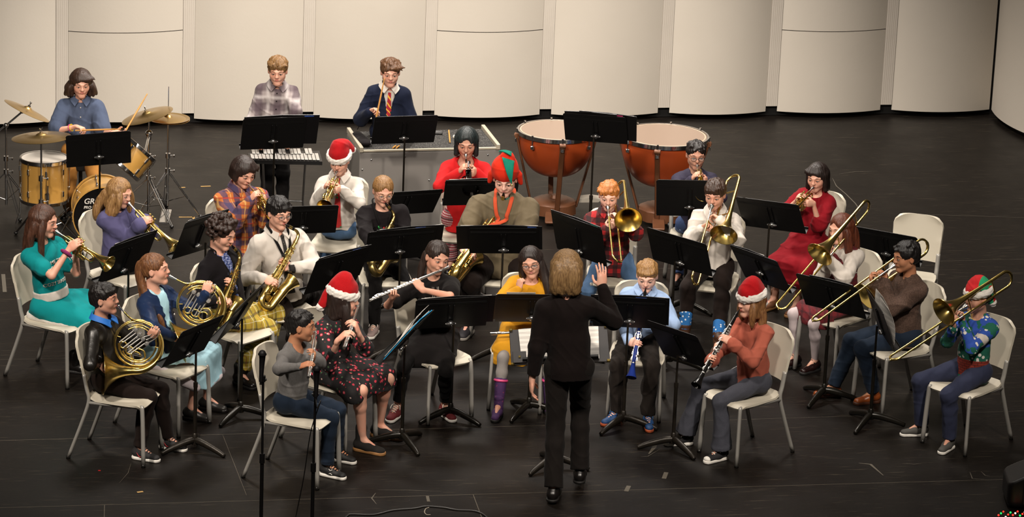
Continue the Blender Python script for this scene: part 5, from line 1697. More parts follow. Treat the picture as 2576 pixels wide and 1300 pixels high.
# ------------------------------------------------------------------ helpers for the players
def neck_strap(p, to, m, w_=.007, name='neck_strap', on=None):
    b = MB(); T = p.T; L = p.TL; W = p.wide
    F = lambda x, z: p.loc(p.surf(on, T(x, 0, L * z), .011)) if on is not None else p.loc(T(x, .1 * W, L * z))
    for x in (-1, 1):
        b.tube([p.loc(T(0, -.075, L * .95)), p.loc(T(x * .062, -.03, L * .95)), p.loc(T(x * .066, .04, L * .90)), F(x * .060, .84), F(x * .054, .78), F(x * .046, .72), F(x * .036, .66), F(x * .026, .60), p.loc(to)], w_, 8, 3, flat=.35)
    b.build(name, m, p.t)
def trumpet(p, bell, label, kind='trumpet', sign=-1, eL=None, eR=None, up=None, group='trumpets'):
    M = fit_inst(p.mouth, (.48, .028, 0), bell, sign, up=((0, 0, 1), up or V((0, 0, 1))))
    p.arm('R', ML(M, .205, -.004, .020), axis=AX(M, 0), n=AX(M, 1) - AX(M, 2) * .7, elbow=eR, curl=(35, 45, 30), d=AX(M, 0) * .3 + AX(M, 1) * .35 + AX(M, 2) * .8)
    p.arm('L', ML(M, .200, .030, -.03), axis=AX(M, 2), n=-AX(M, 1), elbow=eL, curl=(50, 60, 40), d=AX(M, 0) * .75 + AX(M, 2) * .3 - AX(M, 1) * .3)
    play(kind, M, label, group); return M
def trombone(p, crook, bell, label, sign=-1, kind='trombone2', ex=0.0, eL=None, eR=None, L=.74):
    M = fit_inst(p.mouth, (L, 0, -.04), crook, sign, (.25, .115, -.085), bell)
    p.arm('L', ML(M, .09, .01, -.035), axis=AX(M, 2), n=-AX(M, 1), elbow=eL, curl=(50, 60, 40)); p.arm('R', ML(M, .16 + ex, -.01, -.05), axis=AX(M, 2), n=AX(M, 1), elbow=eR, curl=(50, 60, 40))
    play(kind, M, label, 'trombones'); return M
def sax(p, bow, bell, label, kind='alto', k=1.0, sign=-1, eL=None, eR=None, strap=BLACKC):
    M = fit_inst(p.mouth, (.173 * k, 0, -.588 * k), bow, sign, (.271 * k, 0, -.30 * k), bell)
    p.arm('L', ML(M, .135 * k, .018, -.23 * k), axis=AX(M, 2), elbow=eL, curl=(30, 50, 35)); p.arm('R', ML(M, .135 * k, -.018, -.41 * k), axis=AX(M, 2), elbow=eR, curl=(30, 50, 35))
    play(kind, M, label, 'saxophones')
    p.strap_to = (ML(M, .105 * k, 0, -.20 * k), strap)
    return M
def drumstick(a, b_, label):
    d = (b_ - a).normalized(); L = .40
    m = MB().lathe([(.003, 0), (.0065, .002), (.0072, .02), (.0072, .28), (.004, .375), (.0055, .385), (.004, .398), (0, .40)], a, d, 12)
    o = m.build('drumstick', mat('hickory', 'c08a4a', .45)); return setp(o, label, 'drumstick', 'drumsticks')
def shirt(p, m, name='shirt', cm=None, **k):
    o = p.top(m, name, **k); p.collar(cm or m); p.shirt_o = o; return o
def buttons(p, m, n=5, lo=.15, hi=.74, on=None):
    for i in range(n):
        c = p.surf(on or p.shirt_o, p.T(0, 0, p.TL * (lo + (hi - lo) * i / (n - 1))), .002)
        MB().sph(p.loc(c), (.0055, .004, .0055), 8, 6).build('button', m, p.t)

# ---- drummer
def p_drummer():
    p = Person('person in a blue short-sleeved shirt seated at the drum kit', (202, 380), yaw=8, hyaw=14, pitch=14, hipz=.58, skin='light', mouth=(207, 236), wide=.98)
    p.leg('R', (172, 520), (176, 432), toe=-10); p.leg('L', (252, 530), (232, 425), toe=15)
    gR = PY(208, 329, p.hip.y - .30); gL = PY(304, 332, p.hip.y - .32)
    p.arm('R', gR, elbow=(136, 330), n=V((0, -.2, -1)), d=V((.8, -.6, 0)), curl=(50, 65, 45)); p.arm('L', gL, elbow=(252, 310), n=V((-.3, -.3, .8)), d=V((.9, -.4, 0)), curl=(25, 30, 20))
    hm = hairmat('2a1a12', col2='4a3222'); p.hair(hm, 'bob', length=.10, fringe='swept', part=1.5, vol=1.06)
    H = p.HP; p.locks(hm, [([H(x * .07, y, -.01), H(x * .105, y, -.06), H(x * (.10 + .03 * (i % 2)), y + .02, -.105)], .024, .008) for x in (-1, 1) for i, y in enumerate((.02, -.01, -.045))] , 'hair')
    p.body(); m = cloth('465066', 'chambray', fold=.7, weave=300, var=.18)
    shirt(p, m, sleeve=.42, off=.018, slo=.014, hem=.06, amp=.006); buttons(p, WHITEC); p.pants(cloth('9a6a32', 'tan_chino', fold=.5)); p.shoes(BLACK_SHOE, rubber_b)
    p.top(WHITEC, 'undershirt', off=-.004, arms=False, amp=0)
    w_ = p.arms['R'][2]; e = (p.arms['R'][1] - w_).normalized(); _, s1, s2 = frame(e)
    for i, c_ in enumerate(('c8b020', 'c0407c')):
        MB().tube([p.loc(w_ + e * (.05 + .014 * i) + (s1 * math.cos(a) + s2 * math.sin(a)) * .0265) for a in [q * .524 for q in range(12)]], .005, 6, 2, closed=True, flat=.5).build('wristband', mat('rubber_band_' + c_, c_, .5), p.t)
    drumstick(gR - V((.06, -.0, 0)), PY(292, 325, gR.y - .10), 'wooden drumstick in the drummer\'s hand, held level')
    a = gL + V((.02, 0, -.02)); drumstick(a, PY(352, 270, a.y + .05) + V((0, .12, 0)), 'wooden drumstick rising behind the tilted cymbal')
p_drummer()
def p_plaidboy():
    p = Person('person in a grey and white plaid shirt standing at the glockenspiel', (691, 326), yaw=4, hyaw=0, pitch=12, hipz=.80, skin='light', mouth=(696, 204), k=.84, wide=.94)
    p.leg('R', (672, 545), None, toe=-10, z=.08); p.leg('L', (712, 545), None, toe=10, z=.08)
    p.arm('R', PY(655, 368, p.hip.y - .30), elbow=(643, 288), n=V((0, 0, -1))); p.arm('L', PY(725, 366, p.hip.y - .30), elbow=(740, 286), n=V((0, 0, -1)))
    p.hair(hairmat('6a4c2c', col2='9a7444'), 'short', fringe='full', vol=1.04)
    p.body(); m = plaid('brushed_plaid', '8d8382', [(0, .15, .40, .25, '3f3038', .75, .06), (2, .16, .40, .1, '3f3038', .7, .06), (0, .15, .16, .75, 'd8d2d0', .38, .07), (2, .16, .16, .6, 'd8d2d0', .4, .06)], rot=0, fold=.5)
    shirt(p, m, off=.02, slo=.006, hem=.06, amp=.006, loose=1.06); buttons(p, BLACKC); p.pants(BLACKC); p.shoes(BLACK_SHOE, rubber_b)
    p.top(mat('red_undershirt', 'a31c22', .8), 'undershirt', off=-.004, arms=False, amp=0)
p_plaidboy()
def p_blazer():
    p = Person('person in a navy blazer and striped tie holding up a drumstick', (972, 330), yaw=6, hyaw=6, pitch=12, hipz=.80, skin='light', mouth=(983, 208), k=.84, wide=.92)
    p.leg('R', (955, 545), None, z=.08); p.leg('L', (992, 545), None, z=.08)
    g = PY(948, 280, p.hip.y - .26)
    p.arm('R', g, elbow=(920, 284), n=V((.3, -.3, .0)), d=V((.75, -.4, .4)), curl=(60, 70, 40)); p.arm('L', PY(1022, 312, p.hip.y - .28), elbow=(1022, 284), n=V((-.6, 0, -.6)))
    p.hair(hairmat('4a2f1c', col2='7d5634'), 'short', fringe='swept', part=1.5, vol=1.04)
    p.body(); SH = p.top(WHITEC, 'shirt', off=.008, arms=False)
    p.collar(WHITEC)
    tm = plaid('striped_tie_silk', '8e1420', [(0, .036, .28, 0, 'c89a2c', 1, .01)], rot=.0, fold=.1)
    tm.node_tree.nodes['Mapping'].inputs['Rotation'].default_value = (0, R_(40), 0)
    p.tie(tm, .8, .024, on=SH)
    p.top(cloth('141a2c', 'navy_wool', fold=.45), 'blazer', off=.024, slo=.004, hem=.06, open_=(.30, .055), neck=.012, amp=.005)
    p.pants(cloth('12182a', 'navy_wool_trouser', fold=.4)); p.shoes(BLACK_SHOE, rubber_b)
    a = PY(963, 217, g.y - .02); b_ = PY(942, 318, g.y - .06); drumstick(b_, a, 'wooden drumstick held upright by the person in the navy blazer')
p_blazer()
def p_lilac():
    p = Person('person in a lilac sweatshirt playing a trumpet', (293, 655), yaw=52, hyaw=60, pitch=16, skin='light', girl=True, mouth=(324, 511))
    p.leg('R', (362, 780), (372, 684), toe=60); p.leg('L', (398, 760), (404, 664), toe=60)
    trumpet(p, (441, 621), 'brass trumpet played by the person in the lilac sweatshirt', eR=(330, 600))
    hm = hairmat('7a5430', col2='c09a62'); p.hair(hm, 'long', length=.12); H = p.HP
    p.locks(hm, [([H(.06, .03, .02), H(.095, .06, -.08), H(.075, .07, -.18)], .026, .014), ([H(-.06, .0, .0), H(-.09, -.0, -.09), H(-.11, .02, -.19), H(-.09, .04, -.25)], .032, .016),
                 ([H(-.04, -.07, .0), H(-.07, -.11, -.10), H(-.10, -.11, -.20), H(-.09, -.09, -.27)], .036, .018), ([H(.03, -.08, .0), H(.02, -.12, -.12), H(-.01, -.12, -.25)], .036, .02), ([H(-.055, .04, .03), H(-.08, .07, -.06), H(-.085, .06, -.16)], .018, .012)])
    p.body(); p.top(cloth('504d70', 'lilac_fleece', fold=.6, var=.06), 'sweatshirt', off=.022, slo=.008, loose=1.0, amp=.004, cuff=.002); p.pants(BLACKC); p.shoes(BLACK_SHOE, rubber_w)
    MB().tube([p.HP(.078, -.008, -.03) - p.o + V((math.cos(a) * .008, 0, math.sin(a) * .010 - .01)) for a in [i * .7 for i in range(9)]], .0015, 5, closed=True).build('earring', silver, p.t)
    onchair(p, 'ivory chair under the person in the lilac sweatshirt')
p_lilac()
def p_teal():
    p = Person('person in a turquoise Christmas dress with white trim playing a trumpet', (131, 765), yaw=50, hyaw=72, pitch=10, skin='light', girl=True, mouth=(141, 581))
    p.leg('R', (190, 908), (204, 795), toe=75); p.leg('L', (222, 884), (236, 770), toe=72)
    trumpet(p, (275, 664), 'brass trumpet played by the person in the turquoise dress', eR=(132, 690), eL=(184, 678))
    hm = hairmat('3c2318', col2='6b4430'); p.hair(hm, 'long', length=.13); H = p.HP
    p.locks(hm, [([H(-.06, .02, .02), H(-.088, .035, -.08), H(-.085, .055, -.20), H(-.07, .07, -.30)], .026, .012), ([H(-.06, -.03, .0), H(-.085, -.045, -.12), H(-.075, -.04, -.27)], .036, .018), ([H(0, -.08, .0), H(0, -.105, -.14), H(0, -.10, -.29)], .042, .02), ([H(.06, .02, .02), H(.08, .04, -.10), H(.07, .06, -.2)], .022, .012)])
    p.body(); tm = cloth('0a7f82', 'turquoise_jersey', fold=.5, var=.06)
    tp = p.top(tm, 'dress_top', off=.013, sleeve=.32, slo=.012, neck=.004)
    p.skirt(tm, 'dress_skirt', reach=1.0, drop=.04, spread=1.25, hemm=HAT_FUR, drape=True)
    p.band(WHITEC, .10, .22, .019, 'white_belt')
    # writing and picture on the chest
    for tx, z, sz, nm in (('WELCOME TO THE', .58, .036, 'chest_lettering'), ('COZY SEASON', .32, .032, 'chest_lettering')):
        o = put_text(p, tx, p.T(0, .2, p.TL * z), sz, WHITEC, nm)
        Mi = o.matrix_basis.copy(); o.matrix_basis = Matrix.Identity(4)
        for v in o.data.vertices: q = Mi @ v.co; v.co = p.surf(tp, q + p.o - p.f3 * .2, .008 if v.co.z > 0 else .001) - p.o
    m = MB(); c = p.surf(tp, p.T(0, 0, p.TL * .45), -.004); R3 = Matrix((p.l3, p.f3, p.up)).transposed()
    m.slot(0).sph(p.loc(c), (.032, .010, .036), 14, 9, R3); m.slot(1).sph(p.loc(c + p.up * .022), (.024, .016, .020), 12, 8, R3)
    m.build('chest_picture', [cloth('b7ab93', 'oat_print'), cloth('7d8c5c', 'sage_print')], p.t)
    w_ = p.arms['R'][2]; e = (p.arms['R'][1] - w_).normalized(); _, s1, s2 = frame(e)
    MB().tube([p.loc(w_ + e * .03 + (s1 * math.cos(a) + s2 * math.sin(a)) * (.031 + .004 * (i % 2))) for i, a in enumerate([i * .449 for i in range(14)])], .013, 8, 2, closed=True).build('scrunchie', cloth('7a2a58', 'plum_scrunchie'), p.t)
    p.boots(BLACK_SHOE, rubber_b, top=.50, name='boot')
    onchair(p, 'ivory chair under the person in the turquoise dress', dyaw=12)
def put_text(p, tx, at, size, m, name, f=None, up=None, parent=None, ext=.002):
    cu = bpy.data.curves.new(name, 'FONT'); cu.body = tx; cu.size = size; cu.extrude = ext; cu.align_x = 'CENTER'; cu.align_y = 'CENTER'
    tmp = bpy.data.objects.new(name, cu); COL.objects.link(tmp); bpy.context.view_layer.update()
    me = bpy.data.meshes.new_from_object(tmp.evaluated_get(bpy.context.evaluated_depsgraph_get())); bpy.data.objects.remove(tmp); bpy.data.curves.remove(cu)
    me.name = name; me.materials.clear(); me.materials.append(m); o = put(name, me)
    f = f or p.f3; up = up or p.up
    r = up.cross(f).normalized()
    M = Matrix((r, up.normalized(), r.cross(up).normalized())).transposed().to_4x4(); M.translation = V(at) - (p.o if p else V((0, 0, 0)))
    o.parent = parent or (p.t if p else None); o.matrix_local = M
    return o
p_teal()
def p_orange():
    p = Person('person in an orange and blue plaid shirt playing a trumpet', (604, 625), yaw=32, hyaw=36, pitch=24, skin='light', mouth=(626, 465), wide=1.08)
    p.leg('R', (622, 720), (630, 650), toe=30); p.leg('L', (675, 715), (680, 640), toe=30)
    trumpet(p, (690, 535), 'brass trumpet played by the person in the orange plaid shirt', eR=(590, 575), eL=(668, 560))
    p.hair(hairmat('1c110d', col2='38241c'), 'shag', length=.045, fringe='swept', part=1.2, vol=1.07)
    p.body(); m = plaid('autumn_plaid', 'b0642c', [(0, .09, .46, .1, '2c2c50', .8, .02), (2, .10, .44, .3, '2c2c50', .75, .02), (0, .09, .08, .6, 'c89a5a', .8, .01), (2, .10, .08, .85, 'a02c20', .7, .01)], rot=R_(-32), fold=.6)
    shirt(p, m, off=.022, slo=.01, loose=1.05, hem=.04, amp=.008); p.pants(BLACKC); p.shoes(BLACK_SHOE, rubber_b)
    onchair(p, 'ivory chair under the person in the orange plaid shirt')
p_orange()
def p_santatrump():
    p = Person('person in a white shirt, red bow tie and santa hat playing a trumpet', (853, 572), yaw=-6, hyaw=-10, pitch=18, skin='light', mouth=(847, 432))
    p.leg('R', (820, 690), (818, 606), toe=-20); p.leg('L', (882, 690), (884, 606), toe=10)
    trumpet(p, (817, 520), 'brass trumpet played by the person in the white shirt and santa hat', eR=(800, 500), eL=(898, 505))
    p.hair(hairmat('6a4a30'), 'short'); p.body(); shirt(p, WHITEC, off=.018, slo=.004, loose=.98, amp=.007, hem=-.05)
    p.tie(spots('red_novelty_tie', 'a51c1c', [(.4, '1c6a3c', .3, .55), (.3, 'c8a040', .6, .8)], 30), 1.0, .03, on=p.shirt_o)
    r = mat('red_bow_satin', 'b01c20', .5)
    b = MB(); c = p.loc(p.surf(p.shirt_o, p.T(0, 0, p.TL * .82), .012))
    for x in (-1, 1): b.tube([c, c + p.l3 * x * .03, c + p.l3 * x * .062], [.008, .016, .022], 10, flat=.5)
    b.build('bow_tie', r, p.t)
    p.pants(DENIM_L); p.shoes(BLACK_SHOE, rubber_w)
    p.santa_hat(PY(886, 377, p.head.y + .06), tall=.10)
    onchair(p, 'ivory chair under the person in the white shirt and santa hat')
p_santatrump()
def p_red():
    p = Person('person in a bright red top playing a trumpet', (1167, 548), yaw=0, hyaw=0, pitch=18, skin='mid', girl=True, mouth=(1172, 389), wide=1.12)
    p.leg('R', (1136, 655), (1138, 584), toe=-10); p.leg('L', (1196, 655), (1198, 584), toe=10)
    trumpet(p, (1184, 478), 'dark trumpet played by the person in the red top', 'black_trumpet', eR=(1120, 455), eL=(1222, 455))
    hm = hairmat('131516', col2='1f3436'); p.hair(hm, 'bob', length=.105, vol=1.04)
    p.body(); rm = cloth('b01a1c', 'red_knit', fold=.35, var=.05); p.top(rm, 'top', off=.015, slo=.004, neck=.022, deep=.035, hem=.05)
    PT = plaid('red_patterned_leggings', '7e2430', [(2, .018, .5, 0, 'c9b8b4', .7, .05), (0, .012, .4, 0, '7e2430', .6, .06), (2, .06, .2, .4, '23151c', .8, .04)], fold=.2)
    p.pants(PT); p.shoes(BLACK_SHOE, rubber_b)
    onchair(p, 'ivory chair under the person in the red top')
p_red()
def p_tenor():
    p = Person('person in a red elf hat and olive tunic playing a tenor saxophone', (1262, 655), yaw=-6, hyaw=-4, pitch=20, skin='pale', mouth=(1267, 486), wide=1.22, k=.98, hs=1.0)
    p.leg('R', (1178, 812), (1190, 704), toe=-15, thick=1.25); p.leg('L', (1335, 812), (1335, 700), toe=20, thick=1.25)
    sax(p, (1140, 702), (1190, 650), 'brass tenor saxophone held across the person in the elf hat', 'tenor', 1.3, eL=(1335, 590), eR=(1160, 600), strap=cloth('b3482c', 'orange_strap'))
    p.hair(hairmat('2a1a12'), 'short'); p.body()
    st = plaid('green_striped_sleeve', '1c6a56', [(2, .045, .5, 0, '3a2c26', 1, .01)], fold=.4)
    p.top(st, 'striped_undershirt', off=.012); TU = p.top(cloth('5c5240', 'olive_tunic', fold=.6, var=.05), 'tunic', off=.026, sleeve=.40, slo=.012, loose=1.08, neck=.01, hem=.05, amp=.007)
    p.collar(mat('green_collar', '146a58', .8)); neck_strap(p, *p.strap_to, .014, on=TU); p.pants(BROWNBLK, off=.014); p.shoes(mat('dark_trainer', '17141a', .7), mat('grey_rubber', '77726c', .6))
    # elf hat
    S = Sdf(.006); q = p.hs; R3 = (p.hl, p.hf, p.hu); H = p.HP
    S.ell(H(0, -.012, .075), (.096 * q, .11 * q, .10 * q), R3, k=.02)
    S.cone(H(0, -.01, .12), H(.01, -.02, .172), .072, .046, k=.04)
    for x in (-1, 1): S.cone(H(x * .088, -.01, .03), H(x * .105, .0, -.03), .03, .014, k=.02)
    S.box(H(0, .08, -.10), (.09, .09, .13), R3, k=.01, sub=True)
    p._fx(S, .004, 2); p.shift(S); hat = S.build('hat', cloth('c22a16', 'orange_red_felt', fold=.4, var=.06), p.t)
    g = MB(); P0 = [H(-.03, .045, .175), H(.03, .05, .185), H(.055, .03, .17)]
    def fl_(u, v): 
        a = H(-.02, .03, .205).lerp(H(.062, .03, .178), u); b_ = H(.055, .125, .045)
        return p.loc(a.lerp(b_, v) + p.hf * .028 * math.sin(v * 3.14))
    g.grid(fl_, 6, 8, .008); g.grid(lambda u, v: p.loc(H(-.05 + .09 * u, -.02 + .05 * v * u, .215 + .012 * math.sin(u * 3.1))), 5, 5, .008)
    put('flap', g.mesh('flap', cloth('0f6a58', 'green_felt')), hat)
    put('bell', MB().sph(p.loc(H(.055, .128, .042)), .009, 10, 7).mesh('bell', brass), hat)
    onchair(p, 'ivory chair under the person in the olive tunic')
p_tenor()
def p_xmas():
    p = Person('person in round glasses and a black Christmas sweater playing a saxophone', (965, 655), yaw=8, hyaw=16, pitch=20, skin='light', girl=True, mouth=(969, 511), wide=1.18)
    p.leg('R', (942, 812), (940, 704), toe=-10); p.leg('L', (1010, 800), (1022, 694), toe=20)
    M = sax(p, (940, 682), (985, 640), 'dull brass alto saxophone played by the person in the black sweater', 'alto_old', eR=(850, 592), eL=(1018, 610))
    hm = hairmat('7a5630', col2='a88252'); p.hair(hm, 'tied'); H = p.HP
    p.locks(hm, [([H(.03, -.09, .0), H(.05, -.06, -.08), H(.075, .0, -.15)], .024, .010)], 'ponytail')
    p.glasses(wire_m, .020, .019, 2.0); p.body()
    SW = p.top(cloth('120e10', 'black_knit', fold=.5, weave=120), 'sweater', off=.02, slo=.01, neck=.018, deep=.012, hem=.03, loose=1.03, amp=.008)
    neck_strap(p, *p.strap_to, on=SW)
    b = MB(); rng = random.Random(4); cols = [mat('green_sequin', '2c8a44', .4), mat('red_sequin', 'b01c24', .4), WHITEC, mat('gold_sequin', 'b98c2c', .4)]
    for i in range(46):
        x = rng.uniform(-.06, .05); z = rng.uniform(.20, .62); b.slot(0 if (x < 0 and z > .46) else (1 if rng.random() < .4 else rng.choice((2, 3))))
        c = p.surf(SW, p.T(x, 0, p.TL * z), .001); b.sph(p.loc(c), rng.uniform(.004, .009), 8, 6)
    b.build('applique', cols, p.t)
    p.pants(BLACKC); p.shoes(mat('pale_pink_canvas', '8f7c78', .85), rubber_w, lace=lace_w)
    onchair(p, 'ivory chair under the person in the black Christmas sweater')
p_xmas()
def p_curly():
    p = Person('person in a black jacket and yellow plaid trousers playing a saxophone', (577, 792), yaw=52, hyaw=62, pitch=20, skin='light', mouth=(583, 618), lean=.06)
    p.leg('R', (604, 938), (674, 818), toe=45, thick=1.05); p.leg('L', (664, 905), (697, 784), toe=50, thick=1.05)
    sax(p, (553, 820), (597, 765), 'brass alto saxophone played by the person in yellow plaid trousers', eL=(575, 755), eR=(490, 765))
    p.hair(hairmat('22140f', col2='3d2418'), 'afro', vol=1.06); p.body()
    SH = p.top(plaid('blue_check_shirt', '33406e', [(0, .02, .14, 0, '8a94b8', .8, .01), (2, .02, .14, 0, '8a94b8', .8, .01)]), 'shirt', off=.008, arms=False)
    p.tie(plaid('blue_check_tie', '2c3a6c', [(0, .018, .16, 0, 'a0a8c4', .8, .01), (2, .018, .16, 0, 'a0a8c4', .8, .01)], fold=.1), .95, .026, on=SH)
    p.top(cloth('131013', 'black_wool', fold=.4), 'jacket', off=.024, open_=(.18, .06), neck=.014, amp=.005, hem=.03); neck_strap(p, *p.strap_to, on=SH)
    p.pants(plaid('yellow_plaid', 'a58f30', [(0, .085, .16, 0, '2a2826', .6, .02), (2, .085, .16, .2, '2a2826', .6, .02), (0, .085, .04, .5, '8a3030', .7, .006), (2, .085, .04, .6, 'd6cfb0', .8, .006), (0, .085, .05, .28, 'd6cfb0', .7, .006)], rot=R_(-50), fold=.6), off=.02, amp=.009, length=.9)
    p.boots(BLACK_SHOE, rubber_b, top=.35)
    onchair(p, 'ivory chair under the person in yellow plaid trousers')
p_curly()
def p_specs():
    p = Person('person in glasses, white shirt and dark tie playing a saxophone', (712, 738), yaw=28, hyaw=36, pitch=12, skin='light', mouth=(718, 565), wide=1.14)
    p.leg('R', (735, 890), (722, 782), toe=20, thick=1.1); p.leg('L', (800, 865), (782, 762), toe=30, thick=1.1)
    sax(p, (664, 772), (738, 712), 'bright brass alto saxophone played by the person in the white shirt and glasses', eL=(790, 662), eR=(612, 705))
    p.hair(hairmat('0f0a09'), 'short', fringe='full', vol=1.03); p.glasses(None, .021, .014); p.body()
    shirt(p, WHITEC, off=.022, slo=.008, loose=1.0, hem=-.02, amp=.008)
    p.tie(spots('patterned_tie', '1c1816', [(.3, '8a8478', 0, .8)], 70, fold=.1), 1.0, .03, on=p.shirt_o); neck_strap(p, *p.strap_to, .010, on=p.shirt_o); p.pants(BROWNBLK); p.shoes(BLACK_SHOE, rubber_b)
    onchair(p, 'ivory chair under the saxophonist in white shirt and glasses')
p_specs()
def p_blackflute():
    p = Person('person in a short-sleeved black dress playing a flute sideways', (1095, 850), yaw=8, hyaw=26, pitch=12, hroll=-8, skin='mid', girl=True, mouth=(1110, 679))
    p.leg('R', (1000, 1018), (1018, 906), toe=-20); p.leg('L', (1120, 1016), (1124, 902), toe=25)
    M = fit_inst(p.mouth, (.60, 0, 0), (934, 754), -1, up=((0, 0, 1), V((0, -.3, 1))))
    p.arm('R', ML(M, .42, 0, -.012), axis=AX(M), elbow=(966, 772), n=V((0, -.5, .6)), curl=(35, 45, 30), d=V((0, -.5, .85))); p.arm('L', ML(M, .23, -.0, -.006), axis=AX(M), elbow=(1130, 745), curl=(45, 50, 30))
    hm = hairmat('1c120e', col2='3a261c'); p.hair(hm, 'tied'); H = p.HP
    p.locks(hm, [([H(.04, -.07, .0), H(.06, -.06, -.11), H(.06, -.04, -.22)], .032, .016), ([H(-.05, -.06, .0), H(-.07, -.05, -.11), H(-.08, -.02, -.20)], .030, .014)]); p.body()
    bm = cloth('120f0f', 'black_jersey', fold=.4); p.top(bm, 'dress_top', off=.013, sleeve=.36, slo=.010, hem=.05)
    b = MB()
    for x in (-.022, -.012, .012, .022): b.tube([p.loc(p.T(x, .108 * p.k + .016, p.TL * .76)), p.loc(p.T(x, .118 * p.k + .018, p.TL * .60)), p.loc(p.T(x, .118 * p.k + .018, p.TL * .45))], .0012, 5)
    b.build('piping', WHITEC, p.t)
    p.skirt(bm, 'dress_skirt', reach=.62, drop=.03, spread=1.3); p.pants(BLACKC, off=.004, length=.86); p.shoes(mat('maroon_canvas', '5a1216', .85), rubber_w, sock=None, swoosh=lace_w, lace=lace_w)
    play('flute', M, 'silver flute held out sideways by the person in the black dress', None)
    onchair(p, 'ivory chair under the flutist in the black dress', dyaw=27)
p_blackflute()
def p_yellow():
    p = Person('person in glasses and a mustard top resting chin on fist', (1315, 828), yaw=-8, hyaw=-2, pitch=10, hroll=10, skin='mid', girl=True, mouth=(1336, 688))
    p.leg('R', (1254, 1018), (1266, 880), toe=-10); p.leg('L', (1380, 1008), (1378, 872), toe=15)
    p.arm('R', PY(1314, 703, p.hip.y - .20), elbow=(1272, 745), n=V((.5, .5, .1)), d=V((.1, .1, 1)), curl=(75, 80, 50)); p.arm('L', PY(1372, 828, p.hip.y - .24), elbow=(1395, 800), n=V((0, 0, -1)))
    hm = hairmat('1a110e', col2='33231c'); p.hair(hm, 'long', length=.14); H = p.HP
    p.locks(hm, [([H(.06, .0, .0), H(.085, .02, -.10), H(.10, .06, -.20), H(.10, .07, -.28)], .034, .018), ([H(-.06, -.02, .0), H(-.075, -.02, -.12), H(-.07, -.02, -.22)], .03, .016)])
    p.glasses(None, .022, .014); p.body()
    ym = cloth('b5801c', 'mustard_knit', fold=.45, var=.06); p.top(ym, 'top', off=.014, slo=.003, neck=.016, deep=.01, hem=.05)
    p.skirt(ym, 'tunic_skirt', reach=.70, drop=.08, spread=1.5)
    p.socks(cloth('7d7875', 'grey_marl_tights', fold=.3, var=.15), -1, 1, calf=True, name='tights')
    p.boots(spots('purple_wellington', '3a1c4a', [(.35, '6a2a50', 0, .5), (.2, 'a06a8a', .5, .8)], 40), rubber_b, top=.52, band=mat('pink_rubber', 'b83a6c', .5))
    c = p.hip + p.f * .23 + V((0, 0, .085)); M = Matrix.Translation(PY(1256, 838, c.y)) @ Matrix.Rotation(R_(-6), 4, 'Y')
    play('flute', M, 'silver flute lying across the lap of the person in the mustard top')
    onchair(p, 'ivory chair under the person in the mustard top')
p_yellow()
def p_bluecl():
    p = Person('person in a light blue collared shirt playing a clarinet', (1606, 848), yaw=-4, hyaw=-6, pitch=20, skin='pale', mouth=(1624, 727))
    p.leg('R', (1552, 1032), (1552, 915), toe=-45); p.leg('L', (1630, 1042), (1640, 925), toe=5)
    M = fit_inst(p.mouth, (.655, 0, 0), (1588, 948), -1, up=((0, 0, 1), V((0, -1, .5))))
    p.arm('L', ML(M, .24, 0, 0), axis=AX(M), elbow=(1690, 815), curl=(35, 45, 30)); p.arm('R', ML(M, .41, 0, 0), axis=AX(M), elbow=(1560, 835), curl=(35, 45, 30))
    p.hair(hairmat('8a6238', col2='b8935c'), 'short', fringe='full'); p.body()
    shirt(p, cloth('8fa6c9', 'light_blue_cotton', fold=.7, var=.04), off=.018, slo=.006, hem=.03, loose=.98, amp=.007); p.pants(cloth('1c1714', 'dark_chino', fold=.7), off=.016, amp=.008)
    p.shoes(mat('blue_trainer', '143f70', .6), mat('orange_sole', 'b0522c', .6), lace=mat('blue_laces', '1d5a94', .8))
    play('blue_clarinet', M, 'blue clarinet played by the person in the light blue shirt')
    onchair(p, 'ivory chair under the person in the light blue shirt')
p_bluecl()
def p_ginger():
    p = Person('person in a red buffalo-check shirt playing a trombone', (1541, 655), yaw=2, hyaw=-4, pitch=16, skin='pale', mouth=(1529, 521), wide=1.08)
    p.leg('R', (1482, 800), (1484, 700), toe=-15); p.leg('L', (1606, 800), (1600, 700), toe=15)
    trombone(p, (1552, 655), (1580, 552), 'brass trombone played by the person in the buffalo-check shirt', eR=(1500, 600), eL=(1610, 600))
    p.hair(hairmat('a8602c', col2='d8944c'), 'short', fringe='swept', part=-1); p.body()
    shirt(p, plaid('buffalo_check', '9a1418', [(0, .07, .5, 0, '140c0e', .8, .004), (2, .07, .5, 0, '140c0e', .8, .004)], fold=.5), off=.02, slo=.012, hem=.05, loose=1.05, amp=.007)
    p.pants(DENIM_L, off=.014); p.shoes(BLACK_SHOE, rubber_w)
    onchair(p, 'ivory chair under the person in the buffalo-check shirt')
p_ginger()
def p_purple():
    p = Person('person in glasses and a purple patterned shirt playing a trumpet', (1748, 562), yaw=2, hyaw=6, pitch=10, skin='mid', mouth=(1754, 416))
    p.leg('R', (1706, 690), (1708, 592), toe=-15); p.leg('L', (1776, 690), (1784, 592), toe=15)
    trumpet(p, (1770, 488), 'brass trumpet played by the person in the purple patterned shirt', eR=(1712, 480), eL=(1800, 480))
    p.hair(hairmat('150e0c'), 'short', vol=1.0); p.glasses(); p.body()
    p.top(spots('purple_floral_print', '1d1830', [(.18, '4a4070', 0, 1)], 36), 'shirt', off=.016, slo=.006, neck=-.01); p.pants(spots('star_denim', '2c3f66', [(.28, '7f93b8', 0, .5)], 24)); p.boots(BLACK_SHOE, rubber_b, top=.5)
    onchair(p, 'ivory chair under the person in the purple patterned shirt')
p_purple()
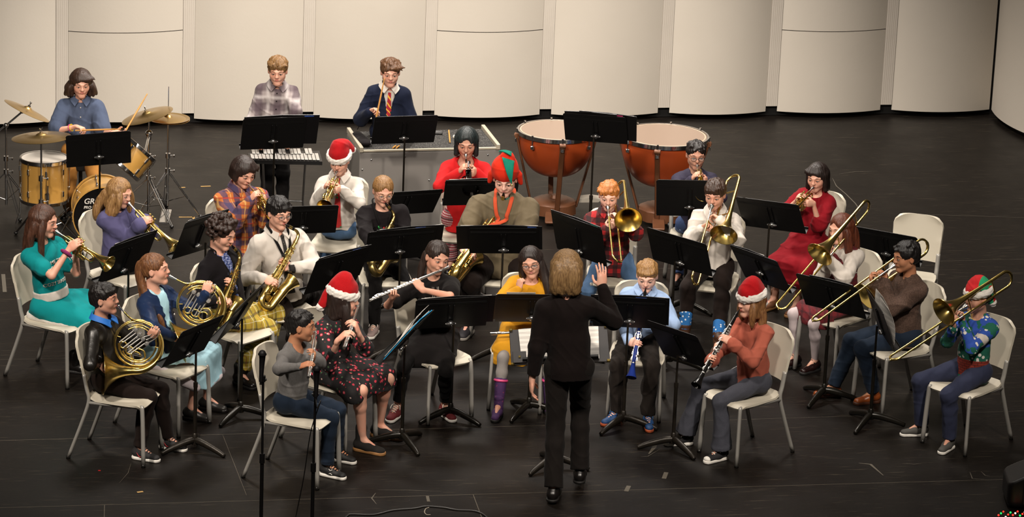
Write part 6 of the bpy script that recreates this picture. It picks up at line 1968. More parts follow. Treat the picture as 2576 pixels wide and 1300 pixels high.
def p_whitebone():
    p = Person('person in a white shirt and blue penguin socks playing a trombone', (1796, 668), yaw=-12, hyaw=-16, pitch=16, skin='light', mouth=(1791, 518), lean=.05)
    p.leg('R', (1722, 842), (1728, 722), toe=-20, thick=1.05); p.leg('L', (1806, 864), (1818, 730), toe=-20, thick=1.05)
    trombone(p, (1746, 712), (1825, 590), 'brass trombone played by the person in the white shirt', eR=(1745, 600), eL=(1858, 610))
    p.hair(hairmat('2e1d14', col2='4d3323'), 'short', fringe='full', vol=1.04); p.body(); shirt(p, WHITEC, off=.022, slo=.008, hem=.02, loose=1.0, amp=.008)
    p.pants(BROWNBLK, off=.014, length=.62); p.socks(spots('penguin_sock', '1a5f9e', [(.42, 'd5d9dc', 0, .4), (.34, '15181c', .4, .62)], 42), .54, .84, .053)
    p.boots(mat('brown_boot_leather', '3c2416', .5), mat('pale_sole', 'a8987c', .6), top=.2)
    onchair(p, 'ivory chair under the person in the white shirt')
p_whitebone()
def p_reddress():
    p = Person('person in a long-sleeved dark red dress playing a trumpet', (2036, 603), yaw=-32, hyaw=-24, pitch=14, skin='light', girl=True, mouth=(2045, 472))
    p.leg('R', (1946, 748), (1966, 668), toe=-40); p.leg('L', (2004, 762), (2014, 676), toe=-35)
    trumpet(p, (1985, 540), 'brass trumpet played by the person in the dark red dress', eR=(1992, 520), eL=(2060, 560))
    hm = hairmat('170e0c', col2='2c1c16'); p.hair(hm, 'bob', length=.125, fringe='swept', part=-1, vol=1.03); p.body()
    dm = cloth('760d18', 'dark_red_crepe', fold=.6, var=.06); p.top(dm, 'dress', off=.014, sleeve=.62, slo=.018, neck=.012, deep=.016, amp=.007); p.skirt(dm, 'dress_skirt', reach=1.06, drop=.12, spread=1.5, amp=.010)
    p.shoes(mat('tan_boot_leather', '6a4228', .6), TAN_SOLE, 'ankle_boot', tall=.05)
    onchair(p, 'ivory chair under the person in the dark red dress')
p_reddress()
def p_vest():
    p = Person('person in a white shirt and red waistcoat playing a trombone', (2118, 755), yaw=-42, hyaw=-48, pitch=12, skin='light', girl=True, mouth=(2093, 600))
    p.leg('R', (2001, 893), (2010, 770), toe=-50); p.leg('L', (2050, 905), (2066, 786), toe=-45)
    trombone(p, (1960, 775), (2051, 655), 'brass trombone played by the person in the red waistcoat', eL=(2130, 706), eR=(2065, 690))
    hm = hairmat('4a2214', col2='7c3e24'); p.hair(hm, 'long', length=.14); H = p.HP
    p.locks(hm, [([H(.065, .01, .0), H(.09, .02, -.11), H(.085, .03, -.24), H(.07, .03, -.33)], .034, .016), ([H(.04, -.07, .0), H(.06, -.09, -.14), H(.06, -.07, -.30)], .04, .02), ([H(-.06, .0, .0), H(-.085, .02, -.12), H(-.07, .03, -.24)], .03, .016)]); p.body()
    p.top(WHITEC, 'shirt', off=.014, slo=.014, amp=.009); rm = plaid('red_waistcoat_check', '5f0f18', [(0, .05, .3, 0, '2a0c12', .5, .02), (2, .05, .3, 0, '2a0c12', .5, .02)], fold=.3)
    p.top(rm, 'waistcoat', off=.024, arms=False, neck=.02, deep=.02, hem=.03); p.skirt(rm, 'skirt', reach=.72, drop=.05, spread=1.3)
    p.socks(cloth('b5a8aa', 'white_tights', fold=.3, var=.1), -1, 1, calf=True, name='tights'); p.shoes(mat('oxblood_patent', '1f0f0e', .2), rubber_b, sock=None, strap=BLACK_SHOE)
    onchair(p, 'ivory chair under the person in the red waistcoat')
p_vest()
def p_brown():
    p = Person('person in a brown knitted sweater, jeans and tan loafers playing a trombone', (2274, 838), yaw=-60, hyaw=-66, pitch=8, skin='tan', mouth=(2249, 668), lean=.05)
    p.leg('R', (2098, 968), (2124, 838), toe=-75, thick=1.1); p.leg('L', (2197, 984), (2184, 868), toe=-65, thick=1.1)
    trombone(p, (2048, 806), (2190, 733), 'brass trombone played by the person in the brown sweater', eL=(2262, 790), eR=(2225, 780))
    p.hair(hairmat('0e0a0a'), 'short', vol=1.05); p.body(); p.top(cloth('4a3a32', 'brown_marl_knit', fold=.6, weave=110, var=.75), 'sweater', off=.022, slo=.012, hem=.03, loose=1.06, neck=-.004, amp=.010)
    p.pants(DENIM, off=.014); p.shoes(mat('tan_loafer_leather', '7a3c18', .3), mat('brown_sole', '3d1f10', .5), 'loafer', strap=mat('tan_strap', '6d3415', .35))
    onchair(p, 'ivory chair under the person in the brown sweater')
p_brown()
def p_conductor():
    p = Person('person conducting with raised hand in a dark brown suit, back turned', (1432, 922), (1425, 676), yaw=176, hyaw=178, pitch=4, hipz=.88, skin='light', girl=True, k=.97, hs=.99)
    p.leg('L', (1392, 1226), None, toe=172, z=.10, pole=V((0, 1, 0))); p.leg('R', (1459, 1180), None, toe=176, z=.14, pole=V((0, 1, 0)))
    p.arm('L', PY(1346, 985, p.hip.y + .02), elbow=(1352, 872), n=V((.9, .1, 0)), d=V((.0, .1, -1)), curl=(15, 25, 15))
    p.arm('R', PY(1510, 690, p.hip.y + .22), elbow=(1538, 792), n=V((-.5, .9, 0)), d=V((-.05, .15, 1)), curl=(6, 10, 6), spread=.12)
    hm = hairmat('6a4e30', col2='ab8a5c'); p.hair(hm, 'bob', length=.12, vol=1.08); H = p.HP
    p.locks(hm, [([H(x * .03, -.098, .04), H(x * .034, -.105, -.04), H(x * .036, -.085, -.125)], .034, .028) for x in (-1.6, -.6, .6, 1.6)]); p.body()
    sm = cloth('100908', 'dark_brown_suiting', fold=.35, var=.1, weave=180)
    p.top(sm, 'suit_jacket', off=.020, slo=.006, hem=.02, amp=.004, loose=1.0, neck=.0)
    p.collar(sm, 'jacket_collar')
    p.pants(cloth('14100e', 'black_suiting', fold=.35), off=.012, flare=1.25, waist=.10)
    for i in range(2): pass
    p.shoes(BLACK_SHOE, rubber_b, 'heeled_shoe', heel=.02)
p_conductor()
# ------------------------------------------------------------------ drum kit
chrome = metal('chrome', 'd6d6d6', .12); cym_m = metal('cymbal_bronze', 'c2a268', .34); maple = mat('amber_maple_lacquer', 'b98c45', .3, var=.15, bscale=9, coat=.6)
headw = mat('coated_drumhead', 'b5aea4', .5); blackhead = mat('black_drumhead', '0b0a0a', .3); drumblk = mat('black_hardware', '141313', .4)
def tube_stand(name, base, zt, label, cat='cymbal stand', legs=.30, hub=.34, spin=0, mt=chrome, r=.011):
    t = empty(name, base, label=label, cat=cat)
    MB().tube([(0, 0, .06), (0, 0, zt * .62)], r, 12).tube([(0, 0, zt * .60), (0, 0, zt)], r * .7, 10).build('pole', mt, t)
    for z in (hub, zt * .61): MB().cyl((0, 0, z - .02), (0, 0, z + .02), r * 1.9, seg=14).tube([(0, 0, z), (.045, 0, z + .004)], .004, 6).sph((.05, 0, z), (.008, .008, .014), 8, 6).build('clamp', mt, t)
    for k in range(3):
        a = R_(spin + 120 * k); c, s_ = math.cos(a), math.sin(a)
        m = MB()
        for o in (-.012, .012):
            m.tube([(-s_ * o, c * o, hub), (c * legs - s_ * o * .6, s_ * legs + c * o * .6, .015)], .0045, 8)
        m.tube([(0, 0, .10), (c * legs * .55, s_ * legs * .55, hub * .46)], .004, 6)
        l = m.build('leg', mt, t)
        MB().sph((c * legs, s_ * legs, .014), (.018, .018, .014), 10, 7).build('rubber_foot', drumblk, l)
    return t
def cymbal(t, c, nrm, R, wing=True):
    n = V(nrm).normalized(); m = MB()
    pr = [(0, .022), (R * .10, .020), (R * .17, .010), (R * .20, .004), (R * .6, -.004), (R * .97, -.016), (R, -.018)]
    m.lathe(pr, c, n, 48); m.lathe([(r_, h - .0015) for r_, h in pr], c, n, 48)
    m.build('cymbal', cym_m, t)
    _, a, b = frame(n)
    MB().cyl(V(c) - n * .03, V(c) + n * .055, .004, seg=8).cyl(V(c) + n * .022, V(c) + n * .034, .012, seg=12).tube([V(c) + n * .06 - a * .018, V(c) + n * .045, V(c) + n * .06 + a * .018], .0045, 6).build('wing_nut', chrome, t)
# ride on the left front, crash on its boom, crash beside the hi-hat, hi-hat
b0 = G(104, 610); t = tube_stand('cymbal_stand', b0, .87, 'cymbal stand with a wide flat cymbal over the floor tom', spin=-100, legs=.30)
cymbal(t, (0, 0, .885), (-.07, .05, 1), .235)
b0 = G(16, 532); t = tube_stand('cymbal_stand', b0, .74, 'boom cymbal stand with a steeply tilted cymbal at the left edge', spin=60)
c = PY(70, 274, b0.y - .05) - b0
MB().tube([(-.16, -.05, .60), (0, 0, .73), c - V((.04, 0, .02))], .008, 10).tube([c - V((.04, 0, .02)), c], .006, 8).sph((0, 0, .73), .022, 10, 8).sph(c - V((.045, 0, .02)), .02, 10, 8).build('boom_arm', chrome, t)
cymbal(t, c, (.42, .16, .90), .20)
b0 = G(373, 548); t = tube_stand('cymbal_stand', b0, .86, 'cymbal stand with a tilted cymbal at the drummer\'s left hand', spin=-50, legs=.34)
cymbal(t, (-.02, -.0, .88), (-.30, -.02, 1), .215)
b0 = G(421, 535); t = tube_stand('hi_hat_stand', b0, .80, 'hi-hat stand with two cymbals and a pull rod', 'hi-hat', spin=-20, legs=.30, hub=.36)
cymbal(t, (0, 0, .815), (.02, 0, 1), .176); 
m = MB(); R = .176; pr = [(0, -.022), (R * .17, -.010), (R * .2, -.004), (R, .018)]; m.lathe(pr, (0, 0, .788), (0, 0, 1), 48).build('cymbal', cym_m, t)
MB().cyl((0, 0, .8), (0, 0, 1.07), .0032, seg=8).build('pull_rod', chrome, t)
MB().box((.0, -.17, .02), (.08, .26, .012), Matrix.Rotation(R_(8), 3, 'X'), bev=.003).build('pedal', chrome, t)

def lug(m, p, ax, out, L=.05):
    p = V(p); m.box(p, (.016, .014, L), Matrix((V(ax).cross(V(out)).normalized(), V(out).normalized(), V(ax).normalized())).transposed(), bev=.003)
def drum(t, R, L, M, top_m, bot_m, shell=maple, lugs=8, hoop=chrome):
    """a drum lying along local z from 0 (resonant) to L (batter), placed by M"""
    m = MB().lathe([(R, .004), (R, L - .004)], seg=48).lathe([(R - .006, .004), (R - .006, L - .004)], seg=48); m.build('shell', shell, t, M)
    MB().lathe([(0, L), (R * .98, L), (R + .002, L - .008)], seg=48).build('drumhead', top_m, t, M)
    MB().lathe([(0, 0), (R * .98, 0), (R + .002, .008)], seg=48).build('drumhead', bot_m, t, M)
    for z in (.006, L - .006):
        MB().lathe([(R + .003, z - .014), (R + .012, z - .014), (R + .012, z + .012), (R + .003, z + .014), (R + .003, z - .014)], seg=48).build('hoop', hoop, t, M)
    for k in range(lugs):
        a = 2 * math.pi * k / lugs + .2; d = V((math.cos(a), math.sin(a), 0)); m = MB()
        for z in (L * .24, L * .76):
            m.box(d * (R + .010) + V((0, 0, z)), (.018, .018, .048), Matrix((d, V((-d.y, d.x, 0)), V((0, 0, 1)))).transposed(), bev=.004)
        m.cyl(d * (R + .014) + V((0, 0, L * .02)), d * (R + .014) + V((0, 0, L * .98)), .003, seg=6)
        m.build('lug', chrome, t, M)
b0 = G(112, 575); t = empty('floor_tom', b0, label='amber wooden floor tom drum on three chrome legs', cat='drum')
drum(t, .185, .35, Matrix.Translation((0, 0, .245)), headw, headw)
for k in range(3):
    a = R_(-75 + 120 * k); c, s_ = math.cos(a), math.sin(a)
    MB().tube([(c * .21, s_ * .21, .42), (c * .21, s_ * .21, .12), (c * .25, s_ * .25, .015)], .006, 8).box((c * .20, s_ * .20, .33), (.03, .03, .06), bev=.004).build('leg', chrome, t)
b0 = G(241, 626); Rb = .25
t = empty('bass_drum', b0, label='amber wooden bass drum with a black front head and white lettering', cat='drum')
Mb = Matrix.Translation((0, .38, Rb + .015)) @ Matrix.Rotation(R_(9), 4, 'Z') @ Matrix.Rotation(R_(90), 4, 'X')
drum(t, .232, .36, Mb, blackhead, headw, hoop=maple)
for k in (-1, 1): MB().tube([(k * .22, .12, .22), (k * .33, -.02, .015)], .007, 8).build('leg', chrome, t)
fd = V((math.sin(R_(9)), -math.cos(R_(9)), 0)); cf = b0 + V((0, .38, Rb + .015)) + fd * .362
for tx, z, sz in (('GROVER', .085, .062), ('PRO PERCUSSION', .045, .030)):
    cu = None
    o = None
    TXT = (tx, cf + V((0, 0, z)) , sz)
    t_ = t
    def _mk(tx=tx, z=z, sz=sz):
        cu = bpy.data.curves.new('lettering', 'FONT'); cu.body = tx; cu.size = sz; cu.extrude = .0008; cu.align_x = 'CENTER'; cu.shear = .2; cu.offset = .0012
        tmp = bpy.data.objects.new('lettering', cu); COL.objects.link(tmp); bpy.context.view_layer.update()
        me = bpy.data.meshes.new_from_object(tmp.evaluated_get(bpy.context.evaluated_depsgraph_get())); bpy.data.objects.remove(tmp); bpy.data.curves.remove(cu)
        me.name = 'lettering'; me.materials.clear(); me.materials.append(mat('white_lettering', 'd8d4cc', .6))
        r = V((0, 0, 1)).cross(fd).normalized(); M = Matrix((r, V((0, 0, 1)), fd)).transposed().to_4x4(); M.translation = cf + V((0, 0, z + .02)) - b0 - r * .035
        put('lettering', me, t, M)
    _mk()
# rack tom on its holder
yb = G(241, 626).y + .10; c0 = PY(322, 408, yb)
ax = V((.62, .30, .72)).normalized()
b0 = V((c0.x, c0.y, 0)); t = empty('rack_tom', c0, label='small amber rack tom tilted beside the cymbal stand', cat='drum')
q = V((0, 0, 1)).rotation_difference(ax).to_matrix().to_4x4()
drum(t, .148, .21, q @ Matrix.Translation((0, 0, -.06)), headw, headw, lugs=6)
e = G(373, 548) - c0; MB().tube([V((.12, .0, .02)), V((e.x, e.y, .0))], .011, 10).cyl(V((e.x, e.y, -.03)), V((e.x, e.y, .03)), .022, seg=12).sph(V((e.x, e.y, .02)), .03, 10, 8).build('holder', chrome, t)
# throne
hp = G(202, 380, .58); t = empty('drum_throne', V((hp.x, hp.y + .02, 0)), label='round black drum stool under the drummer', cat='stool')
MB().lathe([(0, .44), (.13, .44), (.155, .455), (.155, .49), (.13, .505), (0, .508)], seg=28).build('seat', drumblk, t)
MB().cyl((0, 0, .12), (0, 0, .45), .016, seg=12).build('post', drumblk, t)
for k in range(3): a = R_(90 + 120 * k); MB().tube([(0, 0, .2), (math.cos(a) * .22, math.sin(a) * .22, .012)], .009, 8).build('leg', chrome, t)

# ------------------------------------------------------------------ glockenspiel on its stand
gc = G(716, 396, .66); t = empty('glockenspiel', V((gc.x, gc.y, 0)), label='glockenspiel with silver bars in front of the plaid shirt', cat='glockenspiel')
Mg = Matrix.Translation((0, 0, .66)) @ Matrix.Rotation(R_(8), 4, 'Z') 
def gx(x): return x
m = MB(); m.extr([(-.29, -.13), (.29, -.17), (.29, .15), (-.29, .08)], .03, Matrix.Rotation(R_(-90), 3, 'X')); m.build('case', drumblk, t, Mg, smooth=False)
bar = mat('satin_aluminium', 'b9b6b0', .35, .4)
for i in range(18):
    x = -.262 + i * .0305; f_ = i / 17; L = .13 + .06 * f_
    MB().box((x, -.052 - .008 * f_, .024), (.026, L, .006), bev=.001).build('bar', bar, t, Mg)
    if i % 7 not in (2, 6) and i < 17: MB().box((x + .015, .050 + .02 * f_, .034), (.026, L * .85, .006), bev=.001).build('bar', bar, t, Mg)
for x in (-.17, .17): MB().tube([(x, -.05, .63), (x * .9, 0, .3), (x * 1.1, .0, .015)], .009, 8).tube([(x * 1.1, -.18, .012), (x * 1.1, .18, .012)], .009, 8).build('stand_leg', chrome, t)
MB().tube([(-.16, 0, .3), (.16, 0, .3)], .008, 8).build('crossbar', chrome, t)

# ------------------------------------------------------------------ percussion table
ZT = .76
A, B_, C_, D_ = G(905, 378, ZT), G(1260, 372, ZT), G(1217, 322, ZT), G(873, 331, ZT)
ctr = (A + B_ + C_ + D_) / 4; ux = ((B_ - A) + (C_ - D_)).normalized(); uy = V((-ux.y, ux.x, 0))
Wd = ((B_ - A).length + (C_ - D_).length) / 2; Dp = abs(((D_ - A) + (C_ - B_)).dot(uy)) / 2
t = empty('percussion_table', M=Matrix.LocRotScale(V((ctr.x, ctr.y, 0)), Matrix((ux, uy, V((0, 0, 1)))).transposed().to_quaternion(), None), label='grey box-shaped percussion table with a carpeted top', cat='table')
tg = mat('grey_table_laminate', '77736f', .5, var=.04, bscale=8); tedge = mat('aluminium_edge', 'b3aa98', .4, .2)
MB().box((0, 0, ZT / 2 - .005), (Wd, Dp, ZT - .03), bev=.004).build('cabinet', tg, t, smooth=False)
carpet = spots('speckled_carpet', '1d1c1b', [(.42, '8f8b86', 0, .5)], 170, fold=.2)
MB().box((0, 0, ZT - .012), (Wd - .06, Dp - .02, .02)).build('carpet_top', carpet, t, smooth=False)
for s_ in (-1, 1): MB().box((s_ * (Wd / 2 - .014), 0, ZT + .008), (.03, Dp + .02, .045), bev=.003).build('side_rail', tedge, t, smooth=False)
MB().box((0, -Dp / 2 + .008, ZT - .006), (Wd - .05, .018, .018), bev=.002).build('front_edge', tedge, t, smooth=False)
for x, z in ((-.47, .68), (-.20, .70), (.0, .50), (.47, .70), (.55, .66), (-.54, .60), (.40, .40), (-.35, .3)):
    MB().sph((x * Wd / 1.13, -Dp / 2, z), (.008, .005, .008), 10, 7).build('bolt', chrome, t)
def on_table(px, py, dz=.0): p = G(px, py, ZT + dz); return p
tm = mat('hickory_stick', 'b9853f', .45)
def stick_on(a, b_, label, m_=tm, r=.0065, ball=None, name='drumstick', cat='drumstick'):
    P, Q = on_table(*a, .010), on_table(*b_, .010); mb = MB().tube([P, P.lerp(Q, .8), Q], [r, r, r * .7], 8); o = mb.build(name, m_)
    setp(o, label, cat)
    if ball: put('ball', MB().sph(P, ball[0], 12, 8).mesh('ball', ball[1]), o)
stick_on((1129, 328), (1132, 358), 'wooden drumstick lying alone on the carpeted table top')
stick_on((988, 372), (996, 366), 'wooden drumstick half under the tall stand, left one on the table'); stick_on((997, 372), (1005, 366), 'wooden drumstick half under the tall stand, right one on the table')
stick_on((1196, 332), (1184, 338), 'short red mallet handle at the back of the table', mat('red_handle', '7a2a18', .5), name='mallet', cat='mallet')
stick_on((1144, 344), (1150, 352), 'mallet with a white ball head on the table', tm, .005, (.017, WHITE_BALL := mat('white_felt_ball', 'c8c2b8', .9)), name='mallet', cat='mallet')
stick_on((1092, 334), (1113, 335), 'black tapered beater lying right of the tall stand on the table', drumblk, .016, name='beater', cat='mallet')
# mallet bag hanging over the rail
bg = empty('mallet_bag', on_table(905, 345), label='small black mallet bag at the left end of the percussion table', cat='bag')
bm_ = cloth('171416', 'black_nylon', fold=.6); S = Sdf(.006)
P, Q = on_table(899, 334, .04) - bg.location, on_table(914, 356, .04) - bg.location
S.cone(P + V((0, 0, -.01)), Q + ux * .02 + V((0, 0, -.01)), .040, .048, k=.02, flat=(V((0, 0, 1)), .5))
S.build('pouch', bm_, bg); MB().tube([P + V((0, 0, .03)), P + V((.03, 0, .09)), P + V((.07, 0, .10))], .014, 8, 4, flat=.3).build('strap', bm_, bg)

# ------------------------------------------------------------------ timpani
copper = mat('copper_red_bowl', 'b04a20', .33, .15, var=.12, bscale=6, coat=.4); strut_m = mat('brown_hammered_frame', '6b432b', .45, .2, var=.2, bscale=40)
skin_m = mat('clear_tan_drumhead', '8c7666', .3, coat=.5)
def timpano(base, R, zt, label, spin, yaw=0):
    t = empty('timpani', base, label=label, cat='timpani', group='timpani')
    bowl = [(R * math.cos(a) ** .7 if a < 1.5 else 0, zt - .03 - (R * 1.12) * math.sin(a)) for a in [i * 1.5708 / 14 for i in range(15)]]
    MB().lathe(bowl, seg=48).build('bowl', copper, t)
    MB().lathe([(0, zt), (R * .985, zt), (R + .004, zt - .012)], seg=48).build('drumhead', skin_m, t)
    MB().lathe([(R - .002, zt + .004), (R + .014, zt + .004), (R + .016, zt - .028), (R + .004, zt - .032), (R - .002, zt + .004)], seg=64).build('hoop', chrome, t)
    MB().lathe([(R * .94, zt + .001), (R * .955, zt + .003), (R * .97, zt + .001)], seg=48).build('collar_line', mat('pale_collar', 'b8a590', .4), t)
    for k in range(8):
        a = R_(spin + 45 * k); c, s_ = math.cos(a), math.sin(a)
        MB().cyl((c * (R + .018), s_ * (R + .018), zt + .012), (c * (R + .018), s_ * (R + .018), zt - .10), .005, seg=8).box((c * (R + .016), s_ * (R + .016), zt - .085), (.03, .03, .03), bev=.004).cyl((c * (R + .018), s_ * (R + .018), zt + .004), (c * (R + .018), s_ * (R + .018), zt + .016), .009, seg=8).build('tuning_rod', chrome, t)
    zb = .10
    for k in range(4):
        a = R_(spin + 90 * k); c, s_ = math.cos(a), math.sin(a)
        m = MB(); d_ = V((c, s_, 0)); tp_ = d_ * (R + .02) + V((0, 0, zt - .045)); bt_ = d_ * .185 + V((0, 0, .07)); ax_ = (tp_ - bt_).normalized(); sd_ = V((-s_, c, 0))
        m.box((tp_ + bt_) / 2, (.018, .042, (tp_ - bt_).length), Matrix((sd_.cross(ax_), sd_, ax_)).transposed(), bev=.005); m.cyl(tp_ - sd_ * .024, tp_ + sd_ * .024, .02, seg=12); m.build('strut', strut_m, t)
    MB().lathe([(0, .175), (.03, .175), (.04, .15), (.12, .15), (.14, .14), (.175, .13), (.19, .115), (.195, .03), (0, .03)], seg=10).build('base_casting', strut_m, t)
    MB().box((-.02, -.25, .05), (.10, .20, .02), Matrix.Rotation(R_(12), 3, 'X'), bev=.006).build('pedal', strut_m, t)
    MB().extr([(-.09, 0), (.09, .01), (.12, .035), (.02, .045), (-.08, .03)], .11, o=(.28, .10, .10)).build('tuning_dial', mat('pale_dial', '9d978c', .5), t)
    for k in range(3):
        a = R_(spin + 30 + 120 * k); c, s_ = math.cos(a) * .20, math.sin(a) * .20
        MB().cyl((c - .01, s_, .025), (c + .01, s_, .025), .025, seg=14).build('caster', drumblk, t)
timpano(G(1392, 540), .315, .73, 'left copper-red kettledrum beside the percussion table', -82)
timpano(G(1660, 556), .355, .74, 'larger right-hand copper-red kettledrum behind the person in glasses', -100)

# ------------------------------------------------------------------ folders and music on the stands
TAB = dict(b='27468c', t='12786a', p='a8285c')
folder('bells', 'large black folder on the tall stand before the glockenspiel', .60, .30, .055, .03, tab=(TAB['b'], .72))
folder('timp', 'black folder with a pink sticker, right end of the timpani stand', .46, .30, .10, .035, 3, tab=(TAB['p'], .35), off=.010)
folder('timp', 'black folder with no sticker at the back of the timpani stand', .42, .31, -.03, .03, 0, off=.002, group='black band folders')
folder('tenor', 'black folder with a blue sticker before the tenor saxophonist', .62, .29, -.03, .045, tab=(TAB['b'], .78))
folder('altosax', 'black folder with a blue sticker before the black Christmas sweater', .50, .28, .06, .045, tab=(TAB['b'], .30))
folder('red', 'black folder on the stand before the person in the red top', .56, .29, .03, .03, tab=(TAB['b'], .85))
folder('alto', 'black folder with a blue sticker behind the floral dress and santa hat', .50, .29, .02, .035, tab=(TAB['b'], .45))
folder('ginger', 'black folder with a teal sticker before the buffalo-check shirt', .50, .29, -.01, .035, tab=(TAB['t'], .75))
folder('lilac', 'black folder with a teal sticker behind the person in yellow plaid trousers', .50, .28, .02, .04, tab=(TAB['t'], .78))
folder('flute', 'black folder with a blue sticker before the person in the black dress', .54, .29, .03, .03, tab=(TAB['b'], .30))
folder('blue', 'black folder with a blue sticker before the light blue shirt', .54, .29, -.0, .035, tab=(TAB['b'], .28))
folder('yellow', 'black folder on the stand before the mustard top', .52, .28, -.02, .02)
folder('teal', 'black folder on the stand before the turquoise dress', .50, .28, .04, .045)
folder('brown', 'black folder on the stand before the brown sweater', .36, .28, .04, .045)
folder('vest', 'black folder on the stand behind the clarinettist in the santa hat', .36, .28, -.06, .04)
folder('horn', 'black folder on the worn stand before the leather jacket', .42, .28, .02, .015)
# loose sheets
staff_m, _nt2, _b2 = _nt('printed_music'); _B = NB(_nt2); _v = _B.obj(); _sp = _B.n('SeparateXYZ'); _B.link(_v, _sp.inputs[0])
_f = _B.math('LESS_THAN', _B.math('ABSOLUTE', _B.math('SUBTRACT', _B.math('FRACT', _B.math('DIVIDE', _sp.outputs[2], .0065)), .5)), .11)
_g = _B.math('GREATER_THAN', _B.math('FRACT', _B.math('DIVIDE', _sp.outputs[2], .042)), .42)
_B.link(_B.mix(_B.math('MULTIPLY', _f, _g), lin('d6d1ca'), lin('4a4744')), _b2.inputs['Base Color']); _b2.inputs['Roughness'].default_value = .8
def sheet(key, label, w_=.21, h_=.28, dx=0, dz=0, rot=0, off=.014, curl=.0, m_=None):
    M = on_desk(key, w_, h_, dx, dz, .001, rot, off)
    def fn(u, v): return ((u - .5) * w_, curl * math.sin(v * 3.1) * (u - .3) + curl * .6 * v * v, (v - .5) * h_)
    o = MB().grid(fn, 8, 10, .0008).build('music_sheet', m_ or staff_m); o.matrix_world = M
    return setp(o, label, 'sheet music', 'loose sheets of music')
sheet('elf', 'curling white music sheet, front one on the edge-on stand', dx=.06, rot=3, off=.02, curl=.05, dz=.02); sheet('elf', 'curling white music sheet, rear one on the edge-on stand', dx=-.10, rot=-4, off=.024, curl=.06, dz=.03)
sheet('floral', 'white music sheet sticking up from the steeply angled stand', dx=-.05, rot=6, off=.02, curl=.03, dz=.05); sheet('floral', 'white music sheet leaning back on the steeply angled stand', dx=.12, rot=-5, off=.026, curl=.03, dz=.04)
blue_f = mat('cyan_folder', '1f7ba8', .4)
folder('floral', 'cyan blue folder on the steeply angled stand', .42, .30, 0, .02, m_=blue_f, off=.006, group=None)
sheet('table', 'white sheet edge above the tall stand at the percussion table', dx=.02, dz=.012, w_=.26); sheet('red', 'white sheet above the stand of the person in the red top', dx=0, dz=.03, w_=.28, off=.02)
sheet('yellow', 'white sheet above the stand of the person in the mustard top', dx=-.08, dz=.03, w_=.2, off=.02); sheet('flute', 'white sheet on the stand before the person in the black dress', dx=-.04, dz=.03, w_=.3, off=.02)
# the conductor's open binder
M = on_desk('cond', .66, .31, 0, -.02, .02, 0, .008); t = empty('score_binder', M=M, label='large open score binder in front of the conductor', cat='binder')
bb = mat('black_binder_leatherette', '1c1716', .45)
for s_ in (-1, 1):
    MB().box((s_ * .166, 0, 0), (.325, .012, .315), Matrix.Rotation(R_(-2 * s_), 3, 'Z'), bev=.003).build('cover', bb, t, smooth=False)
    MB().box((s_ * .150, .010, .01), (.225, .004, .285), Matrix.Rotation(R_(s_ * 2), 3, 'Y')).build('page', staff_m, t, smooth=False)
    for z in (-.150, .150): MB().box((s_ * .318, .002, z), (.022, .016, .018), bev=.002).build('metal_corner', brass, t)
MB().box((.27, .012, -.10), (.09, .008, .10), bev=.002).build('pocket', bb, t); MB().box((.27, .018, -.10), (.014, .004, .018), bev=.001).build('clasp', brass, t)

# ------------------------------------------------------------------ empty chairs
setp(chair(G(2286, 700, .45), -16, 'empty ivory chair behind the person in the brown sweater'), None)

# ------------------------------------------------------------------ microphones at the front
mic_blk = mat('black_mic_body', '111011', .35, .2); grille_m = mat('dark_mic_grille', '2b2a2c', .45, .6, bump=.8, bscale=600, bdist=.001)
def mic_stand(top, foot, label, lm, lean=(0, 0)):
    b0 = G(*foot); c = PY(top[0], top[1], b0.y) - b0
    t = empty('microphone_stand', b0, label=label, cat='microphone stand', group=None)
    zc = c.z - .17
    MB().cyl((0, 0, .02), (0, 0, zc * .56), .012, seg=14).cyl((0, 0, zc * .55), (c.x * .3, 0, zc), .008, seg=12).cyl((0, 0, zc * .53), (0, 0, zc * .585), .017, seg=14).build('pole', drumblk, t)
    MB().lathe([(.13, 0), (.13, .012), (.11, .022), (.02, .03), (0, .03)], seg=36).build('base', drumblk, t)
    MB().cyl((c.x * .3 - .022, 0, zc + .005), (c.x * .3 + .022, 0, zc + .005), .008, seg=10).cyl((c.x * .3, 0, zc - .01), (c.x * .3, .0, zc + .03), .015, seg=12).build('clip', drumblk, t)
    d = V((c.x * .15, -.05, -.165)); e = c + d
    mt = empty('microphone', b0 + c, label=lm, cat='microphone')
    MB().tube([(0, 0, -.012), (0, 0, -.035), d * .55, d], [.021, .0185, .0150, .0120], 16).cyl(d, d * 1.1, .008, seg=10).build('handle', mic_blk, mt)
    MB().sph((0, 0, 0), (.0235, .0235, .026), 18, 12).lathe([(.0262, -.006), (.0272, -.002), (.0262, .002)], seg=20).build('grille', grille_m, mt)
    return b0, b0 + e
mic_stand((660, 890), (655, 1395), 'straight microphone stand beside the chair of the grey sweater', 'black microphone in front of the empty ivory chair back at lower left')
b1, e1 = mic_stand((797, 928), (783, 1400), 'straight microphone stand with a cable, in front of the grey sweater', 'black microphone in front of the grey sweater elbow')
MB().tube([e1, e1 + V((.01, -.03, -.06)), PY(806, 1010, b1.y + .03), PY(782, 1085, b1.y + .03), PY(764, 1200, b1.y + .04), PY(742, 1310, b1.y + .05), G(720, 1430, .006)], .0035, 8, 6).build('microphone_cable', drumblk)
setp(bpy.data.objects['microphone_cable'], 'thin black microphone cable hanging behind the mic stand', 'cable')
cb = [G(x, y, .006) for x, y in ((850, 1320), (872, 1299), (884, 1293), (940, 1294), (989, 1283), (1045, 1278), (1072, 1273), (1114, 1276), (1149, 1282), (1195, 1285), (1223, 1299), (1245, 1330))]
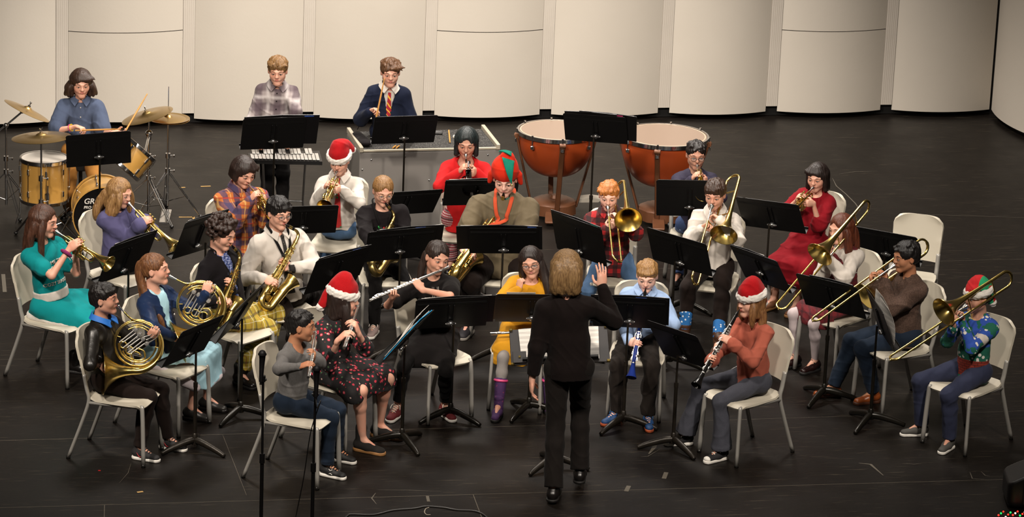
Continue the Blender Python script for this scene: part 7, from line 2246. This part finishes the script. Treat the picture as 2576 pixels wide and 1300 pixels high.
setp(MB().tube(cb, .0055, 8, 5).build('floor_cable', mat('grey_black_cable', '2a2826', .45)), 'black cable lying in a curve on the floor at the front', 'cable')
hk = [G(x, y, .002) for x, y in ((1079, 1276), (1071, 1279), (1068, 1288), (1074, 1294), (1083, 1294))]
setp(MB().tube(hk, .0028, 6, 4, flat=.5).build('twist_tie', mat('pale_tie', '9a9080', .6)), 'small pale hooked twist tie beside the floor cable', 'tie')
# stage monitor and fairy lights at the right front corner
b0 = G(2600, 1262); t = empty('stage_monitor', b0, label='black wedge stage monitor cut off by the right edge', cat='speaker')
S = Sdf(.01); S.box(V((.0, 0, .13)), (.20, .16, .13), None, rd=.05); S.box(V((-.22, -.12, .30)), (.2, .3, .12), Matrix.Rotation(R_(28), 3, 'Y'), rd=.01, sub=True); S.build('cabinet', drumblk, t)
MB().box((.03, -.165, .12), (.26, .008, .16), bev=.003).build('grille', mat('black_grille', '0a0a0a', .7), t)
rng = random.Random(8)
GL = [mat('red_bulb', 'ff2a20', .3, emit=('ff2418', 5)), mat('green_bulb', '20ff60', .3, emit=('18ff50', 4)), mat('white_bulb', 'fff0d0', .3, emit=('fff0d0', 5))]
t = empty('fairy_lights', G(2550, 1300), label='string of red and green fairy lights in the bottom right corner', cat='string lights')
pts = [G(2512 + i * 6, 1297 - (i % 3) * 4 + rng.uniform(-3, 3), .02 + rng.uniform(0, .03)) - t.location for i in range(16)]
MB().tube(pts, .002, 6, 3).build('wire', mat('green_wire', '0d2c16', .5), t)
for i, p in enumerate(pts): MB().sph(p, .006, 8, 6).build('bulb', GL[(0, 1, 0, 2)[i % 4]], t)
# tape and scraps on the floor
tp = mat('worn_yellow_tape', 'a8854a', .7)
for i, (a, b_) in enumerate((((450, 546), (488, 546)), ((486, 545), (489, 554)), ((505, 469), (530, 468)), ((452, 472), (466, 471)), ((345, 1238), (360, 1236)))):
    setp(strip([G(*a), G(*b_)], .02, z=.0009).build('trim_%d' % (30 + i), tp, smooth=False), kind='structure')
for px, py, c_, lb in ((250, 1183, 'c01c1c', 'tiny red scrap on the floor at the lower left'), (536, 1033, '2c5aa8', 'tiny blue scrap right of the horn player\'s stand'), (556, 1025, '2c5aa8', 'tiny blue scrap further from the horn player\'s stand')):
    o = MB().box(G(px, py, .002), (.016, .01, .002)).build('paper_scrap', mat('scrap_' + c_ + lb[5:8], c_, .6), smooth=False); setp(o, lb, 'scrap')

# chalky scuffs worn into the stage floor
sc_m = mat('chalk_scuff', '4d473d', .8)
for i, (P, w_) in enumerate((([(2094, 448), (2104, 468), (2128, 488), (2152, 512), (2164, 530)], .010), ([(2110, 438), (2150, 432), (2208, 431)], .008), ([(950, 1232), (1030, 1233), (1110, 1236)], .005),
        ([(945, 1240), (935, 1253), (947, 1268)], .010), ([(1652, 1104), (1646, 1125), (1632, 1142)], .030), ([(1676, 1188), (1670, 1204)], .03), ([(1582, 1222), (1575, 1236)], .03),
        ([(2160, 1165), (2190, 1168), (2222, 1196)], .02), ([(2440, 1188), (2446, 1204), (2476, 1206)], .010), ([(2468, 1186), (2478, 1196), (2490, 1198)], .008), ([(330, 1165), (322, 1190), (300, 1215)], .004),
        ([(2270, 1166), (2300, 1168), (2318, 1166)], .005), ([(1612, 1150), (1630, 1148), (1660, 1130)], .006), ([(1075, 1248), (1078, 1262)], .02), ([(8, 690), (12, 735)], .03), ([(2330, 540), (2576, 548)], .004), ([(2060, 620), (2320, 606)], .003))):
    setp(strip([G(*q) for q in P], w_, m=sc_m, z=.0011 + .0001 * i).build('trim_%d' % (40 + i), sc_m, smooth=False), kind='structure')
